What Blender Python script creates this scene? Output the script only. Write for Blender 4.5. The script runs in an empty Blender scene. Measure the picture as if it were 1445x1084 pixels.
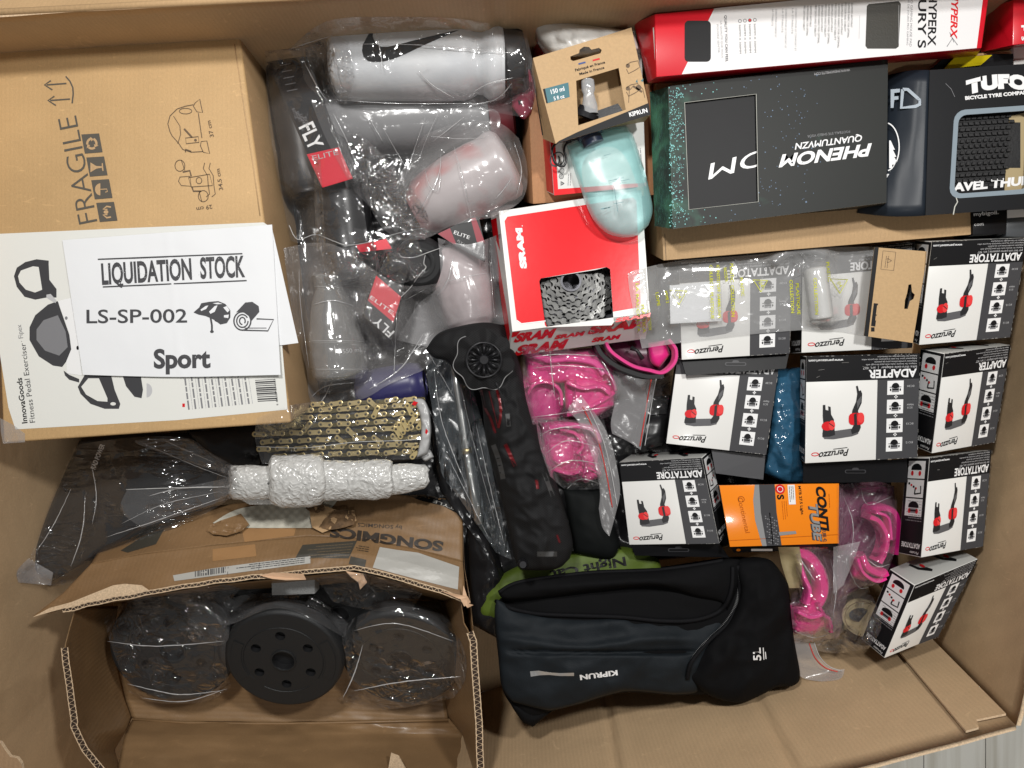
import bpy, bmesh, math, random
import numpy as np
from mathutils import Vector, Matrix
from mathutils.geometry import tessellate_polygon
from mathutils.bvhtree import BVHTree

random.seed(7); RNG = np.random.RandomState(11)
scn = bpy.context.scene
COL = scn.collection
# ---------------------------------------------------------------- camera
H = 1.08; S = 0.001; CX, CY = 722.5, 542.0
cam = bpy.data.objects.new('camera', bpy.data.cameras.new('camera'))
COL.objects.link(cam); scn.camera = cam
cam.location = (0, 0, H); cam.rotation_euler = (0, 0, 0)
cam.data.sensor_fit = 'HORIZONTAL'; cam.data.angle = 2*math.atan(CX*S/H)
cam.data.clip_start = 0.02; cam.data.clip_end = 20
# ---------------------------------------------------------------- world and lamps
wd = bpy.data.worlds.new('World'); scn.world = wd; wd.use_nodes = True
wd.node_tree.nodes['Background'].inputs[0].default_value = (1.0, 0.97, 0.93, 1)
wd.node_tree.nodes['Background'].inputs[1].default_value = 0.13
def area(name, loc, target, size, power, col=(1, .985, .96)):
    l = bpy.data.lights.new(name, 'AREA'); l.shape = 'DISK'; l.size = size; l.energy = power; l.color = col
    o = bpy.data.objects.new(name, l); COL.objects.link(o); o.location = loc
    o.rotation_euler = (Vector(target)-Vector(loc)).to_track_quat('-Z', 'Y').to_euler()
    return o
area('ceiling_and_glint_lamp', (-0.38, 0.98, 1.72), (0, 0, -.1), 0.20, 26)
area('ceiling_and_glint_lamp', (0.72, 0.72, 1.7), (0.3, 0, -.1), 0.17, 22)
area('ceiling_and_glint_lamp', (0.15, -0.75, 2.0), (0.2, 0, -.1), 0.13, 5)  # added front lamp, put in only for glints on the film
scn.view_settings.view_transform = 'Standard'; scn.view_settings.look = 'None'
scn.view_settings.exposure = 0; scn.view_settings.gamma = 1
scn.render.engine = 'CYCLES'
scn.cycles.max_bounces = 24; scn.cycles.transparent_max_bounces = 32
scn.cycles.transmission_bounces = 10; scn.cycles.diffuse_bounces = 4; scn.cycles.glossy_bounces = 4
scn.cycles.use_denoising = True; scn.cycles.caustics_reflective = False; scn.cycles.caustics_refractive = False

# ---------------------------------------------------------------- coordinates (millimetre-sized units measured off the photograph)
def W(px, py, z=0.0):
    f = S*(H-z)/H
    return Vector(((px-CX)*f, (CY-py)*f, z))
class Plane:
    def __init__(s, p, n):
        s.p = Vector(p); s.n = Vector(n).normalized()
        if s.n.dot(Vector((0, 0, H))-s.p) < 0: s.n = -s.n
    def at(s, px, py, off=0.0):
        d = Vector(((px-CX)*S/H, (CY-py)*S/H, -1)); o = Vector((0, 0, H))
        t = (s.p-o).dot(s.n)/d.dot(s.n)
        return o+d*t+s.n*off
def tilt(px, py, z, a=0.0, b=0.0):
    """plane through that point; z rises by a per metre of x and b per metre of y"""
    return Plane(W(px, py, z), (-a, -b, 1))
def plane3(a, b, c): return Plane(a, (b-a).cross(c-a))

# ---------------------------------------------------------------- noise
_perm = np.random.RandomState(5).permutation(4096)
_ang = np.random.RandomState(6).rand(4096)*2*np.pi
_gx, _gy = np.cos(_ang), np.sin(_ang)
def perlin(x, y, seed=0):
    x = np.asarray(x, float); y = np.asarray(y, float)
    xi = np.floor(x).astype(int); yi = np.floor(y).astype(int); xf = x-xi; yf = y-yi
    u = xf*xf*xf*(xf*(xf*6-15)+10); v = yf*yf*yf*(yf*(yf*6-15)+10)
    def g(i, j, dx, dy):
        h = _perm[(_perm[(i+seed*57) & 4095]+j) & 4095]
        return _gx[h]*dx+_gy[h]*dy
    a = g(xi, yi, xf, yf); b = g(xi+1, yi, xf-1, yf); c = g(xi, yi+1, xf, yf-1); d = g(xi+1, yi+1, xf-1, yf-1)
    return (a*(1-u)+b*u)*(1-v)+(c*(1-u)+d*u)*v
def fbm(x, y, o=4, seed=0):
    r = 0; a = 1
    for i in range(o): r = r+a*perlin(x, y, seed+i); x = x*2.03; y = y*2.03; a *= .5
    return r
def ridges(x, y, o=3, seed=0):
    r = 0; a = 1
    for i in range(o):
        r = r+a*(1-2.2*np.abs(perlin(x+perlin(x, y, seed+9)*.8, y, seed+i))); x = x*1.9+3; y = y*1.9+7; a *= .55
    return r

# ---------------------------------------------------------------- materials
MATS = {}
def srgb(r, g, b):
    f = lambda c: (c/255/12.92 if c/255 <= .04045 else ((c/255+.055)/1.055)**2.4)
    return (f(r), f(g), f(b))
def mat(name, col=(.5, .5, .5), rough=.5, metal=0.0, spec=.5, bump=0.0, bscale=200, var=0.0, vscale=20, coat=0.0, aniso=(1, 1, 1), trans=0.0, ior=1.45, sheen=0.0, alpha=1.0):
    if name in MATS: return MATS[name]
    m = bpy.data.materials.new(name); m.use_nodes = True; nt = m.node_tree; N = nt.nodes; L = nt.links
    b = N['Principled BSDF']
    b.inputs['Base Color'].default_value = (*col, 1); b.inputs['Roughness'].default_value = rough
    b.inputs['Metallic'].default_value = metal; b.inputs['Specular IOR Level'].default_value = spec
    b.inputs['Coat Weight'].default_value = coat; b.inputs['Coat Roughness'].default_value = .08
    b.inputs['Transmission Weight'].default_value = trans; b.inputs['IOR'].default_value = ior
    b.inputs['Sheen Weight'].default_value = sheen; b.inputs['Alpha'].default_value = alpha
    if bump or var:
        tc = N.new('ShaderNodeTexCoord'); mp = N.new('ShaderNodeMapping'); mp.inputs['Scale'].default_value = aniso
        L.new(tc.outputs['Object'], mp.inputs['Vector'])
    if var:
        n = N.new('ShaderNodeTexNoise'); n.inputs['Scale'].default_value = vscale; n.inputs['Detail'].default_value = 6
        L.new(mp.outputs[0], n.inputs['Vector'])
        r = N.new('ShaderNodeMapRange'); r.inputs['From Min'].default_value = .3; r.inputs['From Max'].default_value = .7
        r.inputs['To Min'].default_value = 1-var; r.inputs['To Max'].default_value = 1+var
        L.new(n.outputs['Fac'], r.inputs['Value'])
        h = N.new('ShaderNodeHueSaturation'); h.inputs['Color'].default_value = (*col, 1)
        L.new(r.outputs[0], h.inputs['Value']); L.new(h.outputs[0], b.inputs['Base Color'])
    if bump:
        n2 = N.new('ShaderNodeTexNoise'); n2.inputs['Scale'].default_value = bscale; n2.inputs['Detail'].default_value = 4
        L.new(mp.outputs[0], n2.inputs['Vector'])
        bp = N.new('ShaderNodeBump'); bp.inputs['Strength'].default_value = bump; bp.inputs['Distance'].default_value = .002
        L.new(n2.outputs['Fac'], bp.inputs['Height']); L.new(bp.outputs[0], b.inputs['Normal'])
    MATS[name] = m; return m
def mottle(name, c1, c2, scale=15, rough=.4, lo=.4, hi=.62):
    if name in MATS: return MATS[name]
    m = mat(name, c1, rough); N = m.node_tree.nodes; L = m.node_tree.links; tc = N.new('ShaderNodeTexCoord'); n = N.new('ShaderNodeTexNoise')
    n.inputs['Scale'].default_value = scale; n.inputs['Detail'].default_value = 2; L.new(tc.outputs['Object'], n.inputs[0])
    cr = N.new('ShaderNodeValToRGB'); cr.color_ramp.elements[0].color = (*c1, 1); cr.color_ramp.elements[1].color = (*c2, 1)
    cr.color_ramp.elements[0].position = lo; cr.color_ramp.elements[1].position = hi; L.new(n.outputs['Fac'], cr.inputs[0]); L.new(cr.outputs[0], N['Principled BSDF'].inputs['Base Color'])
    return m
def cardboard(name, col, direction=0.0, lines=.25, pitch=.0065, rough=.62, blot=.10, coat=0.0, dent=.35):
    """kraft board: fine fibre, faint flute lines, blotches and shallow dents"""
    if name in MATS: return MATS[name]
    m = bpy.data.materials.new(name); m.use_nodes = True; nt = m.node_tree; N = nt.nodes; L = nt.links
    b = N['Principled BSDF']; b.inputs['Roughness'].default_value = rough; b.inputs['Coat Weight'].default_value = coat
    b.inputs['Specular IOR Level'].default_value = .3; b.inputs['Coat Roughness'].default_value = .2
    tc = N.new('ShaderNodeTexCoord')
    def noise(scale, detail, sc=(1, 1, 1), dist=0):
        mp = N.new('ShaderNodeMapping'); mp.inputs['Scale'].default_value = sc; mp.inputs['Rotation'].default_value = (0, 0, direction)
        L.new(tc.outputs['Object'], mp.inputs['Vector'])
        n = N.new('ShaderNodeTexNoise'); n.inputs['Scale'].default_value = scale; n.inputs['Detail'].default_value = detail
        n.inputs['Distortion'].default_value = dist
        L.new(mp.outputs[0], n.inputs['Vector']); return n.outputs['Fac']
    def mth(op, a, bb):
        x = N.new('ShaderNodeMath'); x.operation = op
        for i, v in enumerate((a, bb)):
            if isinstance(v, (int, float)): x.inputs[i].default_value = v
            else: L.new(v, x.inputs[i])
        return x.outputs[0]
    fib = noise(900, 3, (1, .25, 1)); blo = noise(6, 5); spk = noise(420, 2)
    v = mth('ADD', mth('MULTIPLY', mth('SUBTRACT', fib, .5), .28), mth('MULTIPLY', mth('SUBTRACT', blo, .5), blot*4))
    v = mth('ADD', v, mth('MULTIPLY', mth('SUBTRACT', spk, .5), .18)); v = mth('ADD', v, 1.0)
    h = N.new('ShaderNodeHueSaturation'); h.inputs['Color'].default_value = (*col, 1)
    L.new(v, h.inputs['Value']); L.new(h.outputs[0], b.inputs['Base Color'])
    mp = N.new('ShaderNodeMapping'); mp.inputs['Rotation'].default_value = (0, 0, direction)
    L.new(tc.outputs['Object'], mp.inputs['Vector'])
    wv = N.new('ShaderNodeTexWave'); wv.inputs['Scale'].default_value = .314/pitch; wv.inputs['Distortion'].default_value = .8
    wv.inputs['Detail Scale'].default_value = 3
    L.new(mp.outputs[0], wv.inputs['Vector'])
    v = mth('ADD', v, mth('MULTIPLY', mth('SUBTRACT', wv.outputs['Fac'], .5), .02+lines*.05)); sc3 = noise(34, 7, (1, 3.5, 1), 1.5)
    st = N.new('ShaderNodeMapRange'); st.inputs['From Min'].default_value = .64; st.inputs['From Max'].default_value = .72; st.inputs['To Max'].default_value = .16; L.new(sc3, st.inputs['Value'])
    v = mth('ADD', v, st.outputs[0]); L.new(v, h.inputs['Value'])
    hh = mth('ADD', mth('MULTIPLY', wv.outputs['Fac'], lines*.25), mth('MULTIPLY', fib, .12))
    hh = mth('ADD', hh, mth('MULTIPLY', noise(9, 3, (1, 1, 1), .6), dent*3))
    bp = N.new('ShaderNodeBump'); bp.inputs['Strength'].default_value = .5; bp.inputs['Distance'].default_value = .002
    L.new(hh, bp.inputs['Height']); L.new(bp.outputs[0], b.inputs['Normal'])
    MATS[name] = m; return m
def film(name, milk=.06, tint=(.99, .99, .99), milkcol=(.8, .8, .82), crease=1.0, scale=70, rough=.09, gloss=.16, stretch=(1, 1, 1), rot=0.0):
    """thin clear plastic: see-through sheet with a glossy face, creases and a little milkiness"""
    if name in MATS: return MATS[name]
    m = bpy.data.materials.new(name); m.use_nodes = True; nt = m.node_tree; N = nt.nodes; L = nt.links
    for n in list(N):
        if n.type != 'OUTPUT_MATERIAL': N.remove(n)
    out = [n for n in N if n.type == 'OUTPUT_MATERIAL'][0]
    tc = N.new('ShaderNodeTexCoord'); mp = N.new('ShaderNodeMapping'); mp.inputs['Scale'].default_value = stretch
    mp.inputs['Rotation'].default_value = (0, 0, rot)
    L.new(tc.outputs['Object'], mp.inputs['Vector'])
    wn = N.new('ShaderNodeTexNoise'); wn.inputs['Scale'].default_value = scale*.5; wn.inputs['Detail'].default_value = 2
    L.new(mp.outputs[0], wn.inputs['Vector'])
    mx = N.new('ShaderNodeVectorMath'); mx.operation = 'MULTIPLY_ADD'; mx.inputs[1].default_value = (.02, .02, .02)
    L.new(wn.outputs['Color'], mx.inputs[0]); L.new(mp.outputs[0], mx.inputs[2])
    hs = []
    for sc_, k_ in ((scale*.4, 2.2), (scale*1.1, .8)):          # flat facets, each tipped its own way
        v1 = N.new('ShaderNodeTexVoronoi'); v1.feature = 'F1'; v1.inputs['Scale'].default_value = sc_; L.new(mx.outputs[0], v1.inputs['Vector'])
        ps = N.new('ShaderNodeVectorMath'); ps.operation = 'SCALE'; ps.inputs['Scale'].default_value = 1.0; L.new(mx.outputs[0], ps.inputs[0])
        df_ = N.new('ShaderNodeVectorMath'); df_.operation = 'SUBTRACT'; L.new(ps.outputs[0], df_.inputs[0]); L.new(v1.outputs['Position'], df_.inputs[1])
        rc = N.new('ShaderNodeVectorMath'); rc.operation = 'SUBTRACT'; rc.inputs[1].default_value = (.5, .5, .5); L.new(v1.outputs['Color'], rc.inputs[0])
        dt = N.new('ShaderNodeVectorMath'); dt.operation = 'DOT_PRODUCT'; L.new(df_.outputs[0], dt.inputs[0]); L.new(rc.outputs[0], dt.inputs[1])
        ms = N.new('ShaderNodeMath'); ms.operation = 'MULTIPLY'; ms.inputs[1].default_value = sc_*k_*1.9; L.new(dt.outputs['Value'], ms.inputs[0]); hs.append(ms.outputs[0])
    for sc_, k_ in ((scale*.8, 2.7), (scale*.3, 5.5)):         # sharp creases
        n_ = N.new('ShaderNodeTexNoise'); n_.inputs['Scale'].default_value = sc_; n_.inputs['Detail'].default_value = 1.5; n_.inputs['Distortion'].default_value = 1.2; L.new(mp.outputs[0], n_.inputs['Vector'])
        sb = N.new('ShaderNodeMath'); sb.operation = 'SUBTRACT'; sb.inputs[1].default_value = .5; L.new(n_.outputs['Fac'], sb.inputs[0])
        ab = N.new('ShaderNodeMath'); ab.operation = 'ABSOLUTE'; L.new(sb.outputs[0], ab.inputs[0])
        ms = N.new('ShaderNodeMath'); ms.operation = 'MULTIPLY'; ms.inputs[1].default_value = -k_; L.new(ab.outputs[0], ms.inputs[0]); hs.append(ms.outputs[0])
    ad = None
    for h_ in hs:
        if ad is None: ad_out = h_; ad = True; continue
        q_ = N.new('ShaderNodeMath'); q_.operation = 'ADD'; L.new(ad_out, q_.inputs[0]); L.new(h_, q_.inputs[1]); ad_out = q_.outputs[0]
    # crumpled only in places, smooth in others
    pn = N.new('ShaderNodeTexNoise'); pn.inputs['Scale'].default_value = 14; L.new(tc.outputs['Object'], pn.inputs['Vector'])
    pr = N.new('ShaderNodeMapRange'); pr.inputs['From Min'].default_value = .46; pr.inputs['From Max'].default_value = .60
    pr.inputs['To Min'].default_value = .05; L.new(pn.outputs['Fac'], pr.inputs['Value'])
    ml = N.new('ShaderNodeMath'); ml.operation = 'MULTIPLY'; L.new(ad_out, ml.inputs[0]); L.new(pr.outputs[0], ml.inputs[1])
    bp = N.new('ShaderNodeBump'); bp.inputs['Strength'].default_value = min(1, .75*crease); bp.inputs['Distance'].default_value = .0075*crease
    L.new(ml.outputs[0], bp.inputs['Height'])
    tr = N.new('ShaderNodeBsdfTransparent'); tr.inputs[0].default_value = (*tint, 1)
    gl = N.new('ShaderNodeBsdfGlossy'); gl.inputs['Roughness'].default_value = rough; gl.inputs[0].default_value = (1, 1, 1, 1)
    df = N.new('ShaderNodeBsdfDiffuse'); df.inputs[0].default_value = (*milkcol, 1)
    L.new(bp.outputs[0], gl.inputs['Normal']); L.new(bp.outputs[0], df.inputs['Normal'])
    lw = N.new('ShaderNodeLayerWeight'); lw.inputs['Blend'].default_value = .5
    mr = N.new('ShaderNodeMapRange'); mr.inputs['To Min'].default_value = milk; mr.inputs['To Max'].default_value = min(1, milk*2.2+.10)
    pw = N.new('ShaderNodeMath'); pw.operation = 'POWER'; pw.inputs[1].default_value = 2.0
    L.new(lw.outputs['Facing'], pw.inputs[0]); L.new(pw.outputs[0], mr.inputs['Value'])
    m1 = N.new('ShaderNodeMixShader'); L.new(mr.outputs[0], m1.inputs[0]); L.new(tr.outputs[0], m1.inputs[1]); L.new(df.outputs[0], m1.inputs[2])
    lf0 = N.new('ShaderNodeLayerWeight'); lf0.inputs['Blend'].default_value = .5; L.new(bp.outputs[0], lf0.inputs['Normal'])
    lf = N.new('ShaderNodeMath'); lf.operation = 'POWER'; lf.inputs[1].default_value = 3.5; L.new(lf0.outputs['Facing'], lf.inputs[0])
    gm = N.new('ShaderNodeMath'); gm.operation = 'MULTIPLY_ADD'; gm.inputs[1].default_value = .7; gm.inputs[2].default_value = .045+max(0, gloss-.08)*.6; gm.use_clamp = True
    L.new(lf.outputs[0], gm.inputs[0])
    m2 = N.new('ShaderNodeMixShader'); L.new(gm.outputs[0], m2.inputs[0]); L.new(m1.outputs[0], m2.inputs[1]); L.new(gl.outputs[0], m2.inputs[2])
    L.new(m2.outputs[0], out.inputs['Surface'])
    MATS[name] = m; return m

# ---------------------------------------------------------------- things and parts
def thing(name, label, cat, loc=(0, 0, 0), group=None):
    o = bpy.data.objects.new(name, None); COL.objects.link(o); o.location = loc
    o.empty_display_size = .02
    o['label'] = label; o['category'] = cat
    if group: o['group'] = group
    return o
def tag(o, label, cat, group=None):
    o['label'] = label; o['category'] = cat
    if group: o['group'] = group
    return o
SOLID = {}      # object -> (verts, faces) for laying film and cloth over
def mesh(name, verts, faces, mats, parent=None, midx=None, smooth=False, solid=True, label=None, kind=None):
    me = bpy.data.meshes.new(name); me.from_pydata([tuple(v) for v in verts], [], [tuple(f) for f in faces])
    if not isinstance(mats, (list, tuple)): mats = [mats]
    for m in mats: me.materials.append(m)
    if midx is not None: me.polygons.foreach_set('material_index', list(midx))
    if smooth is True: me.polygons.foreach_set('use_smooth', [True]*len(me.polygons))
    me.update()
    o = bpy.data.objects.new(name, me); COL.objects.link(o)
    if parent is not None:
        o.parent = parent
        if parent.type == 'EMPTY': o.matrix_parent_inverse = Matrix.Translation(total_loc(parent)).inverted()
    if smooth == 'auto': auto_smooth(o)
    if solid: SOLID[o] = True
    if label: o['label'] = label
    if kind: o['kind'] = kind
    return o
def total_loc(o):
    v = Vector((0, 0, 0))
    while o is not None:
        if o.type == 'EMPTY': v = Vector(o.location)
        o = o.parent
    return v
def auto_smooth(o, ang=40):
    me = o.data; bm = bmesh.new(); bm.from_mesh(me)
    for f in bm.faces: f.smooth = True
    for e in bm.edges:
        if len(e.link_faces) == 2 and e.calc_face_angle(0) > math.radians(ang): e.smooth = False
    bm.to_mesh(me); bm.free()
def tree_of(objs):
    V = []; F = []
    for o in objs:
        b = len(V); V += [v.co.copy() for v in o.data.vertices]; F += [tuple(b+i for i in p.vertices) for p in o.data.polygons]
    return BVHTree.FromPolygons(V, F) if F else None
def bm_mesh(name, bm, mats, parent=None, smooth='auto', **k):
    V = [v.co.copy() for v in bm.verts]; bm.verts.index_update()
    F = [[v.index for v in f.verts] for f in bm.faces]; mi = [f.material_index for f in bm.faces]; bm.free()
    return mesh(name, V, F, mats, parent, mi, smooth, **k)

# ---------------------------------------------------------------- boxes
def hexa(corners_top, E, bevel=.0008, seg=2, mats_idx=(0, 1, 1, 1, 1, 1), open_top=False):
    """closed box: four top corners (TL TR BR BL) and the vector down to its underside"""
    bm = bmesh.new(); E4 = E if isinstance(E, (list, tuple)) else [E]*4
    T = [bm.verts.new(c) for c in corners_top]; B = [bm.verts.new(Vector(c)+e) for c, e in zip(corners_top, E4)]
    fs = [] if open_top else [bm.faces.new(T)]
    fs.append(bm.faces.new(B[::-1]))
    for i in range(4):
        j = (i+1) % 4; fs.append(bm.faces.new((T[i], B[i], B[j], T[j])))
    order = [mats_idx[0], mats_idx[5], *mats_idx[1:5]]       # top, then sides: top edge, right, bottom, left
    for f, k in zip(fs, order[1:] if open_top else order): f.material_index = k
    bmesh.ops.recalc_face_normals(bm, faces=bm.faces)
    if bevel: bmesh.ops.bevel(bm, geom=list(bm.edges), offset=bevel, segments=seg, affect='EDGES', profile=.5)
    return bm
class Box:
    """a carton seen from above: quad of its face in the photo, the plane of that face, how it goes down"""
    def __init__(s, quad, pl, depth, rear=None, k=3):
        s.quad = quad; s.pl = pl; s.c = [pl.at(*q) for q in quad]
        if rear and isinstance(rear[0], (tuple, list)): s.E = [W(r[0], r[1], c.z-depth)-c for r, c in zip(rear, s.c)]
        elif rear: s.E = W(rear[0], rear[1], s.c[k].z-depth)-s.c[k]
        else: s.E = -pl.n*depth
    def body(s, name, mats, parent, bevel=.0008, mats_idx=(0, 1, 1, 1, 1, 1), **k):
        return bm_mesh(name, hexa(s.c, s.E, bevel, 2, mats_idx), mats, parent, **k)
    def e(s, i): return s.E[i] if isinstance(s.E, list) else s.E
    def side(s, i):          # 0 top edge, 1 right, 2 bottom, 3 left
        return plane3(s.c[i], s.c[(i+1) % 4], s.c[i]+s.e(i))
    def side_c(s, i):        # that side as a quad of points: along the edge, then down
        j = (i+1) % 4
        return s.c[i], s.c[j], s.c[j]+s.e(j), s.c[i]+s.e(i)
    def base(s): return sum((c+s.e(i) for i, c in enumerate(s.c)), Vector())/4
    def windowed(s, parent, mats, holes, th=.0012, mats_idx=(0, 1, 1, 1, 1, 1), inner=None):
        """front panel with real openings on an open tray"""
        bm_mesh('carton_body', hexa([c-s.pl.n*th for c in s.c], [s.e(i)+s.pl.n*th for i in range(4)], 0, 1, mats_idx, open_top=True), mats, parent)
        return holed('front_panel', s.c, [[s.pl.at(*p) for p in h] for h in holes], th, [mats[0], inner or mats[0]], parent, s.pl.n)
def holed(name, outer, holes, th, mats, parent=None, n=None, **k):
    loops = [[Vector(p) for p in outer]]+[[Vector(p) for p in h] for h in holes]
    flat = [p for l in loops for p in l]
    if n is None: n = (loops[0][1]-loops[0][0]).cross(loops[0][2]-loops[0][0]).normalized(); n = n if n.z > 0 else -n
    t = tessellate_polygon(loops); q = len(flat)
    V = flat+[p-n*th for p in flat]; F = [tuple(f) for f in t]+[tuple(q+i for i in f[::-1]) for f in t]; MI = [0]*len(t)+[1]*len(t)
    b = 0
    for l in loops:
        for i in range(len(l)):
            j = (i+1) % len(l); F.append((b+i, b+j, q+b+j, q+b+i)); MI.append(1)
        b += len(l)
    mats = mats if isinstance(mats, (list, tuple)) else [mats, mats]
    return mesh(name, V, F, mats, parent, MI, False, **k)

# ---------------------------------------------------------------- print on faces
_txt = {}
def glyphs(t, bold=0.0, res=3):
    key = (t, bold, res)
    if key in _txt: return _txt[key]
    cu = bpy.data.curves.new('lettering', 'FONT'); cu.body = t; cu.resolution_u = res; cu.offset = bold; cu.size = 1
    o = bpy.data.objects.new('lettering', cu); me = o.to_mesh()
    V = np.array([v.co[:2] for v in me.vertices]) if len(me.vertices) else np.zeros((0, 2))
    F = [tuple(p.vertices) for p in me.polygons]
    o.to_mesh_clear(); bpy.data.objects.remove(o); bpy.data.curves.remove(cu)
    _txt[key] = (V, F); return V, F
CAP = None
class Art:
    """flat print laid on a face; every shape is a thin polygon just proud of the board"""
    def __init__(s, pl=None, quad=None, w=1, h=1, c3=None, step=.00022):
        s.pl = pl; s.q = quad; s.w = w; s.h = h; s.c3 = c3; s.V = []; s.F = []; s.M = []; s.mats = []; s.n = 0; s.step = step
        if c3: s.pn = plane3(c3[0], c3[1], c3[2]).n
    def pt(s, u, v, off):
        if s.c3:
            a, b, c, d = s.c3; u /= s.w; v /= s.h
            return (a*(1-u)+b*u)*(1-v)+(d*(1-u)+c*u)*v+s.pn*off
        if s.q:
            a, b, c, d = s.q; u /= s.w; v /= s.h
            x = (a[0]*(1-u)+b[0]*u)*(1-v)+(d[0]*(1-u)+c[0]*u)*v
            y = (a[1]*(1-u)+b[1]*u)*(1-v)+(d[1]*(1-u)+c[1]*u)*v
            return s.pl.at(x, y, off)
        return s.pl.at(u, v, off)
    def _add(s, pts, faces, m, layer):
        if m not in s.mats: s.mats.append(m)
        mi = s.mats.index(m); b = len(s.V); off = .0003+s.step*layer
        s.V += [s.pt(x, y, off) for x, y in pts]
        for f in faces: s.F.append([b+i for i in f]); s.M.append(mi)
        return s
    def poly(s, pts, m, layer=0):
        t = tessellate_polygon([[Vector((x, y, 0)) for x, y in pts]])
        return s._add(pts, t, m, layer)
    def rect(s, x, y, w, h, m, layer=0, ang=0.0):
        c, sn = math.cos(ang), math.sin(ang)
        return s._add([(x+a*c-b*sn, y+a*sn+b*c) for a, b in ((0, 0), (w, 0), (w, h), (0, h))], [(0, 1, 2, 3)], m, layer)
    def rrect(s, x, y, w, h, r, m, layer=0):
        P = []
        for cx, cy, a0 in ((x+w-r, y+r, -90), (x+w-r, y+h-r, 0), (x+r, y+h-r, 90), (x+r, y+r, 180)):
            P += [(cx+r*math.cos(math.radians(a0+k*22.5)), cy+r*math.sin(math.radians(a0+k*22.5))) for k in range(5)]
        return s.poly(P, m, layer)
    def line(s, pts, w, m, layer=0, closed=False):
        P = [Vector(p) for p in pts]
        if closed: P.append(P[0])
        L_, R_ = [], []
        for i, p in enumerate(P):
            d = (P[min(i+1, len(P)-1)]-P[max(i-1, 0)])
            if closed and i in (0, len(P)-1): d = P[1]-P[-2]
            d = d.normalized() if d.length else Vector((1, 0)); n = Vector((-d.y, d.x))*w/2
            L_.append(p+n); R_.append(p-n)
        k = len(P)
        return s._add([tuple(v) for v in L_+R_], [(i, i+1, k+i+1, k+i) for i in range(k-1)], m, layer)
    def disc(s, x, y, rx, ry, m, layer=0, n=20, a0=0, a1=360):
        P = [(x+rx*math.cos(math.radians(a0+(a1-a0)*k/n)), y+ry*math.sin(math.radians(a0+(a1-a0)*k/n))) for k in range(n+(a1-a0 < 360))]
        return s.poly(P, m, layer)
    def ring(s, x, y, rx, ry, w, m, layer=0, n=24, a0=0, a1=360):
        P = [(x+rx*math.cos(math.radians(a0+(a1-a0)*k/n)), y+ry*math.sin(math.radians(a0+(a1-a0)*k/n))) for k in range(n+1)]
        return s.line(P, w, m, layer)
    def text(s, t, a, b, h, m, layer=0, bold=0.0, shear=0.0, mono=False, arch=0.0):
        """from a to b along the baseline, h = height of capitals; shape is fitted to that width"""
        global CAP
        if CAP is None: CAP = float(glyphs('H')[0][:, 1].max())
        V, F = glyphs(t, bold, 2 if h < 6 else 4)
        if not len(V): return s
        a = Vector(a); b = Vector(b); L_ = (b-a).length; d = (b-a)/L_; up = Vector((d.y, -d.x))
        x0, x1 = V[:, 0].min(), V[:, 0].max(); sx = L_/(x1-x0); sy = h/CAP
        P = []
        for x, y in V:
            r = (x-x0)/(x1-x0); P.append(tuple(a+d*((x-x0)*sx+y*sy*shear)+up*(y*sy+arch*4*r*(1-r))))
        return s._add(P, F, m, layer)
    def para(s, a, b, n, gap, h, m, layer=0, seed=0, ragged=.25):
        """n lines of fine print"""
        rr = random.Random(seed); a = Vector(a); b = Vector(b); d = (b-a).normalized(); dn = -Vector((d.y, -d.x))
        for i in range(n):
            e = (b-a).length*(1-ragged*rr.random()); x = 0; o = a+dn*gap*i
            while x < e:
                wl = h*rr.uniform(1.2, 5); wl = min(wl, e-x)
                p, q = o+d*x, o+d*(x+wl); u = -dn*h
                s._add([tuple(p), tuple(q), tuple(q+u*.72), tuple(p+u*.72)], [(0, 1, 2, 3)], m, layer); x += wl+h*.55
        return s
    def done(s, parent, name='print', **k):
        if not s.F: return None
        return mesh(name, s.V, s.F, s.mats, parent, s.M, False, solid=False, **k)

class Wrap(Art):
    """print that follows curved or folded surfaces below it"""
    def __init__(s, objs, fallback, **k):
        super().__init__(**k); s.t = tree_of(objs); s.fb = fallback; s.step = .0002
    def pt(s, x, y, off):
        o = Vector((0, 0, H)); d = Vector(((x-CX)*S/H, (CY-y)*S/H, -1)).normalized(); r = s.t.ray_cast(o, d)
        z = r[0].z if r[0] is not None else s.fb
        return W(x, y, z+off+.0002)
    def big(s, pts, m, layer=0, cell=4.0):
        """large shape cut into a fine mesh first so that it can bend"""
        bm = bmesh.new(); vs = [bm.verts.new((x, y, 0)) for x, y in pts]
        for f in tessellate_polygon([[Vector((x, y, 0)) for x, y in pts]]):
            try: bm.faces.new([vs[i] for i in f])
            except ValueError: pass
        for _ in range(7):
            es = [e for e in bm.edges if e.calc_length() > cell]
            if not es: break
            bmesh.ops.subdivide_edges(bm, edges=es, cuts=1); bmesh.ops.triangulate(bm, faces=bm.faces)
        bm.verts.index_update(); P = [(v.co.x, v.co.y) for v in bm.verts]; F = [[v.index for v in f.verts] for f in bm.faces]; bm.free()
        return s._add(P, F, m, layer)
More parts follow.
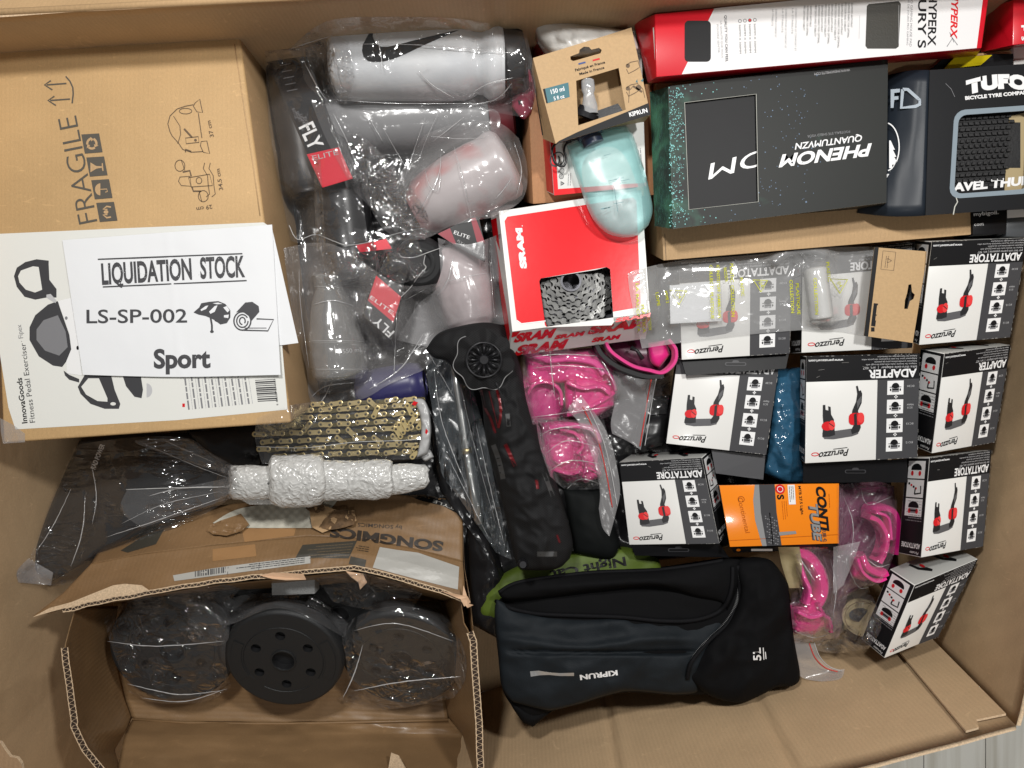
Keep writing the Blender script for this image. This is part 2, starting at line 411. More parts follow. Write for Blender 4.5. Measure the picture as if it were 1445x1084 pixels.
# ---------------------------------------------------------------- patches for cloth and film
def resample(pts, n, smooth=True):
    P = np.array(pts, float)
    if smooth and len(P) > 2:
        Q = []
        for i in range(len(P)-1):
            p0 = P[max(i-1, 0)]; p1 = P[i]; p2 = P[i+1]; p3 = P[min(i+2, len(P)-1)]
            for t in np.linspace(0, 1, 8, endpoint=False):
                Q.append(.5*((2*p1)+(-p0+p2)*t+(2*p0-5*p1+4*p2-p3)*t*t+(-p0+3*p1-3*p2+p3)*t**3))
        Q.append(P[-1]); P = np.array(Q)
    d = np.r_[0, np.cumsum(np.hypot(*(P[1:]-P[:-1]).T))]; t = np.linspace(0, d[-1], n+1)
    return np.stack([np.interp(t, d, P[:, 0]), np.interp(t, d, P[:, 1])], -1)
def coons(top, bottom, left, right, nu, nv, smooth=True):
    T, B, L_, R_ = resample(top, nu, smooth), resample(bottom, nu, smooth), resample(left, nv, smooth), resample(right, nv, smooth)
    u = np.linspace(0, 1, nu+1)[None, :, None]; v = np.linspace(0, 1, nv+1)[:, None, None]
    P = (1-v)*T[None]+v*B[None]+(1-u)*L_[:, None]+u*R_[:, None]
    P -= (1-u)*(1-v)*T[0]+u*(1-v)*T[-1]+(1-u)*v*B[0]+u*v*B[-1]
    return P[..., 0], P[..., 1], np.broadcast_to(u[..., 0], P.shape[:2]), np.broadcast_to(v[..., 0], P.shape[:2])
def split_outline(pts, c):
    """outline clockwise from its top-left corner; c = indices of TR, BR, BL corners -> top, bottom, left, right polylines"""
    a, b, d = c
    return pts[0:a+1], pts[b:d+1][::-1], [pts[0]]+pts[d:][::-1], pts[a:b+1]
def px_box(o):
    if o not in _pxb:
        c = np.array([v.co[:] for v in o.data.vertices]); f = S*(H-c[:, 2])/H
        x = c[:, 0]/f+CX; y = CY-c[:, 1]/f; _pxb[o] = (x.min(), x.max(), y.min(), y.max())
    return _pxb[o]
_pxb = {}
def hit_heights(X, Y, objs, default):
    if objs == 'all':
        x0, x1, y0, y1 = X.min(), X.max(), Y.min(), Y.max(); objs = []
        for o in SOLID:
            a, b, c, d = px_box(o)
            if a < x1 and b > x0 and c < y1 and d > y0: objs.append(o)
    t = tree_of(objs); Z = np.full(X.shape, float(default)); o = Vector((0, 0, H))
    if t is None: return Z
    for idx in np.ndindex(X.shape):
        d = Vector(((X[idx]-CX)*S/H, (CY-Y[idx])*S/H, -1)).normalized()
        r = t.ray_cast(o, d)
        if r[0] is not None: Z[idx] = max(default, r[0].z)
    return Z
def relax(Z, it, floor=None, off=0.0):
    for _ in range(it):
        P = np.pad(Z, 1, mode='edge')
        Z = (P[:-2, 1:-1]+P[2:, 1:-1]+P[1:-1, :-2]+P[1:-1, 2:])/4
        if floor is not None: Z = np.maximum(Z, floor+off)
    return Z
def sheet(name, X, Y, Z, m, parent=None, thick=0.0, smooth=True, solid=False, close=None, **k):
    nv, nu = X.shape
    f = S*(H-Z)/H
    V = np.stack([(X-CX)*f, (CY-Y)*f, Z], -1).reshape(-1, 3)
    idx = lambda i, j: i*nu+j
    F = [(idx(i, j), idx(i+1, j), idx(i+1, j+1), idx(i, j+1)) for i in range(nv-1) for j in range(nu-1)]
    V = V.tolist()
    if close is not None:      # a closed body: the underside is given as a second height field
        Z2 = close; f2 = S*(H-Z2)/H; X0 = (X-CX)*f; Y0 = (CY-Y)*f
        base = len(V); V += np.stack([X0, Y0, Z2], -1).reshape(-1, 3).tolist()
        F += [tuple(base+q for q in fc[::-1]) for fc in F]
        ring = [idx(0, j) for j in range(nu)]+[idx(i, nu-1) for i in range(1, nv)]+[idx(nv-1, j) for j in range(nu-2, -1, -1)]+[idx(i, 0) for i in range(nv-2, 0, -1)]
        for a, b in zip(ring, ring[1:]+ring[:1]): F.append((a, b, base+b, base+a))
    return mesh(name, V, F, m, parent, None, smooth, solid=solid, **k)
def dome(U, V_, p=.5): return np.clip(16*U*(1-U)*V_*(1-V_), 0, 1)**p
def bag(name, outline, corners, m, over, base, parent=None, off=.002, it=25, amp=.004, sc=28, bulge=0.0, res=3.2, seed=0, smooth=True, edge_drop=0.0, dirn=None, **k):
    """clear film laid over other things"""
    T, B, L_, R_ = split_outline(outline, corners)
    ln = lambda P: sum(math.dist(P[i], P[i+1]) for i in range(len(P)-1))
    nu = max(8, int(max(ln(T), ln(B))/res)); nv = max(8, int(max(ln(L_), ln(R_))/res))
    X, Y, U, V_ = coons(T, B, L_, R_, nu, nv, smooth)
    Z0 = hit_heights(X, Y, over, base) if over else np.full(X.shape, float(base))
    Z = relax(Z0.copy(), 3, Z0, off); Z = relax(Z, it, Z0, off)
    x, y = X/1000*sc, Y/1000*sc
    if dirn is not None:
        c, sn = math.cos(dirn), math.sin(dirn); x, y = (x*c+y*sn)*.28, (-x*sn+y*c)*1.5
    w = np.clip(fbm(X/90, Y/90, 2, seed+31)*1.6+.6, .15, 1.3)
    Z = Z+amp*w*(ridges(x, y, 3, seed)*.5+.45)*np.clip(dome(U, V_, .35), .15, 1)+bulge*dome(U, V_, .5)
    if edge_drop: Z = Z-edge_drop*(1-dome(U, V_, .25))
    return sheet(name, X, Y, Z, m, parent, **k)

# ---------------------------------------------------------------- round things
def lathe(name, p0, p1, prof, m, parent=None, n=32, flat=1.0, midx=None, up=Vector((0, 0, 1)), **k):
    """turned shape along p0->p1; prof = (t, radius[, material])"""
    ax = (p1-p0); L_ = ax.length; ax = ax.normalized(); a = ax.cross(up)
    if a.length < 1e-3: a = Vector((1, 0, 0))
    a.normalize(); b = a.cross(ax).normalized()
    V = []; F = []; MI = []
    for t, r, *_ in prof:
        for i in range(n):
            th = 2*math.pi*i/n; V.append(p0+ax*L_*t+a*r*math.cos(th)+b*r*flat*math.sin(th))
    for j in range(len(prof)-1):
        for i in range(n):
            F.append((j*n+i, j*n+(i+1) % n, (j+1)*n+(i+1) % n, (j+1)*n+i)); MI.append(prof[j][2] if len(prof[j]) > 2 else 0)
    for j, e in ((0, 1), (len(prof)-1, -1)):
        if prof[j][1] > 1e-5: F.append([j*n+i for i in range(n)][::e]); MI.append(0)
    return mesh(name, V, F, m, parent, MI, k.pop('smooth', 'auto'), **k)
def tube(name, pts, r, m, parent=None, n=8, closed=False, flat=1.0, **k):
    P = [Vector(p) for p in pts]; V = []; F = []; q = len(P)
    rs = r if isinstance(r, (list, tuple)) else [r]*q
    for i, p in enumerate(P):
        if closed: d = P[(i+1) % q]-P[i-1]
        else: d = P[min(i+1, q-1)]-P[max(i-1, 0)]
        d.normalize(); a = d.cross(Vector((0, 0, 1)))
        if a.length < 1e-4: a = Vector((1, 0, 0))
        a.normalize(); b = a.cross(d)
        for j in range(n):
            th = 2*math.pi*j/n; V.append(p+a*rs[i]*math.cos(th)+b*rs[i]*flat*math.sin(th))
    for i in range(q if closed else q-1):
        for j in range(n): F.append((i*n+j, i*n+(j+1) % n, ((i+1) % q)*n+(j+1) % n, ((i+1) % q)*n+j))
    if not closed: F.append(list(range(n))[::-1]); F.append([(q-1)*n+j for j in range(n)])
    return mesh(name, V, F, m, parent, None, True, **k)
def spline3(pts, n=8):
    P = [Vector(p) for p in pts]; Q = []
    for i in range(len(P)-1):
        p0, p1, p2, p3 = P[max(i-1, 0)], P[i], P[i+1], P[min(i+2, len(P)-1)]
        for k in range(n):
            t = k/n; Q.append(.5*((2*p1)+(-p0+p2)*t+(2*p0-5*p1+4*p2-p3)*t*t+(-p0+3*p1-3*p2+p3)*t**3))
    Q.append(P[-1]); return Q
def slab(name, pts3, thick, m, parent=None, bevel=0.0, n=None, **k):
    """board of even thickness from a flat outline of 3D points"""
    P = [Vector(p) for p in pts3]; q = len(P)
    if n is None:
        n = Vector()
        for i in range(q): n += P[i].cross(P[(i+1) % q])
        n.normalize()
        if n.z < 0: n = -n
    t = tessellate_polygon([P]); V = P+[p-n*thick for p in P]
    F = [tuple(f) for f in t]+[tuple(q+i for i in f[::-1]) for f in t]+[(i, (i+1) % q, q+(i+1) % q, q+i) for i in range(q)]
    mats = m if isinstance(m, (list, tuple)) else [m]
    mi = [0]*(2*len(t))+[len(mats)-1]*q
    bm = bmesh.new(); vs = [bm.verts.new(v) for v in V]
    for f, x in zip(F, mi):
        try: bm.faces.new([vs[i] for i in f]).material_index = x
        except ValueError: pass
    bmesh.ops.recalc_face_normals(bm, faces=bm.faces)
    return bm_mesh(name, bm, mats, parent, False, **k)
def tear_edge(a, b, n, amp, seed=0):
    rr = random.Random(seed); a = Vector(a); b = Vector(b); d = b-a; nn = Vector((-d.y, d.x)).normalized()
    return [tuple(a+d*(i/n)+nn*(rr.uniform(-amp, amp) if 0 < i < n else 0)) for i in range(n+1)]
# ================================================================ palette
KRAFT = cardboard('kraft_outer_board', (.48, .315, .165), 0.0)
KRAFT_IN = cardboard('kraft_inner_board', (.50, .35, .205), .06, lines=.5, pitch=.006, blot=.13, dent=.7)
KRAFT_DK = cardboard('kraft_dark_board', (.36, .23, .13), .04, lines=.5, pitch=.0065, rough=.45)
KRAFT_EDGE = mat('torn_board_edge', (.62, .46, .30), .8, bump=.4, bscale=900, var=.2, vscale=400)
FLUTE = mat('board_flute_shadow', (.035, .02, .012), .9)
INK = mat('grey_brown_ink', (.05, .045, .04), .5)
WHITE_P = mat('white_paper', (.74, .75, .765), .6, bump=.12, bscale=60)
WHITE_C = mat('white_coated_board', (.74, .735, .71), .28, coat=.15)
BLACK_C = mat('black_coated_board', (.008, .008, .009), .42, spec=.2, bump=.05, bscale=60)
BLACK_I = mat('black_ink', (.008, .008, .009), .42, spec=.2)
GREY_I = mat('dark_grey_ink', (.052, .052, .056), .4, spec=.25)
MID_I = mat('mid_grey_ink', (.20, .20, .21), .4)
LIGHT_I = mat('light_grey_ink', (.48, .48, .49), .4)
WHITE_I = mat('white_ink', (.78, .78, .78), .4)
RED_I = mat('red_ink', (.62, .012, .018), .3, coat=.1)
RED_C = mat('red_coated_board', (.58, .008, .02), .3, coat=.15, bump=.05, bscale=40)
KCARD = mat('kraft_card', (.36, .28, .15), .65)
TAPE = mat('brown_parcel_tape', (.34, .19, .085), .18, coat=.4, bump=.15, bscale=40)

# ================================================================ room floor
fl = bpy.data.materials.new('pale_wood_floor'); fl.use_nodes = True
N = fl.node_tree.nodes; L = fl.node_tree.links; tc = N.new('ShaderNodeTexCoord'); mp = N.new('ShaderNodeMapping')
mp.inputs['Scale'].default_value = (16, 1.0, 1); mp.inputs['Rotation'].default_value = (0, 0, .3); L.new(tc.outputs['Object'], mp.inputs[0])
nz = N.new('ShaderNodeTexNoise'); nz.inputs['Scale'].default_value = 2.2; nz.inputs['Detail'].default_value = 8; nz.inputs['Distortion'].default_value = .6; L.new(mp.outputs[0], nz.inputs[0])
cr = N.new('ShaderNodeValToRGB'); cr.color_ramp.elements[0].position = .3; cr.color_ramp.elements[0].color = (.62, .59, .50, 1)
cr.color_ramp.elements[1].position = .6; cr.color_ramp.elements[1].color = (.88, .87, .80, 1); L.new(nz.outputs['Fac'], cr.inputs[0])
L.new(cr.outputs[0], N['Principled BSDF'].inputs['Base Color']); N['Principled BSDF'].inputs['Roughness'].default_value = .4
FZ = -.47
o = mesh('floor', [(-3, -3, FZ-.003), (3, -3, FZ-.003), (3, 3, FZ-.003), (-3, 3, FZ-.003)], [(0, 1, 2, 3)], MID_I, kind='structure', solid=False)
for i in range(8):        # laminate boards near the carton
    a = .3; c, s_ = math.cos(a), math.sin(a)
    for j in range(2):
        x0, y0 = .35+i*.131, -1.5+j*1.25+(i % 2)*.4
        P = [(x0, y0), (x0+.129, y0), (x0+.129, y0+1.247), (x0, y0+1.247)]
        P = [Vector((x*c+y*s_*0+.0-(y)*s_*-.0, y, FZ+.0)) for x, y in P]
        mesh('floor_board', P+[p-Vector((0, 0, .0025)) for p in P], [(0, 1, 2, 3), (0, 4, 5, 1), (1, 5, 6, 2), (2, 6, 7, 3), (3, 7, 4, 0)], fl, bpy.data.objects['floor'], solid=False)

# ================================================================ the big pallet carton
bigc = thing('cardboard_box', 'large open kraft cardboard box that holds all the sport goods', 'box', (0, 0, FZ))
R_TL, R_TR, R_BR, R_BL = W(-120, 31, .10), W(1682, -75, .10), W(1434, 1024, .08), W(-120, 1442, .06)
B_TL, B_TR, B_BR, B_BL = Vector((-.765, .47, -.455)), Vector((.90, .56, -.455)), Vector((.715, -.385, -.455)), Vector((-.765, -.83, -.455))
def wall(name, a, b, c, d, m, th=.006, nx=60, nz=30, amp=.002, seed=0, out=None):
    """a,b rim points; c,d base points below b and a: a slightly buckled board with thickness"""
    U, V_ = np.meshgrid(np.linspace(0, 1, nx+1), np.linspace(0, 1, nz+1))
    A, B, C, D = (np.array(v) for v in (a, b, c, d))
    P = (A*(1-U)[..., None]+B*U[..., None])*(1-V_)[..., None]+(D*(1-U)[..., None]+C*U[..., None])*V_[..., None]
    n = np.array(out) if out is not None else np.cross(B-A, D-A); n = n/np.linalg.norm(n)
    Lr = np.linalg.norm(B-A)
    P = P+n*(amp*fbm(U*Lr*6, V_*3, 3, seed)+creases(U*Lr, V_, seed))[..., None]
    Q = P+n*th; k = nx+1; V = P.reshape(-1, 3).tolist()+Q.reshape(-1, 3).tolist(); b0 = (nx+1)*(nz+1)
    F = []; MI = []
    for i in range(nz):
        for j in range(nx):
            f = (i*k+j, i*k+j+1, (i+1)*k+j+1, (i+1)*k+j); F.append(f); F.append(tuple(b0+x for x in f[::-1])); MI += [0, 0]
    for j in range(nx): F.append((j, j+1, b0+j+1, b0+j)); MI.append(1)
    for i in range(nz):
        F.append((i*k, (i+1)*k, b0+(i+1)*k, b0+i*k)); F.append((i*k+nx, (i+1)*k+nx, b0+(i+1)*k+nx, b0+i*k+nx)); MI += [1, 1]
    return mesh(name, V, F, [m, KRAFT_EDGE], bigc, MI, True)
CREASE = {1: [.43, .62, .98, 1.22], 2: [], 3: [.3, .9], 4: []}
def creases(x, v, seed):
    r = np.zeros_like(x)
    for c in CREASE.get(seed, []):
        r += .0055*np.exp(-((x-c+.02*v)/.006)**2)-.003*np.exp(-((x-c-.015+.02*v)/.01)**2)
    return r
w1 = wall('bottom_wall', R_BL, R_BR, B_BR, B_BL, KRAFT_IN, seed=1, nx=260, nz=20, out=(0, -1, 0))
w2 = wall('side_wall', R_BR, R_TR, B_TR, B_BR, KRAFT_IN, seed=2, out=(1, 0, 0), amp=.004)
w3 = wall('top_wall', R_TR, R_TL, B_TL, B_TR, KRAFT_IN, seed=3, nx=200, out=(0, 1, 0))
w4 = wall('side_wall', R_TL, R_BL, B_BL, B_TL, KRAFT_IN, seed=4, out=(-1, 0, 0))
mesh('base_panel', [B_TL, B_TR, B_BR, B_BL]+[v-Vector((0, 0, .006)) for v in (B_TL, B_TR, B_BR, B_BL)],
     [(0, 1, 2, 3), (7, 6, 5, 4), (0, 4, 5, 1), (1, 5, 6, 2), (2, 6, 7, 3), (3, 7, 4, 0)], KRAFT_IN, bigc)
# glue tab lapped over the bottom wall beside the corner
def on_bottom(u, v, off=0.0):
    P = (R_BL*(1-u)+R_BR*u)*(1-v)+(B_BL*(1-u)+B_BR*u)*v
    return P+Vector((0, off+.004, off*.3))
tb = [on_bottom(.997, .02), on_bottom(.962, .07), on_bottom(.9668, .35), on_bottom(.9735, .72), on_bottom(.978, .99), on_bottom(.998, .99), on_bottom(.998, .5)]
slab('glue_tab', [on_bottom(.9975, .035, .003), on_bottom(.972, .042, .003), on_bottom(.9685, .012, .003)][::1]+[on_bottom(.957, .012, .003), on_bottom(.962, .99, .003), on_bottom(.9975, .99, .003)], .003, [KRAFT_IN, KRAFT_EDGE], bigc, n=Vector((0, 1, .1)).normalized())
# folded-back outer flap along the top rim
fl_pts = [R_TL+Vector((-.1, .001, .002)), R_TR+Vector((.05, .001, .002)), R_TR+Vector((.05, .16, -.10)), R_TL+Vector((-.1, .16, -.10))]
slab('folded_flap', fl_pts, .006, [KRAFT, KRAFT_EDGE], bigc)
tube('rim_fold', [R_TL+Vector((-.1, .002, -.002)), R_TL.lerp(R_TR, .3)+Vector((0, .003, -.001)), R_TL.lerp(R_TR, .6)+Vector((0, .002, -.003)), R_TR+Vector((.05, .002, -.002))], .0048, KRAFT, bigc, 10)
# torn flap piece at the lower left rim
tp = [(-60, 1035), (0, 1048), (8, 1060), (14, 1068), (24, 1070), (30, 1078), (34, 1100), (-60, 1130)]
slab('torn_flap', [W(x, y, .03) for x, y in tp], .005, [KRAFT_DK, KRAFT_EDGE], bigc)

# ================================================================ the pedal exerciser carton
pl = tilt(200, 330, 0.0, 0, 0)
bx = Box([(-18, 69), (338, 50), (411, 597), (4, 626)], pl, .24, rear=(462, 558), k=2)
inn = thing('pedal_exerciser_box', 'big brown carton with FRAGILE print and white pedal exerciser label', 'carton', bx.base())
bm = hexa(bx.c, bx.E, .004, 3, (0, 1, 1, 1, 1, 1))
bm_mesh('carton_body', bm, [cardboard('kraft_fragile_board', (.50, .325, .155), .0, lines=.12, blot=.12, dent=.8), KRAFT], inn)
a = Art(pl)
lab = [(-20, 331), (180, 322), (372, 314), (384, 322), (406, 578), (250, 593), (22, 606), (12, 575), (0, 500), (-20, 420)]
LABEL = mat('glossy_white_label', (.72, .72, .68), .25, coat=.2, bump=.25, bscale=18)
a.poly(lab, LABEL, 0)
FRG = mat('fragile_grey_ink', (.085, .075, .06), .55)
a.text('FRAGILE', (138, 312), (108, 163), 27, FRG, 1, bold=-.012)
for (x, y, s_) in ((0, 0, 0), (5, 22, 0)):            # two up arrows and the arc
    a.line([(92+x-22, 118+y), (62+x, 121+y)][::1], 1.8, FRG, 1) if 0 else None
    a.line([(66+x, 120+y), (94+x, 118+y)], 2.0, FRG, 1); a.line([(72+x, 114+y), (63+x, 120+y), (74+x, 127+y)], 2.0, FRG, 1)
a.line([(93, 108), (99, 115), (103, 124), (103.5, 133), (102, 146)], 2.0, FRG, 1)
ang = math.radians(-7)
for i, (x, y) in enumerate(((115, 190), (122, 222.5), (129, 254.5), (136, 286.5))):
    P = [(x, y), (x+25, y-1.5), (x+30, y+25), (x+5, y+27)]; a.poly(P, FRG, 1)
    cx, cy = x+15, y+13; LT = KRAFT
    if i == 0:
        for k in range(3):
            t0 = math.radians(120*k-70); a.ring(cx, cy, 6.5, 7, 3.2, LT, 2, 6, 120*k-70, 120*k+15)
            a.poly([(cx+10*math.cos(t0+1.5), cy+10*math.sin(t0+1.5)), (cx+3*math.cos(t0+1.5), cy+3*math.sin(t0+1.5)), (cx+6.5*math.cos(t0+2.1), cy+6.5*math.sin(t0+2.1))], LT, 2)
    elif i == 1:
        a.poly([(cx-9, cy-6), (cx-9, cy+8), (cx-1, cy+3), (cx+7, cy+1.5), (cx+8, cy+6), (cx+9.5, cy+6), (cx+8.5, cy-5), (cx+7, cy-5), (cx+7, cy-.5), (cx-1, cy-1)], LT, 2)
    elif i == 2:
        a.disc(cx-2, cy, 7.5, 8.5, LT, 2, 12, 90, 270); a.line([(cx-2, cy), (cx+7, cy-.5), (cx+8, cy+3), (cx+5, cy+4)], 1.3, LT, 2)
    else:
        for e in (-1, 1): a.line([(cx+6, cy+e*7), (cx, cy+e*8), (cx-5, cy+e*4), (cx+1, cy+e*3.5)], 2.2, LT, 2)
        a.disc(cx-1, cy, 3.5, 2.6, LT, 2, 8)
# outline drawings of the machine
K = mat('brown_line_ink', (.12, .075, .04), .6)
a.line([(243, 192), (240, 186), (237, 175), (240, 164), (250, 154), (262, 150), (273, 148)], 1.2, K, 1)
a.line([(243, 192), (252, 202), (258, 211), (270, 215), (287, 214)], 1.2, K, 1)
a.line([(280, 160), (285, 195)], 1.2, K, 1); a.line([(245, 164), (254, 178), (255, 190), (251, 203)], 1.0, K, 1)
a.ring(262, 157, 9, 4, 1.0, K, 1, 14)
a.line([(275, 146), (282, 140), (286, 159), (278, 158), (273, 150)], 1.2, K, 1, closed=True); a.line([(284, 200), (292, 199), (296, 217), (287, 215), (283, 206)], 1.2, K, 1, closed=True)
a.line([(262, 195), (280, 193), (281, 201), (263, 203)], 1.2, K, 1, closed=True); a.disc(276, 198, 2, 2, K, 1, 8); a.line([(260, 182), (271, 194)], 2.6, K, 1)
a.line([(262, 215), (262, 211), (270, 214)], 2, K, 1)
a.text('37 cm', (302, 193), (297, 170), 5.5, K, 1, bold=.015)
a.ring(254, 234, 7, 8, 1.1, K, 1, 14); a.line([(256, 226), (261, 241)], 1, K, 1); a.line([(258, 243), (268, 241), (270, 249)], 2.2, K, 1)
a.line([(266, 251), (296, 246), (300, 262), (270, 264)], 1.2, K, 1, closed=True); a.ring(281, 255, 4, 4.5, 1.1, K, 1, 12)
a.line([(254, 250), (268, 249), (270, 263), (256, 262), (252, 256)], 1.1, K, 1, closed=True)
a.ring(287, 277, 7, 8, 1.1, K, 1, 14); a.line([(271, 264), (273, 270), (284, 270)], 2.2, K, 1); a.line([(281, 270), (285, 285)], 1, K, 1)
for x in (290, 298): a.line([(x-1, 230), (x-3, 238), (x+3, 248), (x+4, 262), (x+6, 274), (x+1, 278)], 1.1, K, 1)
a.text('34.5 cm', (315, 268), (310, 238), 5.5, K, 1, bold=.015)
a.text('29 cm', (299, 289), (277, 293), 5.5, K, 1, bold=.015)
# label print: text, pedals, flywheel
a.text('InnovaGoods', (39, 597), (31, 533), 7.5, BLACK_I, 1, bold=.02)
a.text('Fitness Pedal Exerciser', (50, 596), (36, 484), 7.5, GREY_I, 1)
a.text('· Fipex', (34, 482), (30, 458), 6.5, MID_I, 1)
a.ring(0, 0, 0, 0, 1, MID_I, 1, 3)
# upper pedal
a.poly([(52, 366), (69, 368), (69, 374), (70, 395), (80, 408), (80, 420), (66, 420), (50, 423), (35, 419), (24, 405), (20, 390), (24, 378), (36, 370)], GREY_I, 1)
a.poly([(47, 376), (55, 377), (60, 409), (50, 413), (37, 409), (28, 399), (26, 390), (30, 382)], LABEL, 2)
a.poly([(66, 416), (72, 415), (80, 424), (79, 428), (72, 424), (66, 420)], LIGHT_I, 2)
# flywheel shell
a.poly([(68, 430), (82, 425), (84, 432), (92, 455), (100, 478), (101, 493), (94, 510), (88, 518), (75, 516), (55, 503), (42, 480), (42, 462), (50, 445)], GREY_I, 1)
a.poly([(62, 452), (82, 445), (93, 468), (96, 490), (84, 502), (64, 495), (52, 480), (52, 465)], MID_I, 2)
a.poly([(82, 425), (103, 420), (116, 530), (95, 527), (94, 510), (101, 493), (98, 470)], WHITE_I, 2); a.disc(94, 449, 2, 2.5, MID_I, 3, 10); a.disc(110, 491, 1.8, 3, BLACK_I, 3, 8)
# lower pedal
a.poly([(90, 523), (98, 529), (112, 535), (112, 540), (98, 536), (92, 530)], GREY_I, 1)
a.poly([(120, 529), (157, 529), (162, 550), (166, 560), (170, 570), (168, 577), (148, 577), (128, 570), (114, 556), (110, 546)], GREY_I, 1)
a.poly([(125, 534), (140, 534), (152, 562), (152, 567), (138, 566), (122, 557), (115, 546)], LABEL, 2); a.disc(160, 570, 4, 2.4, LABEL, 2, 10)
a.poly([(173, 529), (199, 531), (202, 550), (200, 562), (190, 560), (178, 545)], GREY_I, 1); a.disc(207, 551, 8, 10, LIGHT_I, 0.5, 12, -90, 90)
a.text('⚙', (256, 571), (260, 571), 3, RED_I, 1) if 0 else a.rect(257.5, 569.5, 3.6, 5, RED_I, 1)
for k in range(10):        # columns of fine print
    x = 268+k*9.4; a.para((x, 578-k*.9), (x-6, 531), 1, 5, 3.2, MID_I, 1, seed=k, ragged=.05); a.para((x+4.5, 578-k*.9), (x-1.5, 531), 1, 5, 1.2, LIGHT_I, 1, seed=50+k, ragged=.1)
rr = random.Random(3); y = 536.5
while y < 568:
    w_ = rr.choice((.8, 1.2, 2.0)); a.poly([(360+(y-536)*.13, y), (388+(y-536)*.13, y-1.5), (388+(y-536)*.13, y-1.5+w_), (360+(y-536)*.13, y+w_)], GREY_I, 1); y += w_+rr.choice((.8, 1.1, 1.5))
a.text('8 435527 814063', (393, 572), (389, 535), 2.6, GREY_I, 1)
a.done(inn)
# clear tape over the lower left corner and slit tape ends
CLR = film('clear_tape', milk=.10, crease=.5, scale=60, gloss=.15)
slab('corner_tape', [pl.at(x, y, .0012) for x, y in ((1, 590), (20, 600), (36, 612), (36, 624), (5, 626), (2, 610))], .0002, CLR, inn, solid=False)
# side flap lines on the right-hand side: tape strip
sp = bx.side(1)
# crushed corner folds
for P in ():
    tube('board_crease', [pl.at(x, y, .0002) for x, y in P], .0011, KRAFT, inn, 6, flat=.4, solid=False)
for P in ([(331, 62), (344, 150), (358, 240), (367, 305)],):
    tube('board_crease', [pl.at(x, y, .0001) for x, y in P], .0008, KRAFT, inn, 6, flat=.3, solid=False)

# ================================================================ the two paper sheets
def paper(name, label, quad, z, curl, seed, art=None):
    P = quad; X, Y, U, V_ = coons([P[0], P[1]], [P[3], P[2]], [P[0], P[3]], [P[1], P[2]], 40, 30)
    Z = z+curl*(V_**3)*(.4+.6*U)+.0012*fbm(U*3, V_*2, 2, seed)+.0006
    o = sheet(name, X, Y, Z, WHITE_P); SOLID[o] = True
    return tag(o, label, 'paper sheet')
paper('paper_sheet', 'blank white paper sheet peeking out beneath the LIQUIDATION STOCK sheet', [(340, 322), (383, 318), (421, 484), (200, 514)], .0016, .0006, 4)
sp_ = thing('stock_notice', 'white sheet printed LIQUIDATION STOCK LS-SP-002 Sport on the big carton', 'paper sheet', W(240, 425, .002))
P = [(88, 339), (384, 317), (396, 529), (117, 529)]
X, Y, U, V_ = coons([P[0], P[1]], [P[3], (250, 532), P[2]], [P[0], P[3]], [P[1], P[2]], 60, 44)
Zs = .0044+.0050*(V_**4)*(U**3)+.0011*fbm(U*3, V_*2, 3, 8)+.0012*np.exp(-((U-.5)/.012)**2)*.4
o = sheet('paper', X, Y, Zs, WHITE_P, sp_); SOLID[o] = True

TON = mat('toner_grey', (.055, .055, .06), .5); a = Wrap([o], .005)
a.line([(138, 366), (342, 358)], 1.8, TON); a.line([(145, 405), (348, 396)], 1.8, TON)
a.text('LIQUIDATION', (144, 401), (271, 393.5), 28, TON, 0, bold=.03); a.text('STOCK', (283, 392.5), (346, 390), 28, TON, 0, bold=.03)
for k in range(130):   # speckled wear of the stamp lettering
    x = 144+rr.random()*200; y = 397-(x-144)*.05-rr.random()*28; s_ = rr.uniform(.3, 1.0); a.poly([(x, y), (x+s_*1.4, y+.2), (x+s_*.6, y+s_)], WHITE_P, 1)
a.text('LS-SP-002', (122, 456), (264, 455), 18.5, TON, 0, bold=.01)
a.text('Sport', (217, 519), (297, 518), 25, TON, 0, bold=.035)
# helmet
a.poly([(273, 441), (281, 434), (284, 428), (295, 426), (308, 425), (318, 429), (325, 438), (325, 448), (320, 456), (311, 458), (303, 452), (297, 449), (290, 446), (280, 444)], TON)
for P in ([(283, 437), (290, 432), (294, 431), (291, 436), (284, 439)], [(295, 440), (303, 432), (307, 431), (303, 440), (297, 443)], [(300, 428), (308, 427), (314, 429), (306, 429.5)], [(315, 434), (320, 432), (324, 438), (321, 441)], [(316, 445), (323, 444), (322, 449), (316, 448)]): a.poly(P, WHITE_P, 1)
a.line([(297, 448), (299, 459), (299, 467)], 2.6, TON); a.line([(303, 452), (312, 456)], 2, TON); a.disc(299, 468, 2.6, 2, TON)
# rolled mat
a.poly([(333, 441), (346, 427), (356, 426), (365, 432), (366, 440), (354, 454), (351, 446), (344, 441), (336, 440)], TON)
a.ring(342, 453, 12, 13, 2, TON); a.ring(342, 453, 8, 9, 1.8, TON, 0, 24, 0, 330); a.ring(342, 453, 4, 5, 1.8, TON, 0, 20, 90, 400)
a.line([(342, 466), (378, 467), (386, 451), (362, 450)], 1.8, TON); a.line([(345, 463), (376, 463)], 1.0, TON)
pass

a.done(sp_)
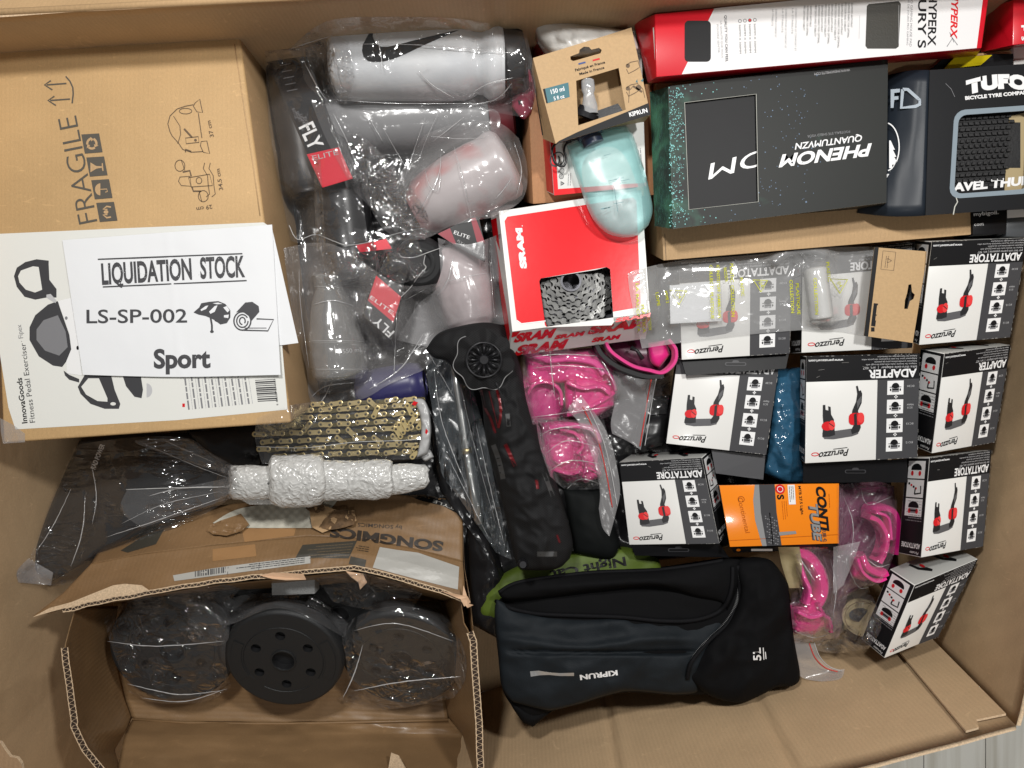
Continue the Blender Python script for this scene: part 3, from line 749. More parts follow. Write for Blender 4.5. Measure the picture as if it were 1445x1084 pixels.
# ================================================================ adapter boxes (white front, grey column, black sides)
GREY_TOP = mat('grey_coated_board', (.42, .42, .40), .3, coat=.2)
FADE = {}
def picto(a, x, y, w, h, l):
    a.rect(x, y, w, h, WHITE_I, l); cx, cy = x+w/2, y+h/2
    a.disc(cx, cy-h*.05, w*.24, h*.30, BLACK_I, l+1, 12, 180, 360); a.rect(cx-w*.36, cy-h*.07, w*.72, h*.05, BLACK_I, l+1)
    a.rect(cx-w*.22, cy-h*.02, w*.44, h*.34, MID_I, l+1); a.rect(cx-w*.2, cy+h*.08, w*.4, h*.10, BLACK_I, l+2)
    a.disc(cx, cy-h*.02, w*.15, h*.08, BLACK_I, l+2, 8)
    for e in (-1, 1): a.disc(cx+e*w*.3, cy+h*.15, w*.05, h*.10, BLACK_I, l+1, 8)
WEAR = [0]
def front_art(a, word='ADATTATORE', sub='', logo_red=True, shine=0):
    """printed face, 160 x 150 units; all lettering stands on its head as the boxes lie"""
    WEAR[0] += 1; a.wear = WEAR[0]
    a.rect(0, 0, 160, 36, BLACK_I if not shine else GREY_I, 0); a.rect(101, 36, 59, 114, GREY_I, 0)
    w = 68 if word == 'ADAPTER' else 88
    a.text(word, (156, 22), (156-w, 22), 11, WHITE_I, 1, bold=.03)
    a.text('bike thru-axle adapter  |  art. 407' if word == 'ADAPTER' else 'per bici con perno passante | art. 407', (156, 17.2), (80, 17.2), 3.4, LIGHT_I, 1)
    a.text('www.peruzzosrl.com', (52, 5), (3, 5), 3.2, WHITE_I, 1, bold=.02)
    for i, t in enumerate(('Adapter für Fahrradträger mit Steckachse', 'Adaptateur pour les axes traversants des porte-vélos', 'Adaptador portabicicletas para eje pasante', 'Adapter for bicycle racks with pass-through axle')[:4]):
        a.text(t, (156, 2.2+i*3.7), (156-(56, 78, 60, 72)[i], 2.2+i*3.7), 2.1, LIGHT_I, 1)
    for i in range(4):
        picto(a, 115, 38+i*27, 23, 20, 1)
        if i < 3: a.rect(125, 60.2+i*27, 5, 1.6, WHITE_I, 1); a.rect(126.7, 58.5+i*27, 1.6, 5, WHITE_I, 1)
        a.text(('EC20', 'Adapter', 'EC15', 'EC12')[i], (153, 45+i*27), (143, 45+i*27), 2.6, LIGHT_I, 1)
        if i == 1: a.text('EC15', (151, 49+i*27), (144, 49+i*27), 2.6, LIGHT_I, 1)
    B = mat('fork_print_black', (.018, .018, .02), .35); G = mat('fork_print_grey', (.10, .10, .105), .35)
    # the forked bracket picture
    a.poly([(24, 108), (64, 104), (76, 106), (75, 112), (66, 115), (40, 118), (27, 117), (24, 113)], G, 1)
    a.poly([(24, 69), (27.5, 69), (28, 76), (32, 77), (31.5, 71), (35, 72), (36, 83), (40, 90), (42, 112), (34, 114), (24, 114), (25, 95), (24, 84)], B, 2)
    a.poly([(70.5, 44), (73, 43.5), (75, 51), (77.5, 50), (79.5, 55), (79, 68), (74, 79), (77, 90), (78.5, 103), (76, 109), (66, 112), (64.5, 106), (68, 100), (65, 86), (66, 78), (71, 66), (72.5, 55)], B, 2)
    a.poly([(72, 66), (78, 58), (78, 66), (73, 76)], G, 3)
    a.disc(31, 99, 8.5, 6.5, RED_I, 3, 12); a.disc(37, 98, 4.8, 7, mat('red_print_light', (.75, .05, .05), .3), 4, 12); a.line([(33, 95), (40, 100)], 1.2, B, 5)
    a.rrect(61, 82, 22, 17, 6, RED_I, 3); a.disc(78, 89, 5, 7.5, mat('red_print_light'), 4, 12); a.poly([(68, 84), (72, 82), (73, 99), (69, 101)], B, 4)
    a.text('Peruzzo', (62, 132.5), (20, 136), 9, BLACK_I, 1, bold=.02, shear=.35); a.ring(14, 138, 5, 2.2, 1.2, RED_I, 1, 10)
    a.line([(60, 130.5), (40, 132)], 1.0, BLACK_I, 1)
    # rubbed edges and corners, different on every box
    WR = mat('rubbed_board_fibre', (.34, .33, .31), .8); r2 = random.Random(a.wear)
    for k in range(46):
        e = r2.random(); L_ = r2.uniform(.6, 4.5); t_ = r2.uniform(.25, .8)
        if e < .45: x = r2.random()**2*30 if r2.random() < .5 else r2.random()*155; a.rect(x, .1, L_, t_, WR, 6)
        elif e < .8: a.rect(159.9-t_, r2.random()*146, t_, L_, WR, 6)
        else: a.rect(r2.uniform(102, 156), 149.8-t_, L_, t_, WR, 6)
    for k in range(5): x, y, q_ = r2.uniform(4, 150), r2.uniform(3, 34), r2.uniform(-.6, .6); a.line([(x, y), (x+r2.uniform(3, 10), y+q_*6)], .28, WR, 6)
def side_art(b, parent, i, word='ADATTATORE', flip=False, n=3):
    """left side: three picture squares, small print, the word again; 50 deep x 150 long"""
    A_, B_, C_, D_ = b.side_c(i)
    c3 = (D_, A_, B_, C_) if flip == 'x' else (C_, B_, A_, D_)
    a = Art(c3=c3, w=50, h=150, step=.00018)
    for k in range(3):
        y = 5+k*29
        a.rect(7, y, 36, 27, WHITE_I, 0)
        if k == 1:
            for q in range(4): a.disc(12+q*5, y+6+q*2.4, 2.2, 2, RED_I if q % 2 else BLACK_I, 1, 8)
            a.line([(25, y+22), (26, y+12)], 2.4, BLACK_I, 1); a.line([(25, y+22), (38, y+20), (37, y+9)], 2.4, BLACK_I, 1)
        else:
            a.disc(25, y+12, 11, 8, BLACK_I, 1, 14, 180, 360); a.rect(14, y+11, 22, 3, BLACK_I, 1)
            if k == 2: a.rect(16, y+15, 18, 7, MID_I, 1); a.rect(17, y+17, 16, 2.5, BLACK_I, 2)
            for e in (17, 33): a.disc(e, y+19, 3, 4, RED_I, 2, 8)
    a.para((44, 96), (8, 96), 8, 4.2, 1.8, MID_I, 0, seed=4); a.text(word, (46, 131), (6, 131), 7, WHITE_I, 1, bold=.03)
    a.text('Peruzzo', (44, 143), (26, 143), 4, WHITE_I, 1, shear=.3)
    a.done(parent, 'side_print')
PG = 'black and white adapter boxes for bike racks'
def adapter_box(label, quad, pl, depth, rear, k, word='ADATTATORE', side=None, top=False, flap=None, flap_z=None, slot=True, shine=0, flapmat=None, right=False):
    b = Box(quad, pl, depth, rear, k)
    t = thing('adapter_box', label, 'box', b.base(), PG)
    bo = b.body('carton_body', [WHITE_C, BLACK_C, GREY_TOP], t, .0009, (0, 2 if top else 1, 1, 1, 1, 1))
    a = Art(pl, quad, 160, 150); front_art(a, word, shine=shine); a.done(bo)
    if side is not None: side_art(b, bo, side)
    if right: side_art(b, bo, 1, flip='x')
    if top:
        A_, B_, C_, D_ = b.side_c(0); a = Art(c3=(D_, C_, B_, A_), w=160, h=50)
        for dx in (0, 62):
            a.poly([(38+dx, 8), (44+dx, 6), (50+dx, 22), (62+dx, 26), (66+dx, 34), (60+dx, 38), (52+dx, 32), (42+dx, 24)], BLACK_I, 0); a.disc(58+dx, 20, 4, 5, RED_I, 1, 8)
        a.done(bo, 'side_print')
    if flap:
        z = flap_z if flap_z is not None else pl.at(*quad[3]).z-.01
        P = [W(x, y, z+(dz[0] if dz else 0)) for x, y, *dz in flap]
        fm = flapmat or BLACK_C
        fo = slab('hang_flap', P, .0008, fm, t)
        if slot:
            n = (P[1]-P[0]).cross(P[2]-P[0]).normalized(); pf = Plane(P[0], n); a = Art(pf)
            cx = sum(p[0] for p in flap)/len(flap); cy = sum(p[1] for p in flap)/len(flap)
            a.rrect(cx-15, cy-3.2, 30, 5.2, 2.5, GREY_I, 0); a.rrect(cx-5, cy-6, 10, 6, 3, GREY_I, 0.5); a.rrect(cx-13.5, cy-2.3, 27, 3.4, 1.6, BLACK_I, 1); a.done(fo, 'hang_slot')
    return t
adapter_box('adapter box under the clear printed bag, its black hang flap folded down', [(958, 366), (1118, 354), (1114, 499), (962, 508)], tilt(1040, 430, -.085, 0, .03), .06, (948, 504), 3,
            flap=[(962, 508, 0), (1113, 500, 0), (1109, 520, .004), (968, 530, .004)])
adapter_box('adapter box partly behind the brown hang card', [(1133, 357), (1291, 341), (1287, 491), (1131, 498)], tilt(1210, 420, -.085), .06, (1115, 499), 3, side=3)
adapter_box('adapter box in the upper right corner of the stack, beside the brown hang card', [(1315, 341), (1449, 336), (1425, 476), (1297, 487)], tilt(1370, 410, -.045, 0, .1), .06, (1291, 339), 0, side=3, top=True)
adapter_box('upright adapter box reading ADAPTER, right above the pink pieces, black flap below', [(1138, 503), (1298, 499), (1294, 646), (1136, 654)], tilt(1215, 575, -.07), .055, (1129, 502), 0, word='ADAPTER', side=3,
            flap=[(1134, 654, 0), (1280, 648, 0), (1281, 681, -.006), (1133, 681, -.006)], flap_z=-.085)
adapter_box('tilted adapter box reading ADAPTER against the right carton wall', [(1333, 499), (1426, 487), (1403, 624), (1315, 640)], tilt(1370, 560, -.05, -.16, .15), .055, (1299, 492), 0, word='ADAPTER', side=3, top=True)
adapter_box('adapter box directly above the leaning lowest one at the right wall', [(1312, 646), (1399, 635), (1387, 771), (1300, 787)], tilt(1350, 710, -.055, -.15, 0), .055, (1279, 646), 0, side=3, top=True)
adapter_box('lowest adapter box, leaning askew in the carton corner', [(1291, 826), (1380, 789), (1324, 898), (1248, 929)], tilt(1300, 860, -.065, -.26, .26), .055, (1256, 803), 0, side=3, top=True)
adapter_box('glossy greyish adapter box with its empty grey end flap, above the orange box', [(957, 497), (1102, 496), (1081, 642), (940, 626)], tilt(1020, 570, -.105, 0, -.03), .04, (938, 620), 3, shine=1,
            flap=[(1004, 635, 0), (1080, 643, 0), (1077, 677, -.006), (1010, 668, -.004)], flapmat=mat('grey_coated_flap', (.09, .09, .095), .3, coat=.3))
adapter_box('adapter box left of the orange inner tube box, showing its right side', [(874, 652), (990, 646), (1015, 767), (888, 769)], tilt(945, 705, -.11, .22, .05), .055, (1004, 634), 1, top=True, right=True,
            flap=[(890, 769, 0), (1015, 767, 0), (1029, 787, -.008), (896, 784, -.008)], flap_z=-.125)

# ================================================================ orange inner tube box
q = [(1015, 685), (1184, 682), (1184, 767), (1030, 772)]; pl = tilt(1100, 725, -.095)
b = Box(q, pl, .04, (1013, 684), 0); t = thing('inner_tube_box', 'orange CONTI TUBE bicycle inner tube box', 'box', b.base())
ORG = mat('orange_coated_board', (.86, .235, .008), .22, coat=.5, bump=.15, bscale=25)
b.body('carton_body', [ORG, mat('black_coated_board')], t)
a = Art(pl, q, 169, 87)
SIL = mat('silver_print', (.5, .5, .5), .25, .6)
a.poly([(50, 0), (60, 0), (55, 28), (56, 60), (58, 87), (50, 87), (44, 50), (45, 22)], SIL, 0)
a.poly([(56, 0), (78, 0), (77, 40), (80, 87), (57, 87), (54, 40)], GREY_I, 1); a.para((66, 40), (66, 86), 12, 0, 2, BLACK_I, 2)
for k in range(40): a.disc(60+(k*37 % 17), 45+(k*23 % 41), 1.2, .9, MID_I, 2, 6)
a.text('CONTI', (136, 3), (141, 66), 12, BLACK_I, 1, bold=.05, shear=.3); a.text('TUBE', (124, 27), (129, 81), 13, GREY_I, 1, bold=.06, shear=.3); a.text('TUBE', (125.5, 27), (130.5, 80), 11, SIL, 2, bold=.03, shear=.3)
a.text('MTB 27.5 Light', (111, 3), (113, 44), 3.6, BLACK_I, 1, bold=.02)
a.disc(85, 7, 7, 7, RED_I, 1, 16); a.ring(85, 7, 4, 4, .9, WHITE_I, 2, 12); a.text('S', (80, 15), (80.5, 22), 9, BLACK_I, 1, bold=.04)
a.rect(96, 1, 10, 28, WHITE_I, 1); a.para((103, 3), (103, 27), 3, 2.6, 1.2, GREY_I, 2)
a.text('Continental', (23, 18), (27, 68), 7, mat('dark_orange_ink', (.42, .09, .0), .35), 1); a.ring(28, 20, 4.5, 4, 1, mat('dark_orange_ink'), 1, 12)
a.poly([(77, 68), (103, 67), (104, 71), (78, 73)], SIL, 3); a.para((92, 24), (92, 52), 3, 3, 1, mat('dark_orange_ink'), 1)
a.text('TUBE 42', (143, 66), (145, 84), 5, GREY_I, 1, bold=.03); a.line([(0, 78), (170, 74)], .7, mat('dark_orange_ink'), 1)
a.para((154, 15), (155, 40), 1, 3, 1.2, mat('dark_orange_ink'), 1)
a.done(t)
P = [W(1031, 773, -.10), W(1184, 768, -.10), W(1182, 775, -.115), W(1036, 780, -.115)]
slab('lower_edge', P, .001, mat('black_coated_board'), t)
a = Art(plane3(P[0], P[1], P[2])); a.text('MTB 27.5 Light', (1122, 776), (1168, 774), 3, RED_I); a.rect(1060, 774.4, 30, 3, WHITE_I); a.disc(1042, 776, 3, 1.8, ORG); a.done(t, 'edge_print')

# ================================================================ cassette box
q = [(704, 298), (905, 268), (917, 441), (723, 468)]; pl = tilt(810, 370, -.045, 0, -.12)
b = Box(q, pl, .055, [(692, 301), (900, 286), (911, 478), (717, 503)]); t = thing('cassette_box', 'red and white SRAM box with a sprocket cassette in its window', 'box', b.base())
hole = [(763, 393), (840, 381), (856, 377), (861, 380), (866, 455), (863, 459), (772, 462), (769, 459), (761, 397)]
b.windowed(t, [WHITE_C, WHITE_C], [hole], .001)
a = Art(pl)
RP = [(716, 306), (893, 279), (898, 283), (904, 428), (900, 434), (736, 457), (729, 452), (712, 312)]
RS = mat('red_gloss_print', (.74, .006, .012), .22, coat=.4, bump=.08, bscale=30)
# red panel in pieces around the window
for P in ([(712, 312), (716, 306), (893, 279), (898, 283), (861, 380), (856, 377), (763, 393), (761, 397)], [(712, 312), (761, 397), (769, 459), (772, 462), (769, 453), (736, 457), (729, 452)],
          [(898, 283), (904, 428), (900, 434), (865, 440), (861, 380)]): a.poly(P, RS, 0)
a.text('SRAM', (743, 379), (736, 322), 8, WHITE_I, 1, bold=.07, shear=.1); a.disc(737, 319, .8, .8, WHITE_I, 1, 6)
a.text('SRAM', (868, 455), (917, 447), 5, RS, 1, bold=.05, shear=.4)
a.line([(729, 452), (736, 457), (770, 453)], 1.4, WHITE_I, 1)
a.done(t)
A_, B_, C_, D_ = b.side_c(2)       # lower side: BR BL
a = Art(c3=(B_, A_, D_, C_), w=200, h=40)
for (tx, x0, x1, y, h) in (('SRAM', 4, 60, 17, 12), ('SRAM', 64, 106, 21, 5.5), ('SRAM', 112, 197, 20, 11), ('SRAM', 8, 80, 39, 14), ('SRAM', 120, 160, 34, 6)):
    a.text(tx, (x0, y), (x1, y), h, RS, 0, bold=.06, shear=.4)
a.poly([(0, 1), (12, 1), (7, 8), (0, 9)], RS, 0); a.rect(60, 1, 10, 3, LIGHT_I, 0); a.rect(80, 1, 14, 3, LIGHT_I, 0); a.done(t, 'side_print')
A_, B_, C_, D_ = b.side_c(3)
a = Art(c3=(B_, A_, D_, C_), w=170, h=40); a.poly([(8, 14), (162, 14), (162, 40), (8, 40)], RS, 0); a.done(t, 'side_print')
# the cassette inside
cas = thing('sprocket_cassette', 'silver bicycle sprocket cassette seen through the red box window', 'cassette', pl.at(806, 396, -.05))
NI = mat('nickel_steel', (.075, .075, .073), .33, .8, spec=.5, var=.25, vscale=90, bump=.3, bscale=40); ND = mat('dark_steel', (.10, .10, .11), .28, 1.0)
cx, cy = 806, 396
NI2 = mat('nickel_steel_bright', (.15, .15, .145), .25, .9, var=.2, vscale=70, bump=.3, bscale=50)
slab('backing_card', [pl.at(x, y, -.040) for x, y in ((740, 360), (880, 350), (880, 448), (748, 455))], .001, mat('dark_steel'), cas)
for k in range(7):
    r = 19+k*7.9; dz = -.006-.0036*k; nt_ = 11+k*3; out = []
    for i in range(nt_*4):
        th = 2*math.pi*i/(nt_*4); rr_ = r+(2.2, 2.2, -1.4, -1.4)[i % 4]; out.append((cx+rr_*math.cos(th+.05*k), cy+rr_*.96*math.sin(th+.05*k)))
    holes = [[(cx+(r-6.9)*math.cos(2*math.pi*i/24), cy+(r-6.9)*.96*math.sin(2*math.pi*i/24)) for i in range(24)]] if r > 25 else [[(cx+13*math.cos(2*math.pi*i/24), cy+13*math.sin(2*math.pi*i/24)) for i in range(24)]]
    if k >= 1:
        m_ = int(nt_*.62)
        for i in range(m_):
            th = 2*math.pi*(i+.5)/m_+.05*k; hx, hy = cx+(r-3.6)*math.cos(th), cy+(r-3.6)*.96*math.sin(th)
            s1, s2 = (3.0, 1.5) if (i+k) % 3 else (1.7, 1.3)
            holes.append([(hx+s1*math.cos(a_)*-math.sin(th)-s2*math.sin(a_)*math.cos(th), hy+s1*math.cos(a_)*math.cos(th)-s2*math.sin(a_)*math.sin(th)) for a_ in [j*math.pi/4 for j in range(8)]])
    holed('sprocket', [pl.at(x, y, dz) for x, y in out], [[pl.at(x, y, dz) for x, y in h] for h in holes], .0016, [(NI, NI2)[k % 2], ND], cas, pl.n)
lathe('lock_ring', pl.at(cx, cy, -.03), pl.at(cx, cy, -.003), [(0, .0155), (1, .0155), (1.001, .0125), (0, .0125)], mat('dark_steel'), cas, 28)

# ================================================================ small brown carton and red box behind the flask
def carton(name, label, cat, quad, pl, depth, rear=None, k=3, m=None, side=None, bevel=.0015, group=None, mi=(0, 1, 1, 1, 1, 1)):
    b = Box(quad, pl, depth, rear, k); t = thing(name, label, cat, b.base(), group)
    b.body('carton_body', [m or KRAFT, side or m or KRAFT], t, bevel, mi); return t, b
t, b = carton('small_carton', 'plain brown carton standing behind the red box and teal flask', 'carton', [(745, 130), (920, 118), (930, 275), (752, 288)], tilt(830, 200, -.075), .12, (737, 285), 3, cardboard('kraft_orange_board', (.42, .21, .10)))
a = Art(b.side(3)); a.done(t)
q = [(766, 58), (905, 40), (912, 262), (782, 276)]; pl = tilt(835, 170, -.045)
t, b = carton('red_white_box', 'white box with red sides and recycling marks under the teal flask', 'box', q, pl, .05, (765, 268), 3, WHITE_C, RED_C)
a = Art(pl)
a.poly([(766, 58), (775, 57), (788, 275), (782, 276)], RS, 0); a.poly([(788, 267), (913, 258), (912, 263), (783, 276)], RS, 1)
for k, (x, y) in enumerate(((793, 259), (792, 249), (793, 241))):
    a.ring(x, y, 3, 3.4, .9, GREY_I, 1, 10 if k else 3); a.ring(x, y, 1.2, 1.4, .7, GREY_I, 1, 8)
a.para((802, 262), (803, 240), 2, 3, 1.2, MID_I, 1); a.para((903, 232), (901, 206), 2, 3, 2.0, MID_I, 1)
a.text('C', (790, 236), (790, 220), 14, GREY_I, 1); a.ring(788, 224, 8, 9, 1.6, GREY_I, 1, 18)
a.done(t)
# ================================================================ kraft hang box with soft flask
q = [(752, 82), (891, 39), (918, 162), (784, 203)]; pl = tilt(835, 120, .012, .0, .0)
b = Box(q, pl, .035, [(750, 98), (886, 52), (909, 172), (766, 196)]); t = thing('flask_hang_box', 'kraft KIPRUN hang box with a window, its teal flask below', 'hang box', b.base())
KC = mat('kraft_paper_card', (.46, .30, .145), .55, bump=.1, bscale=500, var=.06, vscale=300)
hole = [(813, 114), (873, 96), (883, 155), (816, 177)]
c_, s_ = math.cos(math.radians(-16)), math.sin(math.radians(-16))
sl = []
for x, y in ((-22, -3.5), (-9, -4.5), (-7, -9), (0, -11.5), (7, -9), (9, -4.5), (20, -4), (23, 0), (20, 4), (-20, 4), (-23, 1)): sl.append((827+x*c_-y*s_, 77+x*s_+y*c_))
b.windowed(t, [KC, KC], [hole, sl], .0007)
a = Art(pl)
a.text('Fabriqué en France', (812, 101), (854, 89.5), 3.6, BLACK_I, 1, bold=.02); a.text('Made in France', (818, 106.5), (853, 97), 3.4, BLACK_I, 1, bold=.02)
a.poly([(816, 89.5), (826, 87), (826.5, 89.2), (816.5, 91.7)], mat('blue_ink', (.02, .06, .22), .4), 1); a.poly([(836, 84.5), (846, 82), (846.5, 84.2), (836.5, 86.7)], RED_I, 1)
TEAL = mat('teal_ink', (.02, .13, .16), .4)
a.poly([(768, 125.5), (802, 116.5), (804, 137), (772, 146)], TEAL, 0); a.poly([(766, 126), (769, 125.2), (773, 145.8), (771, 146)], BLACK_I, 1)
a.text('150 ml', (778, 133), (797, 128), 6, WHITE_I, 1, bold=.02); a.text('5 fl oz', (782, 142), (797, 138), 5, WHITE_I, 1, bold=.02)
a.poly([(789, 199), (816, 186), (860, 168), (915, 145.5), (918, 162), (784, 203)], BLACK_I, 0)
a.text('KIPRUN', (888.5, 165), (914, 158.5), 5.8, WHITE_I, 1, bold=.03)
BR_ = mat('brown_line_ink')
for dy in (0, 32):
    a.line([(884, 92+dy), (890, 88+dy), (900, 86+dy), (903, 95+dy), (895, 100+dy), (887, 104+dy), (884, 98+dy)], 1, BR_, 1); a.disc(886, 93+dy, 3, 3, BR_, 1, 8)
a.disc(901, 124, 4, 4, BR_, 2, 10); a.line([(894, 122), (906, 130)], 2.5, BR_, 2); a.line([(887, 145), (888, 128), (894, 121)], .8, BR_, 1); a.line([(910, 138), (907, 126), (902, 120)], .8, BR_, 1); a.poly([(897, 116), (899, 112), (900, 117)], TEAL, 1); a.poly([(904, 114), (908, 111), (907, 116)], TEAL, 1)
a.done(t)
A_, B_, C_, D_ = b.side_c(3); a = Art(c3=(C_, D_, A_, B_), w=35, h=120)
a.ring(17, 25, 7, 6, 1.4, BR_, 0, 12); a.rect(8, 36, 20, 1, BR_, 0); a.poly([(3, 4), (33, 0), (33, 12), (6, 14)], BLACK_I, 0); a.rect(6, 42, 24, 1.0, BR_, 0); a.done(t, 'side_print')
CLEARP = mat('clear_moulded_plastic', (.85, .87, .88), .12, trans=.85, ior=1.3)
FR = film('frosted_silicone', milk=.45, milkcol=(.62, .64, .66), crease=.3, gloss=.2)
fk = thing('soft_flask', 'translucent teal soft flask with black loop hanging from the kraft box', 'flask', W(860, 250, -.03))
TLM = film('teal_frosted_plastic', milk=.27, milkcol=(.46, .82, .82), tint=(.84, .96, .96), crease=.3, scale=18, gloss=.12, rough=.34)
ol = [(800, 206), (840, 186), (882, 176), (893, 190), (905, 225), (915, 262), (921, 296), (915, 318), (900, 331), (884, 335), (864, 331), (848, 321), (832, 300), (818, 262), (808, 232)]
T, B_, L_, R_ = split_outline(ol, (2, 7, 10)); X, Y, U, V_ = coons(T, B_, L_, R_, 26, 44)
D = dome(U, V_, .45); Zt = -.035+.030*D+.002*fbm(X/30, Y/30, 2, 3)
sheet('pouch', X, Y, Zt, TLM, fk, close=-.036-.014*D)
a = Art(tilt(865, 260, .0005)); TI = mat('teal_line_ink', (.10, .22, .24), .4)
for y, w, x in ((217, 10, 852), (253, 12, 858), (253, 12, 876), (285, 14, 866), (292, 10, 852)): a.line([(x, y+3), (x+w, y)], .8, TI)
a.line([(866, 262), (872, 300)], .8, TI); a.text('100 ml', (868, 254.5), (880, 252), 3, TI); a.text('Décathlon', (848, 296), (864, 293), 3, TI) if 0 else a.para((848, 296), (864, 293), 1, 3, 2.2, TI)
a.done(fk, 'scale_print')
lathe('nozzle', W(829, 112, .008), W(833, 162, .004), [(0, .006), (.04, .009), (.3, .0095), (.42, .0075), (.52, .0085), (.75, .011), (1, .0115)], FR, fk, 24, smooth=True)
BLK = mat('black_plastic', (.012, .012, .014), .32, bump=.08, bscale=400)
lathe('cap', W(826, 166, -.004), W(831, 152, .0), [(0, .019), (.5, .019), (.55, .015), (1, .014)], BLK, fk, 28)
slab('cap_lever', [W(x, y, .004) for x, y in ((838, 158), (872, 146), (876, 152), (880, 158), (850, 168), (836, 170))], .006, BLK, fk)
lathe('collar', W(838, 204, -.018), W(829, 182, -.018), [(0, .015), (.45, .015), (.5, .019), (1, .019)], mat('dark_blue_plastic', (.02, .03, .06), .35), fk, 28)
lp = [(806, 200), (799, 203), (796, 212), (799, 224), (796, 234), (789, 234), (783, 228), (779, 214), (782, 205), (790, 200), (802, 199), (816, 196)]
tube('cord_loop', spline3([W(x, y, -.028) for x, y in lp], 6), .0017, BLK, fk)

# ================================================================ white polybag item above
WPB = mat('white_polybag', (.66, .65, .62), .3, coat=.3, bump=.6, bscale=22)
ol = [(752, 28), (768, 25), (830, 34), (893, 44), (905, 70), (850, 80), (790, 82), (776, 75), (760, 56)]
T, B_, L_, R_ = split_outline(ol, (3, 4, 7)); X, Y, U, V_ = coons(T, B_, L_, R_, 40, 16)
Z = -.03+.028*dome(U, V_)+.005*ridges(X/18, Y/18, 2, 5)*dome(U, V_, .3)
o = sheet('white_mailer', X, Y, Z, WPB, close=Z-.02); tag(o, 'white crumpled plastic mailer above the kraft hang box', 'mailer bag')
a = Art(tilt(820, 50, .010)); a.rrect(795, 38, 26, 7, 3, LIGHT_I, 0); a.done(o) if 0 else None

# ================================================================ red mouse pad box
q = [(924, 20), (1398, -26), (1385, 68), (926, 109)]; pl = tilt(1150, 45, .022)
b = Box(q, pl, .05, [(894, 33), (1395, -18), (1379, 79), (914, 118)]); t = thing('mouse_pad_box', 'long red and white HYPERX FURY S mouse pad box', 'box', b.base())
b.body('carton_body', [RED_C, RED_C], t, .0012)
a = Art(pl); a.poly([(1008, 12), (1390, -26), (1378, 68), (962, 105)], mat('white_print_area', (.72, .71, .71), .28, coat=.15), 0)
a.rrect(966, 29.5, 37, 58, 6, BLACK_I, 1)
a.poly([(1226, 6), (1268, 2), (1271, 6), (1268, 66), (1264, 69), (1224, 69), (1221, 65), (1223, 9)], mat('window_dark_olive', (.03, .028, .022), .4, bump=.08, bscale=500), 1)
a.text('HYPERX', (1311, -9), (1309, 65), 11, BLACK_I, 1, bold=.02); a.text('FURY S', (1296, -12), (1295, 68), 11, BLACK_I, 1, bold=.02)
a.text('HYPERX', (1343, -12), (1341, 53), 9, RED_I, 1, bold=.03, shear=.3); a.line([(1336, 66), (1344, 54), (1351, 64)], 1.1, MID_I, 1); a.line([(1340, 46), (1346, 60)], 1, MID_I, 1)
a.text('PRO GAMING MOUSE PAD', (1285, -6), (1283, 66), 3.2, MID_I, 1); a.text('TAPIS DE SOURIS PRO GAMING', (1281, -8), (1279, 64), 2.4, MID_I, 1)
for x, ln in ((1196, 58), (1182, 74), (1168, 66), (1154, 64), (1138, 50)):
    for k in range(3): a.text(('SEAMLESS ANTI-FRAY', 'SUPERIOR FABRIC FOR OPTIMAL', 'PRECISION AND STABILITY')[k], (x-k*4.6+5, 4+(1200-x)*.07), (x-k*4.6+4, 4+(1200-x)*.07+ln*(.6, .85, .7)[k]), 2.6, GREY_I, 1)
for x, ln in ((1122, 60), (1108, 56), (1094, 40)):
    for k in range(2): a.text(('CONCU POUR LE CONFORT ET', 'LA STABILITE')[k], (x-k*4.6, 10+(1200-x)*.03), (x-k*4.6-1, 10+(1200-x)*.03+ln*(1, .6)[k]), 2.4, MID_I, 1)
a.text('QUALITY YOU CAN FEEL', (1022, 22), (1024, 88), 3.4, GREY_I, 1, bold=.02); a.text('LA QUALITE QUE VOUS', (1016, 30), (1018, 82), 2.6, MID_I, 1); a.text('POUVEZ SENTIR', (1011, 35), (1013, 75), 2.6, MID_I, 1)
for k in range(4):
    x = 1044+k*7; a.ring(x, 30-k*.5, 2.2, 2.2, .7, GREY_I, 1, 10); a.text('360MM X 300MM', (x-1.5, 35-k*.5), (x-.5, 76-k*.5), 2.6, GREY_I, 1)
a.disc(1058, 29, 1.8, 1.8, RED_I, 2, 10); a.line([(1213, 22), (1212, 55)], .8, LIGHT_I, 1); a.line([(1268, 8), (1268, 62)], .5, LIGHT_I, 2)
a.done(t)
A_, B_, C_, D_ = b.side_c(3); a = Art(c3=(C_, D_, A_, B_), w=50, h=90)
a.rect(10, 38, 26, 48, WHITE_I, 0)
y = 42
while y < 82: w_ = rr.choice((.7, 1.1, 1.8)); a.rect(20, y, 12, w_, BLACK_I, 1); y += w_+rr.choice((.8, 1.3))
a.para((14, 42), (14, 84), 1, 2, 2, GREY_I, 1); a.done(t, 'barcode_label')
t, b = carton('red_box', 'red carton cut off by the upper right picture edge', 'box', [(1430, 0), (1480, -8), (1480, 58), (1429, 64)], tilt(1445, 30, .0), .06, [(1396, 10), (1470, 4), (1468, 64), (1383, 74)], 0, RED_C)
a = Art(b.pl); a.text('F', (1441, 36), (1441.5, 44), 7, WHITE_I, 1, bold=.04); a.text('S', (1441, 52), (1442, 58), 5, WHITE_I, 1, bold=.04); a.done(t)
t, b = carton('white_box', 'white box edge under the red carton at the right picture edge', 'box', [(1430, 66), (1490, 60), (1490, 110), (1431, 112)], tilt(1445, 90, -.05), .06, None, 0, WHITE_C)
o = slab('yellow_card', [W(x, y, z) for x, y, z in ((1332, 98, -.04), (1347, 81.5, -.03), (1400, 78, -.03), (1384, 92, -.04))], .001, mat('yellow_card_print', (.78, .62, .01), .4)); tag(o, 'bright yellow card sticking up behind the black tyre box', 'card')
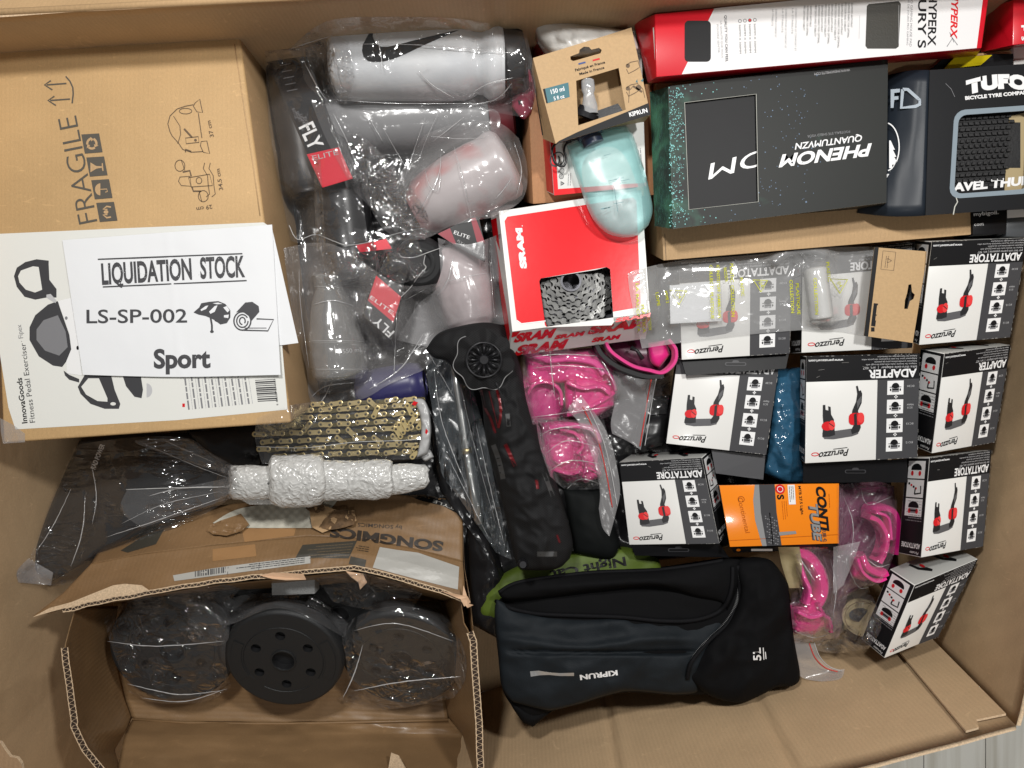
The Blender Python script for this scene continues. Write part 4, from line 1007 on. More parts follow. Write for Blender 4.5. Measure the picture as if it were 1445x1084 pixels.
o = slab('black_card', [W(x, y, z) for x, y, z in ((1313, 98, -.045), (1330, 84, -.04), (1404, 76, -.04), (1430, 76, -.04), (1430, 95, -.045))], .001, BLACK_C); tag(o, 'black card behind the yellow one, above the tyre box', 'card')

# ================================================================ long brown carton below the black ones
q = [(925, 118), (1480, 66), (1480, 322), (936, 368)]; pl = tilt(1200, 230, -.055)
t, b = carton('brown_carton', 'long plain brown carton under the black PHENOM box', 'carton', q, pl, .10, [(912, 122), (1470, 74), (1470, 330), (915, 357)], 3, KRAFT)
a = Art(pl); a.line([(938, 330), (940, 367)], .8, BR_, 0); a.done(t, 'seam')
# ================================================================ PHENOM box
def nebula(name, base=0.0):
    """printed dark board with a green star cloud fading away from its left end"""
    m = mat(name, (.014, .0155, .014), .5, spec=.3); N = m.node_tree.nodes; L = m.node_tree.links; tc = N.new('ShaderNodeTexCoord')
    n1 = N.new('ShaderNodeTexNoise'); n1.inputs['Scale'].default_value = 22; n1.inputs['Detail'].default_value = 8; n1.inputs['Distortion'].default_value = .8; L.new(tc.outputs['Object'], n1.inputs[0])
    sx = N.new('ShaderNodeSeparateXYZ'); L.new(tc.outputs['Object'], sx.inputs[0])
    mr = N.new('ShaderNodeMapRange'); mr.inputs['From Min'].default_value = .19; mr.inputs['From Max'].default_value = .30; mr.inputs['To Min'].default_value = .28+base*.1; mr.inputs['To Max'].default_value = -.12; mr.clamp = True; L.new(sx.outputs[0], mr.inputs['Value'])
    ad = N.new('ShaderNodeMath'); L.new(n1.outputs['Fac'], ad.inputs[0]); L.new(mr.outputs[0], ad.inputs[1])
    cr = N.new('ShaderNodeValToRGB'); e = cr.color_ramp.elements; e[0].position = .55; e[0].color = (.014, .0155, .014, 1); e[1].position = 1.0; e[1].color = (.08, .26, .15, 1)
    q_ = e.new(.74); q_.color = (.028, .07, .05, 1); L.new(ad.outputs[0], cr.inputs[0]); L.new(cr.outputs[0], N['Principled BSDF'].inputs['Base Color']); return m
q = [(943, 122), (1253, 83), (1251, 286), (950, 323)]; pl = tilt(1100, 200, .0)
b = Box(q, pl, .045, [(917, 130), (1246, 92), (1246, 292), (924, 319)]); t = thing('visor_box', 'flat black PHENOM box with teal star specks and a dark window', 'box', b.base())
PB = nebula('charcoal_board'); PS = nebula('charcoal_board_side', .9)
hole = [(966, 145), (1067, 133), (1070, 285), (972, 296)]
b.windowed(t, [PB, PS], [hole], .0012, inner=mat('board_cut_edge', (.5, .5, .45), .7))
mesh('visor_card', [pl.at(x, y, -.004) for x, y in ((955, 135), (1080, 120), (1082, 298), (958, 308))], [(0, 1, 2, 3)], mat('black_film_card', (.010, .010, .011), .5, spec=.25, bump=.08, bscale=30), t)
ac = Art(Plane(pl.p-pl.n*.004, pl.n)); ac.text('OM', (1088, 208), (1003, 231), 21, WHITE_I, 0, bold=.0, shear=.45); ac.done(t, 'card_print')
a = Art(pl)
a.text('PHENOM', (1230, 203), (1104, 219), 16, WHITE_I, 0, bold=.035, shear=.45); a.text('QUANTUMVZN', (1217, 190.5), (1123, 202.5), 8.5, WHITE_I, 0, bold=.02, shear=.3)
a.text('FOOTBALL EYE SHIELD VISOR', (1199, 184), (1139, 191), 3.4, MID_I, 0); a.text('WWW.PHENOMELITE.COM', (1199, 97), (1149, 103), 3.4, LIGHT_I, 0)
SC = [mat('star_teal', (.18, .50, .48), .5), mat('star_green', (.10, .38, .22), .5), mat('star_blue', (.10, .16, .25), .5)]
for k in range(620):
    u = rr.random(); x = 944+abs(rr.gauss(0, 1))*16+(rr.random()*190 if k % 3 == 0 else 0); y = 122+rr.random()*200-(x-944)*.12
    if x > 1250 or (966 < x < 1070 and 133 < y < 296) or y > 322-(x-944)*.12 or y < 123-(x-943)*.125: continue
    s_ = rr.choice((.5, .6, .7, 1.0, 1.5 if k % 7 == 0 else .8)); a.disc(x, y, s_, s_, SC[0] if x < 1020 else SC[2], 0, 5)
a.line([(966, 145), (1067, 133), (1070, 285), (972, 296)], .7, mat('board_cut_edge'), 1, closed=True)
a.done(t)
A_, B_, C_, D_ = b.side_c(3); a = Art(c3=(C_, D_, A_, B_), w=45, h=200)
for k in range(700):
    x = rr.random()*45; y = min(198, max(2, 60+rr.gauss(0, 1)*75)); s_ = rr.uniform(.3, .9); a.disc(x, y, s_*1.6, s_*.5, SC[rr.random() < .55], 0, 4)
a.done(t, 'star_print')
# ================================================================ TUFO tyre box
q = [(1312, 99), (1480, 88), (1480, 292), (1306, 304)]; pl = tilt(1380, 200, -.008)
b = Box(q, pl, .07, [(1300, 112), (1476, 100), (1476, 296), (1298, 302)]); t = thing('tyre_box', 'dark TUFO bicycle tyre box with a rounded end and grey-framed window', 'box', b.base())
TB = mat('black_tyre_board', (.009, .0095, .011), .38, spec=.3, bump=.1, bscale=12); TS = mat('slate_tyre_board', (.015, .020, .028), .4, spec=.3, bump=.2, bscale=14)
def rr_px(x0, y0, x1, y1, r, sk=0):
    P = []
    for cx_, cy_, a0 in ((x1-r, y0+r, -90), (x1-r, y1-r, 0), (x0+r, y1-r, 90), (x0+r, y0+r, 180)):
        for k in range(5):
            x = cx_+r*math.cos(math.radians(a0+k*22.5)); y = cy_+r*math.sin(math.radians(a0+k*22.5)); P.append((x+(y1-y)*.06-2, y-(x-x0)*.07))
    return P
hole = rr_px(1348, 163, 1452, 274, 11)
b.windowed(t, [TB, TB], [hole], .0012)
g_out = rr_px(1341, 156, 1460, 281, 15)
holed('window_frame', [pl.at(x, y, .0006) for x, y in g_out], [[pl.at(x, y, .0006) for x, y in hole]], .0005, mat('grey_blue_print', (.22, .27, .31), .35), t, pl.n)
# rounded end: several strips turning down to the left
SX = [(0, 0), (.22, .12), (.48, .32), (.75, .62), (1, 1)]
strip = []
n_ = 14; X = np.zeros((13, n_+1)); Y = X.copy(); Z = X.copy()
for i in range(13):
    v = i/12; xr, yr = 1312-6*v, 99+205*v; xl, yl = (1250-40*v**1.5, 107+193*v)
    for j in range(n_+1):
        u = j/n_; X[i, j] = xl+(xr-xl)*u; Y[i, j] = yl+(yr-yl)*u+3*math.sin(math.pi*u)*(1 if v > .5 else -1); Z[i, j] = -.009-.040*(1-u)**1.7+.0015*fbm(np.array(u*3), np.array(v*3), 2, 2)
o = sheet('rounded_end', X, Y, Z, TS, t, close=Z-.003); SOLID[o] = True
LG = mat('slate_print_light', (.20, .25, .30), .35)
def end_pt(x, y): return None
P1 = plane3(W(1265, 120, -.027), W(1300, 120, -.011), W(1262, 250, -.027)); a = Art(P1)
def shp(P, m, l=0): a.poly(P, m, l)
shp([(1257, 127), (1270, 126), (1270, 131), (1262, 132), (1262, 137), (1268, 136.5), (1268, 141), (1262, 142), (1261, 153), (1257, 153)], LG, 9)
a.line([(1274, 127), (1281, 127), (1298, 142), (1298, 148), (1292, 151), (1272, 153), (1274, 127)], 4.6, LG, 9); a.ring(1297, 141, 2, 2, .6, LG, 9, 8)
a.ring(1250, 208, 19, 34, 1.6, WHITE_I, 9, 20, -80, 80)
shp([(1257, 199), (1263, 212), (1260, 212), (1265, 222), (1262, 222), (1268, 233), (1259, 233), (1259, 238), (1255, 238), (1255, 199)], WHITE_I, 9)
a.text('el', (1250, 253), (1260, 252), 9, WHITE_I, 9, bold=.04); a.text('WWW.TUFO.COM', (1256, 280), (1290, 278), 4.6, LG, 9, bold=.02); a.text('@/TUFOTYRES', (1256, 287.5), (1289, 287), 4.6, LG, 9, bold=.02)
a.done(t, 'end_print')
a = Art(pl)
a.text('TUFO', (1364, 133), (1452, 127), 17, WHITE_I, 0, bold=.08, arch=6); a.text('BICYCLE TYRE COMPANY', (1362, 141), (1456, 132), 4.6, WHITE_I, 0, bold=.05)
a.line([(1348, 276), (1351, 285), (1347, 292), (1345, 303)], 1.5, mat('board_cut_edge'), 1); a.line([(1334, 118), (1342, 126), (1347, 137)], .6, MID_I, 1)
a.done(t)
ty = thing('rolled_tyre', 'black knobbly bicycle tyre rolled inside the dark box window', 'tyre', pl.at(1400, 210, -.03))
RUB = mat('tyre_rubber', (.012, .012, .013), .55, bump=.2, bscale=300)
X, Y = np.meshgrid(np.linspace(1338, 1440, 30), np.linspace(150, 285, 30)); Z = -.03+.012*np.cos((Y-205)/55)
sheet('tyre_casing', X, Y, Z, RUB, ty)
KV = []; KF = []
for r_ in range(15):
    for c__ in range(12):
        x = 1346+c__*8.2+(r_ % 2)*4; y = 160+r_*8.0-c__*.5
        if x > 1432-(y-160)*.15: continue
        z = -.030+.012*math.cos((y-205)/55); w_, h_ = (2.9, 2.6) if 4 < r_ < 10 else (4.0, 2.3); s2 = .6 if r_ % 2 else -.6
        bz = len(KV)
        for q_ in ((-w_+s2, -h_), (w_+s2, -h_), (w_-s2, h_), (-w_-s2, h_)): KV.append(W(x+q_[0], y+q_[1], z-.001))
        for q_ in ((-w_+s2, -h_), (w_+s2, -h_), (w_-s2, h_), (-w_-s2, h_)): KV.append(W(x+q_[0]*.8, y+q_[1]*.8, z+.0035))
        KF += [tuple(bz+i for i in f) for f in ((4, 7, 6, 5), (0, 4, 5, 1), (1, 5, 6, 2), (2, 6, 7, 3), (3, 7, 4, 0))]
mesh('tread_blocks', KV, KF, RUB, ty, kind='stuff')
slab('inner_card', [pl.at(x, y, -.012) for x, y in ((1432, 160), (1475, 150), (1475, 285), (1424, 285))], .001, mat('kraft_card'), ty)
a = Art(Plane(pl.p-pl.n*.012, pl.n)); a.text('GRAVEL THUNDERO', (1318, 273), (1512, 254), 11, WHITE_I, 0, bold=.05, shear=.2)
slab('name_band', [pl.at(x, y, -.013) for x, y in ((1335, 262), (1474, 248), (1474, 285), (1335, 285))], .0005, BLACK_C, ty)
a.done(ty, 'band_print')
# small black box below it
t, b = carton('oil_box', 'small black box printed mybigoil.com under the dark tyre box', 'box', [(1372, 296), (1421, 293), (1420, 330), (1373, 332)], tilt(1400, 310, -.05), .05, None, 3, BLACK_C)
a = Art(b.pl); a.text('mybigoil.', (1374, 305), (1409, 302), 5, WHITE_I, 0, bold=.02); a.text('com', (1374.5, 319), (1388, 318), 4.4, WHITE_I, 0, bold=.02); a.done(t)
t, b = carton('slate_box', 'slate grey box with a white band in the right corner under the tyre box', 'box', [(1421, 292), (1480, 288), (1480, 336), (1420, 334)], tilt(1440, 310, -.052), .05, None, 3, mat('slate_board', (.055, .06, .065), .35))
a = Art(b.pl); a.poly([(1421, 292), (1480, 288), (1480, 304), (1421, 308)], WHITE_I, 0); a.done(t)
# ================================================================ bottles in their bags
F_CLR = film('film_clear', milk=.030, crease=.75, scale=34, gloss=.12, rough=.11)
F_CRI = film('film_crinkled', milk=.03, crease=1.4, scale=60, gloss=.20, rough=.07)
F_MLK = film('film_milky', milk=.13, crease=.5, scale=24, gloss=.12, milkcol=(.66, .64, .64), rough=.16)
F_SOFT = film('film_frosted', milk=.30, crease=.35, scale=26, gloss=.08, milkcol=(.55, .54, .55), rough=.22)
FROST = mottle('frosted_bottle_white', (.74, .755, .77), (.62, .64, .665), 9, .3)
FROST2 = film('frosted_bottle_grey', milk=.42, milkcol=(.30, .30, .31), tint=(.7, .7, .7), crease=.08, scale=12, gloss=.10, rough=.25)
FROSTP = mottle('frosted_bottle_pink', (.50, .45, .455), (.50, .19, .19), 15, .36, .48, .66)
CLRB = film('clear_bottle_wall', milk=.20, milkcol=(.48, .49, .48), crease=.06, scale=14, gloss=.22, rough=.08)
BLKP = mat('black_bottle_plastic', (.018, .018, .019), .35, spec=.35, bump=.05, bscale=60)
CHAR = mat('charcoal_bottle_plastic', (.013, .013, .014), .4)
REDB = mat('red_bottle_part', (.40, .02, .03), .4)
CARD_B = mat('black_sleeve_card', (.012, .012, .013), .35, spec=.35)
CARD_R = mat('red_sleeve_card', (.62, .015, .035), .35)
TXT_G = mat('pale_grey_print', (.40, .40, .40), .5)
# added black fill under the pile, put in to darken the gaps between things
BBAG_FILL = mat('black_bag_and_fill', (.010, .010, .011), .22, spec=.5, bump=.7, bscale=28)
def pillow(name, outline, corners, m, zc, th, parent=None, amp=.004, sc=18, seed=0, res=5, p=.45, label=None, cat=None, group=None, smooth=True, flat_low=False, folds=None, **k):
    T, B_, L_, R_ = split_outline(outline, corners)
    ln = lambda P: sum(math.dist(P[i], P[i+1]) for i in range(len(P)-1))
    nu = max(8, int(max(ln(T), ln(B_))/res)); nv = max(8, int(max(ln(L_), ln(R_))/res))
    X, Y, U, V_ = coons(T, B_, L_, R_, nu, nv, smooth); D = dome(U, V_, p)
    Z = zc+th/2*D+amp*ridges(X/1000*sc, Y/1000*sc, 3, seed)*np.clip(D, 0, 1)**.5
    if folds is not None: Z = Z+folds(X, Y)*np.clip(D*2, 0, 1)
    o = sheet(name, X, Y, Z, m, parent, close=np.minimum(Z-.002, zc-th/2*D), solid=False, **k); SOLID[o] = True
    if label: tag(o, label, cat, group)
    return o
pillow('black_bag_and_fill', [(360, 60), (600, 90), (760, 100), (760, 300), (700, 420), (620, 560), (500, 560), (380, 560), (350, 300)], (2, 5, 7), BBAG_FILL, -.20, .05, amp=.008, sc=14, seed=3, label='added black fill darkening the gaps beneath the bagged drinking bottles', cat='polybag')
pillow('black_bag_and_fill', [(250, 570), (500, 520), (700, 540), (720, 780), (640, 800), (330, 700), (240, 660)], (2, 3, 5), BBAG_FILL, -.21, .05, amp=.008, sc=14, seed=5, label='added black fill darkening the gaps under the gold chain and the bubble wrapped part', cat='polybag')
pillow('black_bag_and_fill', [(590, 560), (700, 600), (900, 560), (1240, 560), (1260, 700), (1000, 780), (880, 800), (700, 880), (655, 860), (640, 700)], (3, 4, 7), BBAG_FILL, -.20, .05, amp=.009, sc=15, seed=7, label='added black fill darkening the gaps between the mesh bag and the adapter boxes', cat='polybag')

# --- large frosted bottle with the black swoosh mark
b1 = thing('sports_bottle', 'big frosted white squeeze bottle with black swoosh and black lid', 'bottle', W(590, 85, -.115))
zc = -.062; p0, p1 = W(470, 86, zc), W(713, 86, zc)
prof = [(0, .040), (.012, .050), (.04, .0555), (.12, .0575), (.30, .0575), (.62, .0575), (.76, .0565), (.80, .053), (.835, .0475), (.87, .0485), (.90, .0545), (.94, .0565), (.98, .054), (1, .050)]
bb = lathe('bottle_body', p0, p1, prof, FROST, b1, 56, smooth=True)
inner = lathe('bottle_core', p0.lerp(p1, .03), p1.lerp(p0, .03), [(t_, r_*.90) for t_, r_ in prof], mat('frosted_white_core', (.50, .52, .54), .6), b1, 40, smooth=True)
lathe('lid', p1, W(741, 82, zc), [(0, .050), (.05, .0525), (.75, .050), (.95, .045), (1, .040)], BLKP, b1, 48)
a = Wrap([bb], -.01)
SW = [(527, 38), (519, 50), (512, 63), (511, 72), (513, 80), (519, 86), (527, 87.5), (540, 87), (556, 83), (575, 75), (600, 63), (648, 42), (600, 53), (565, 62), (548, 66), (537, 66), (530, 61), (526, 52)]
a.big(SW, BLACK_I, 1); a.done(b1, 'swoosh_mark')

# --- black slim bottle with its sleeve card at the left
b2 = thing('sports_bottle', 'black sports bottle with FLY sleeve card beside the big carton', 'bottle', W(415, 180, -.15))
lathe('bottle_body', W(404, 62, -.115), W(438, 276, -.115), [(0, .030), (.03, .036), (.25, .037), (.62, .036), (.72, .034), (.78, .0365), (.93, .036), (.97, .033), (1, .026)], CHAR, b2, 40, smooth=True)
pc = tilt(430, 170, -.068, .15, 0)
cardq = [(377, 88), (432, 78), (498, 252), (454, 265)]
slab('sleeve_card', [pc.at(*p) for p in cardq], .0008, CARD_B, b2)
a = Art(pc)
a.poly([(433, 218), (478, 208), (498, 252), (455, 265)], CARD_R, 0)
a.text('FLY', (422, 180), (438, 214), 21, WHITE_I, 1, bold=.02); a.text('ELITE', (442, 227), (478, 218), 7, TXT_G, 1)
for k, tx in enumerate(('BOTTLE', 'SPORT', 'LIGHT', 'EXTRA')): a.text(tx, (412+k*5.5, 154+k*4), (417+k*5.5, 168+k*5), 4, MID_I, 1)
for k in range(5): a.line([(395+k*2.5, 93+k*9), (410+k*2.5, 90+k*9)], 1.1, MID_I, 1)
a.text('L', (401, 134), (401, 133), 12, MID_I, 1) if 0 else None
a.done(b2)
# --- second black bottle lying under the crumpled film
b3 = thing('sports_bottle', 'black bottle under crumpled film right of the FLY sleeve', 'bottle', W(500, 280, -.17))
bb3 = lathe('bottle_body', W(470, 190, -.125), W(498, 400, -.125), [(0, .034), (.04, .042), (.3, .044), (.6, .042), (.7, .038), (.78, .042), (.95, .040), (1, .03)], BLKP, b3, 40, smooth=True)
a = Wrap([bb3], -.09); a.big([(502, 346), (545, 337), (553, 351), (508, 356)], CARD_R, 1); a.done(b3, 'red_band')
# --- grey frosted bottle under the swoosh bottle
b4 = thing('sports_bottle', 'smoky grey frosted bottle directly under the swoosh bottle', 'bottle', W(560, 190, -.17))
lathe('bottle_body', W(455, 178, -.125), W(690, 165, -.125), [(0, .036), (.03, .046), (.3, .050), (.6, .048), (.75, .046), (.85, .048), (.97, .046), (1, .04)], mat('smoky_grey_plastic', (.23, .23, .235), .45), b4, 44, smooth=True)
lathe('lid', W(690, 165, -.125), W(725, 160, -.125), [(0, .042), (.9, .040), (1, .03)], mat('dark_red_lid', (.10, .01, .015), .4), b4, 36)
# --- pinkish frosted bottle
b5 = thing('sports_bottle', 'frosted bottle with red glow inside, left of the SRAM box', 'bottle', W(650, 260, -.14))
p0, p1 = W(722, 226, -.10), W(585, 300, -.115)
prof = [(0, .030), (.02, .046), (.06, .054), (.12, .0555), (.2, .053), (.3, .0545), (.55, .054), (.75, .050), (.9, .044), (1, .030)]
lathe('bottle_body', p0, p1, prof, FROSTP, b5, 48, smooth=True)
lathe('bottle_core', p0.lerp(p1, .03), p1.lerp(p0, .04), [(t_, r_*.8) for t_, r_ in prof], mat('rosy_core', (.34, .22, .22), .6, var=.5, vscale=18), b5, 36, smooth=True)
# --- second milky bottle beneath
b6 = thing('sports_bottle', 'milky rosy bottle standing between black lid and SRAM box', 'bottle', W(655, 400, -.16))
lathe('bottle_body', W(640, 350, -.125), W(668, 462, -.13), [(0, .030), (.05, .044), (.3, .049), (.7, .047), (.92, .043), (1, .03)], mat('rosy_grey_plastic', (.40, .32, .325), .5, var=.3, vscale=22), b6, 40, smooth=True)
# --- black lid seen from above
b7 = thing('sports_bottle', 'bottle with broad black screw lid facing up in the bag', 'bottle', W(594, 370, -.18))
lathe('lid', W(594, 372, -.14), W(593, 371, -.078), [(0, .041), (.7, .041), (.85, .039), (.97, .034), (1, .030)], BLKP, b7, 40)
lathe('lid_ring', W(593, 371, -.080), W(593, 371, -.074), [(0, .022), (.9, .022), (1, .018), (.9, .016), (0, .016)], BLKP, b7, 32)
lathe('bottle_body', W(594, 373, -.21), W(594, 372, -.14), [(0, .038), (1, .040)], CHAR, b7, 32)
# --- clear bottle with 550 mark
b8 = thing('sports_bottle', 'clear 550 ml bottle at the bottom of the bag, beside the gold chain', 'bottle', W(470, 460, -.16))
p0, p1 = W(481, 536, -.115), W(462, 386, -.105)
b8b = lathe('bottle_body', p0, p1, [(0, .028), (.02, .036), (.06, .043), (.16, .044), (.26, .0445), (.32, .042), (.36, .0435), (.44, .0400), (.50, .037), (.62, .034), (.74, .029), (.84, .0225), (.87, .0205), (.90, .0225), (.96, .0225), (1, .021)], CLRB, b8, 48, smooth=True)
for t_, r_ in ((.865, .0215), (.97, .0225), (.36, .0435), (.10, .044)): tube('moulded_ring', [p0.lerp(p1, t_)+Vector((r_*math.cos(q_), -.25*r_*math.sin(q_)*.1, r_*math.sin(q_))) for q_ in [2*math.pi*j/28 for j in range(28)]], .0007, mat('pale_edge_plastic', (.34, .34, .33), .25), b8, 6, closed=True)
a = Wrap([b8b], -.07); a.text('550 mL', (484, 499), (512, 496), 6, TXT_G, 1); a.line([(472, 488), (474, 500)], 1, TXT_G, 1); a.line([(478, 491), (479, 502)], .8, TXT_G, 1); a.done(b8, 'volume_mark')
# --- black sleeve card with the red square
t = thing('sleeve_card', 'black FLY ELITE sleeve card with red square lying on the bagged bottles', 'card', W(545, 430, -.08))
pc = tilt(545, 430, -.062, -.1, .1)
slab('card', [pc.at(*p) for p in ((548, 355), (575, 372), (567, 420), (556, 468), (548, 478), (512, 445), (520, 415))], .0008, CARD_B, t)
a = Art(pc)
a.poly([(531, 389), (566, 419), (555, 455), (519, 424)], CARD_R, 0)
a.text('ELITE', (521, 421), (553, 444), 5, WHITE_I, 1); a.text('FLY', (557, 468), (533, 446), 12, WHITE_I, 1, bold=.01)
a.done(t)
t = thing('sleeve_card', 'black and dark red ELITE card tucked by the SRAM box', 'card', W(655, 340, -.09))
pc = tilt(655, 340, -.068, 0, 0); slab('card', [pc.at(*p) for p in ((617, 330), (668, 305), (676, 308), (684, 345), (684, 370), (640, 345))], .0008, CARD_B, t)
a = Art(pc); a.poly([(618, 330), (635, 322), (644, 345), (640, 345)], mat('dark_red_card', (.25, .01, .025), .4), 0); a.poly([(664, 308), (671, 307), (684, 342), (673, 342)], mat('dark_red_card'), 0)
a.text('ELITE', (640, 330), (662, 338), 5, WHITE_I, 1); a.text('FLY LIGHT BOTTLE', (645, 341), (684, 366), 3.2, TXT_G, 1); a.done(t)
# --- purple bottle
b9 = thing('sports_bottle', 'deep purple bottle under the bag end, above the gold chain', 'bottle', W(555, 545, -.2))
lathe('bottle_body', W(505, 556, -.155), W(600, 540, -.15), [(0, .020), (.05, .033), (.3, .036), (.8, .036), (.95, .033), (1, .02)], mat('purple_plastic', (.03, .028, .10), .35), b9, 36, smooth=True)
# --- reddish bag corner beside the lid
o = pillow('red_print_bag', [(733, 95), (748, 98), (755, 130), (750, 160), (738, 168), (722, 150), (725, 120)], (1, 3, 5), mat('rose_print_film', (.35, .05, .09), .2, bump=.5, bscale=40), -.075, .02, label='small rose red bag corner beside the black bottle lid', cat='polybag', res=3)
a = Wrap([o], -.06); a.text('K', (732, 148), (738, 147), 6, BLACK_I, 1, bold=.04); a.done(o, 'print')

# --- bags over them
FOLD_HI = film('fold_highlight_film', milk=.34, milkcol=(.85, .85, .86), crease=.1, gloss=.3, rough=.15)  # milky white stands in for highlights on the folds
def fold_lines(o, lines, seed=0):
    """raised pleats of the film, each a thin ridge on its bag"""
    r2 = random.Random(seed)
    for P in lines:
        Q = resample(P, 26); Z_ = hit_heights(Q[None, :, 0], Q[None, :, 1], [o], -.14)[0]; n = len(Q)
        r0 = r2.uniform(.0005, .0010)
        tube('film_fold_highlight', [W(x+r2.uniform(-.25, .25), y+r2.uniform(-.25, .25), z+.0005) for (x, y), z in zip(Q, Z_)], [max(.0001, r0*math.sin(math.pi*(i+.5)/n)**.6*r2.uniform(.75, 1.2)) for i in range(n)], FOLD_HI, o, 6, flat=.6, solid=False)
    return o
def put_bag(label, *a, cat='plastic bag', group=None, folds=(), **k):
    o = bag('clear_bag', *a, **k); fold_lines(o, folds, len(label)); return tag(o, label, cat, group)
put_bag('clear bag around the swoosh bottle, its left corner pointing to the carton', [(405, 72), (462, 30), (560, 24), (660, 28), (742, 46), (752, 90), (756, 140), (742, 166), (706, 160), (650, 150), (560, 152), (462, 146), (432, 118), (424, 90)], (4, 7, 11), F_CLR, 'all', -.11, off=.0025, it=22, amp=.0035, sc=30, seed=2, folds=([(427, 83), (445, 118), (462, 143)], [(466, 140), (560, 146), (690, 146)], [(408, 70), (430, 62), (470, 50)], [(531, 45), (536, 70), (541, 100)], [(668, 130), (690, 118), (724, 110)], [(660, 149), (700, 140), (722, 118)], [(500, 62), (600, 64), (735, 76)], [(470, 60), (476, 100), (484, 138)], [(590, 100), (610, 120), (640, 138)]))
o = bag("crumpled_film", [(430, 68), (470, 50), (492, 60), (500, 110), (488, 148), (462, 145), (440, 110)], (2, 4, 5), F_CRI, "all", -.09, off=.004, it=8, amp=.006, sc=55, seed=4)
tag(o, 'crumpled clear bag end at the left of the swoosh bottle', 'plastic bag')
put_bag('clear bag over the black FLY bottle', [(374, 72), (440, 66), (470, 150), (505, 255), (520, 340), (450, 348), (410, 340), (396, 270), (380, 180)], (1, 4, 6), F_CLR, 'all', -.15, off=.002, it=20, amp=.003, sc=26, seed=6)
o = bag('crumpled_film', [(443, 224), (452, 222), (456, 290), (460, 352), (447, 354), (444, 290)], (1, 3, 4), F_CRI, 'all', -.11, off=.003, it=6, amp=.004, sc=80, seed=8, res=2); tag(o, 'narrow shiny crumpled film strip running down from the red patch', 'plastic film')
o = bag('crumpled_film', [(484, 190), (506, 186), (560, 240), (602, 300), (600, 338), (572, 340), (540, 322), (510, 268), (492, 228)], (1, 4, 5), film('film_silvery', milk=.03, crease=1.6, scale=70, gloss=.34, rough=.06), 'all', -.09, off=.006, it=10, amp=.006, sc=60, seed=9, res=2.4); tag(o, 'silvery crumpled film slanting across the middle of the bottles', 'plastic film')
o = bag('crumpled_film', [(500, 322), (545, 330), (590, 340), (600, 385), (560, 402), (528, 380), (500, 372)], (2, 4, 5), F_CRI, 'all', -.10, off=.004, it=8, amp=.005, sc=60, seed=12, res=2.4); tag(o, 'shiny crumpled film beside the broad black lid', 'plastic film')
o = bag('crumpled_film', [(455, 356), (500, 352), (520, 380), (525, 440), (540, 500), (524, 510), (500, 470), (478, 425), (458, 396)], (1, 4, 5), F_CRI, 'all', -.12, off=.004, it=10, amp=.005, sc=55, seed=14, res=2.4); tag(o, 'shiny crumpled film beside the clear 550 bottle', 'plastic film')
put_bag('smoky clear bag spread over the grey bottle', [(440, 146), (560, 150), (690, 152), (706, 180), (640, 205), (590, 260), (560, 330), (500, 270), (462, 200)], (3, 6, 7), film('film_smoky', milk=.10, crease=.4, scale=40, gloss=.08, milkcol=(.45, .45, .46), rough=.16), 'all', -.12, off=.003, it=30, amp=.004, sc=26, seed=16, folds=([(540, 180), (560, 215), (575, 240)], [(600, 165), (585, 210), (572, 250)], [(655, 165), (630, 185), (610, 200)], [(520, 165), (540, 200)], [(470, 160), (490, 200), (506, 240)], [(618, 160), (600, 200), (590, 230)]))
put_bag('milky bag around the frosted bottle with the red glow', [(600, 190), (640, 176), (700, 172), (732, 195), (744, 235), (738, 280), (700, 306), (640, 318), (600, 336), (566, 325), (560, 270), (580, 220)], (3, 6, 9), F_MLK, 'all', -.12, off=.003, it=18, amp=.004, sc=28, seed=18, folds=([(572, 322), (590, 300), (618, 250), (622, 215)], [(640, 205), (655, 260), (665, 310)], [(725, 200), (736, 240), (728, 280)], [(606, 192), (650, 196), (690, 193)], [(600, 240), (606, 262), (618, 268), (622, 240)], [(700, 280), (715, 262), (722, 250)]))
put_bag('milky bag hanging down between the black lid and the SRAM box', [(618, 336), (660, 345), (706, 330), (704, 400), (712, 458), (650, 462), (620, 490), (560, 480), (590, 430), (620, 400)], (2, 4, 7), F_SOFT, 'all', -.14, off=.003, it=25, amp=.005, sc=22, seed=20, dirn=1.2, folds=([(625, 400), (650, 392), (690, 385)], [(570, 425), (600, 408), (625, 395)], [(690, 350), (694, 400), (698, 450)], [(640, 360), (632, 395), (615, 420)]))
put_bag('large clear bag whose tail ends above the gold chain', [(400, 350), (470, 345), (560, 400), (620, 400), (625, 470), (600, 520), (560, 532), (520, 560), (470, 575), (448, 582), (436, 560), (432, 520), (412, 440)], (3, 6, 9), F_MLK, 'all', -.15, off=.003, it=25, amp=.004, sc=26, seed=22, folds=([(598, 470), (565, 520), (520, 550)], [(422, 380), (424, 430), (436, 520)], [(612, 470), (580, 500)], [(560, 440), (558, 480), (556, 528)], [(441, 430), (470, 424), (500, 432)], [(440, 560), (460, 545), (500, 540)], [(446, 575), (458, 560), (470, 535)]))
SEAM = mat('bag_seam_edge', (.55, .55, .54), .3)
for P in ([(408, 318), (420, 338), (445, 331), (470, 340), (490, 346), (520, 342), (548, 333), (575, 326), (600, 322)], [(563, 358), (568, 363), (585, 363), (605, 356), (622, 350)], [(600, 360), (598, 372), (601, 378), (590, 390), (580, 405), (566, 419)]):
    Z_ = hit_heights(np.array([[p[0] for p in P]]), np.array([[p[1] for p in P]]), 'all', -.12)[0]
    o = tube('bag_seam', spline3([W(x, y, z+.006) for (x, y), z in zip(P, Z_)], 5), .0005, SEAM, None, 6, solid=False)
    tag(o, {408: 'thin pale seam thread running across the bagged bottles', 563: 'short pale seam thread below the black screw lid', 600: 'pale bent seam thread reaching the red card square'}[P[0][0]], 'bag seam')
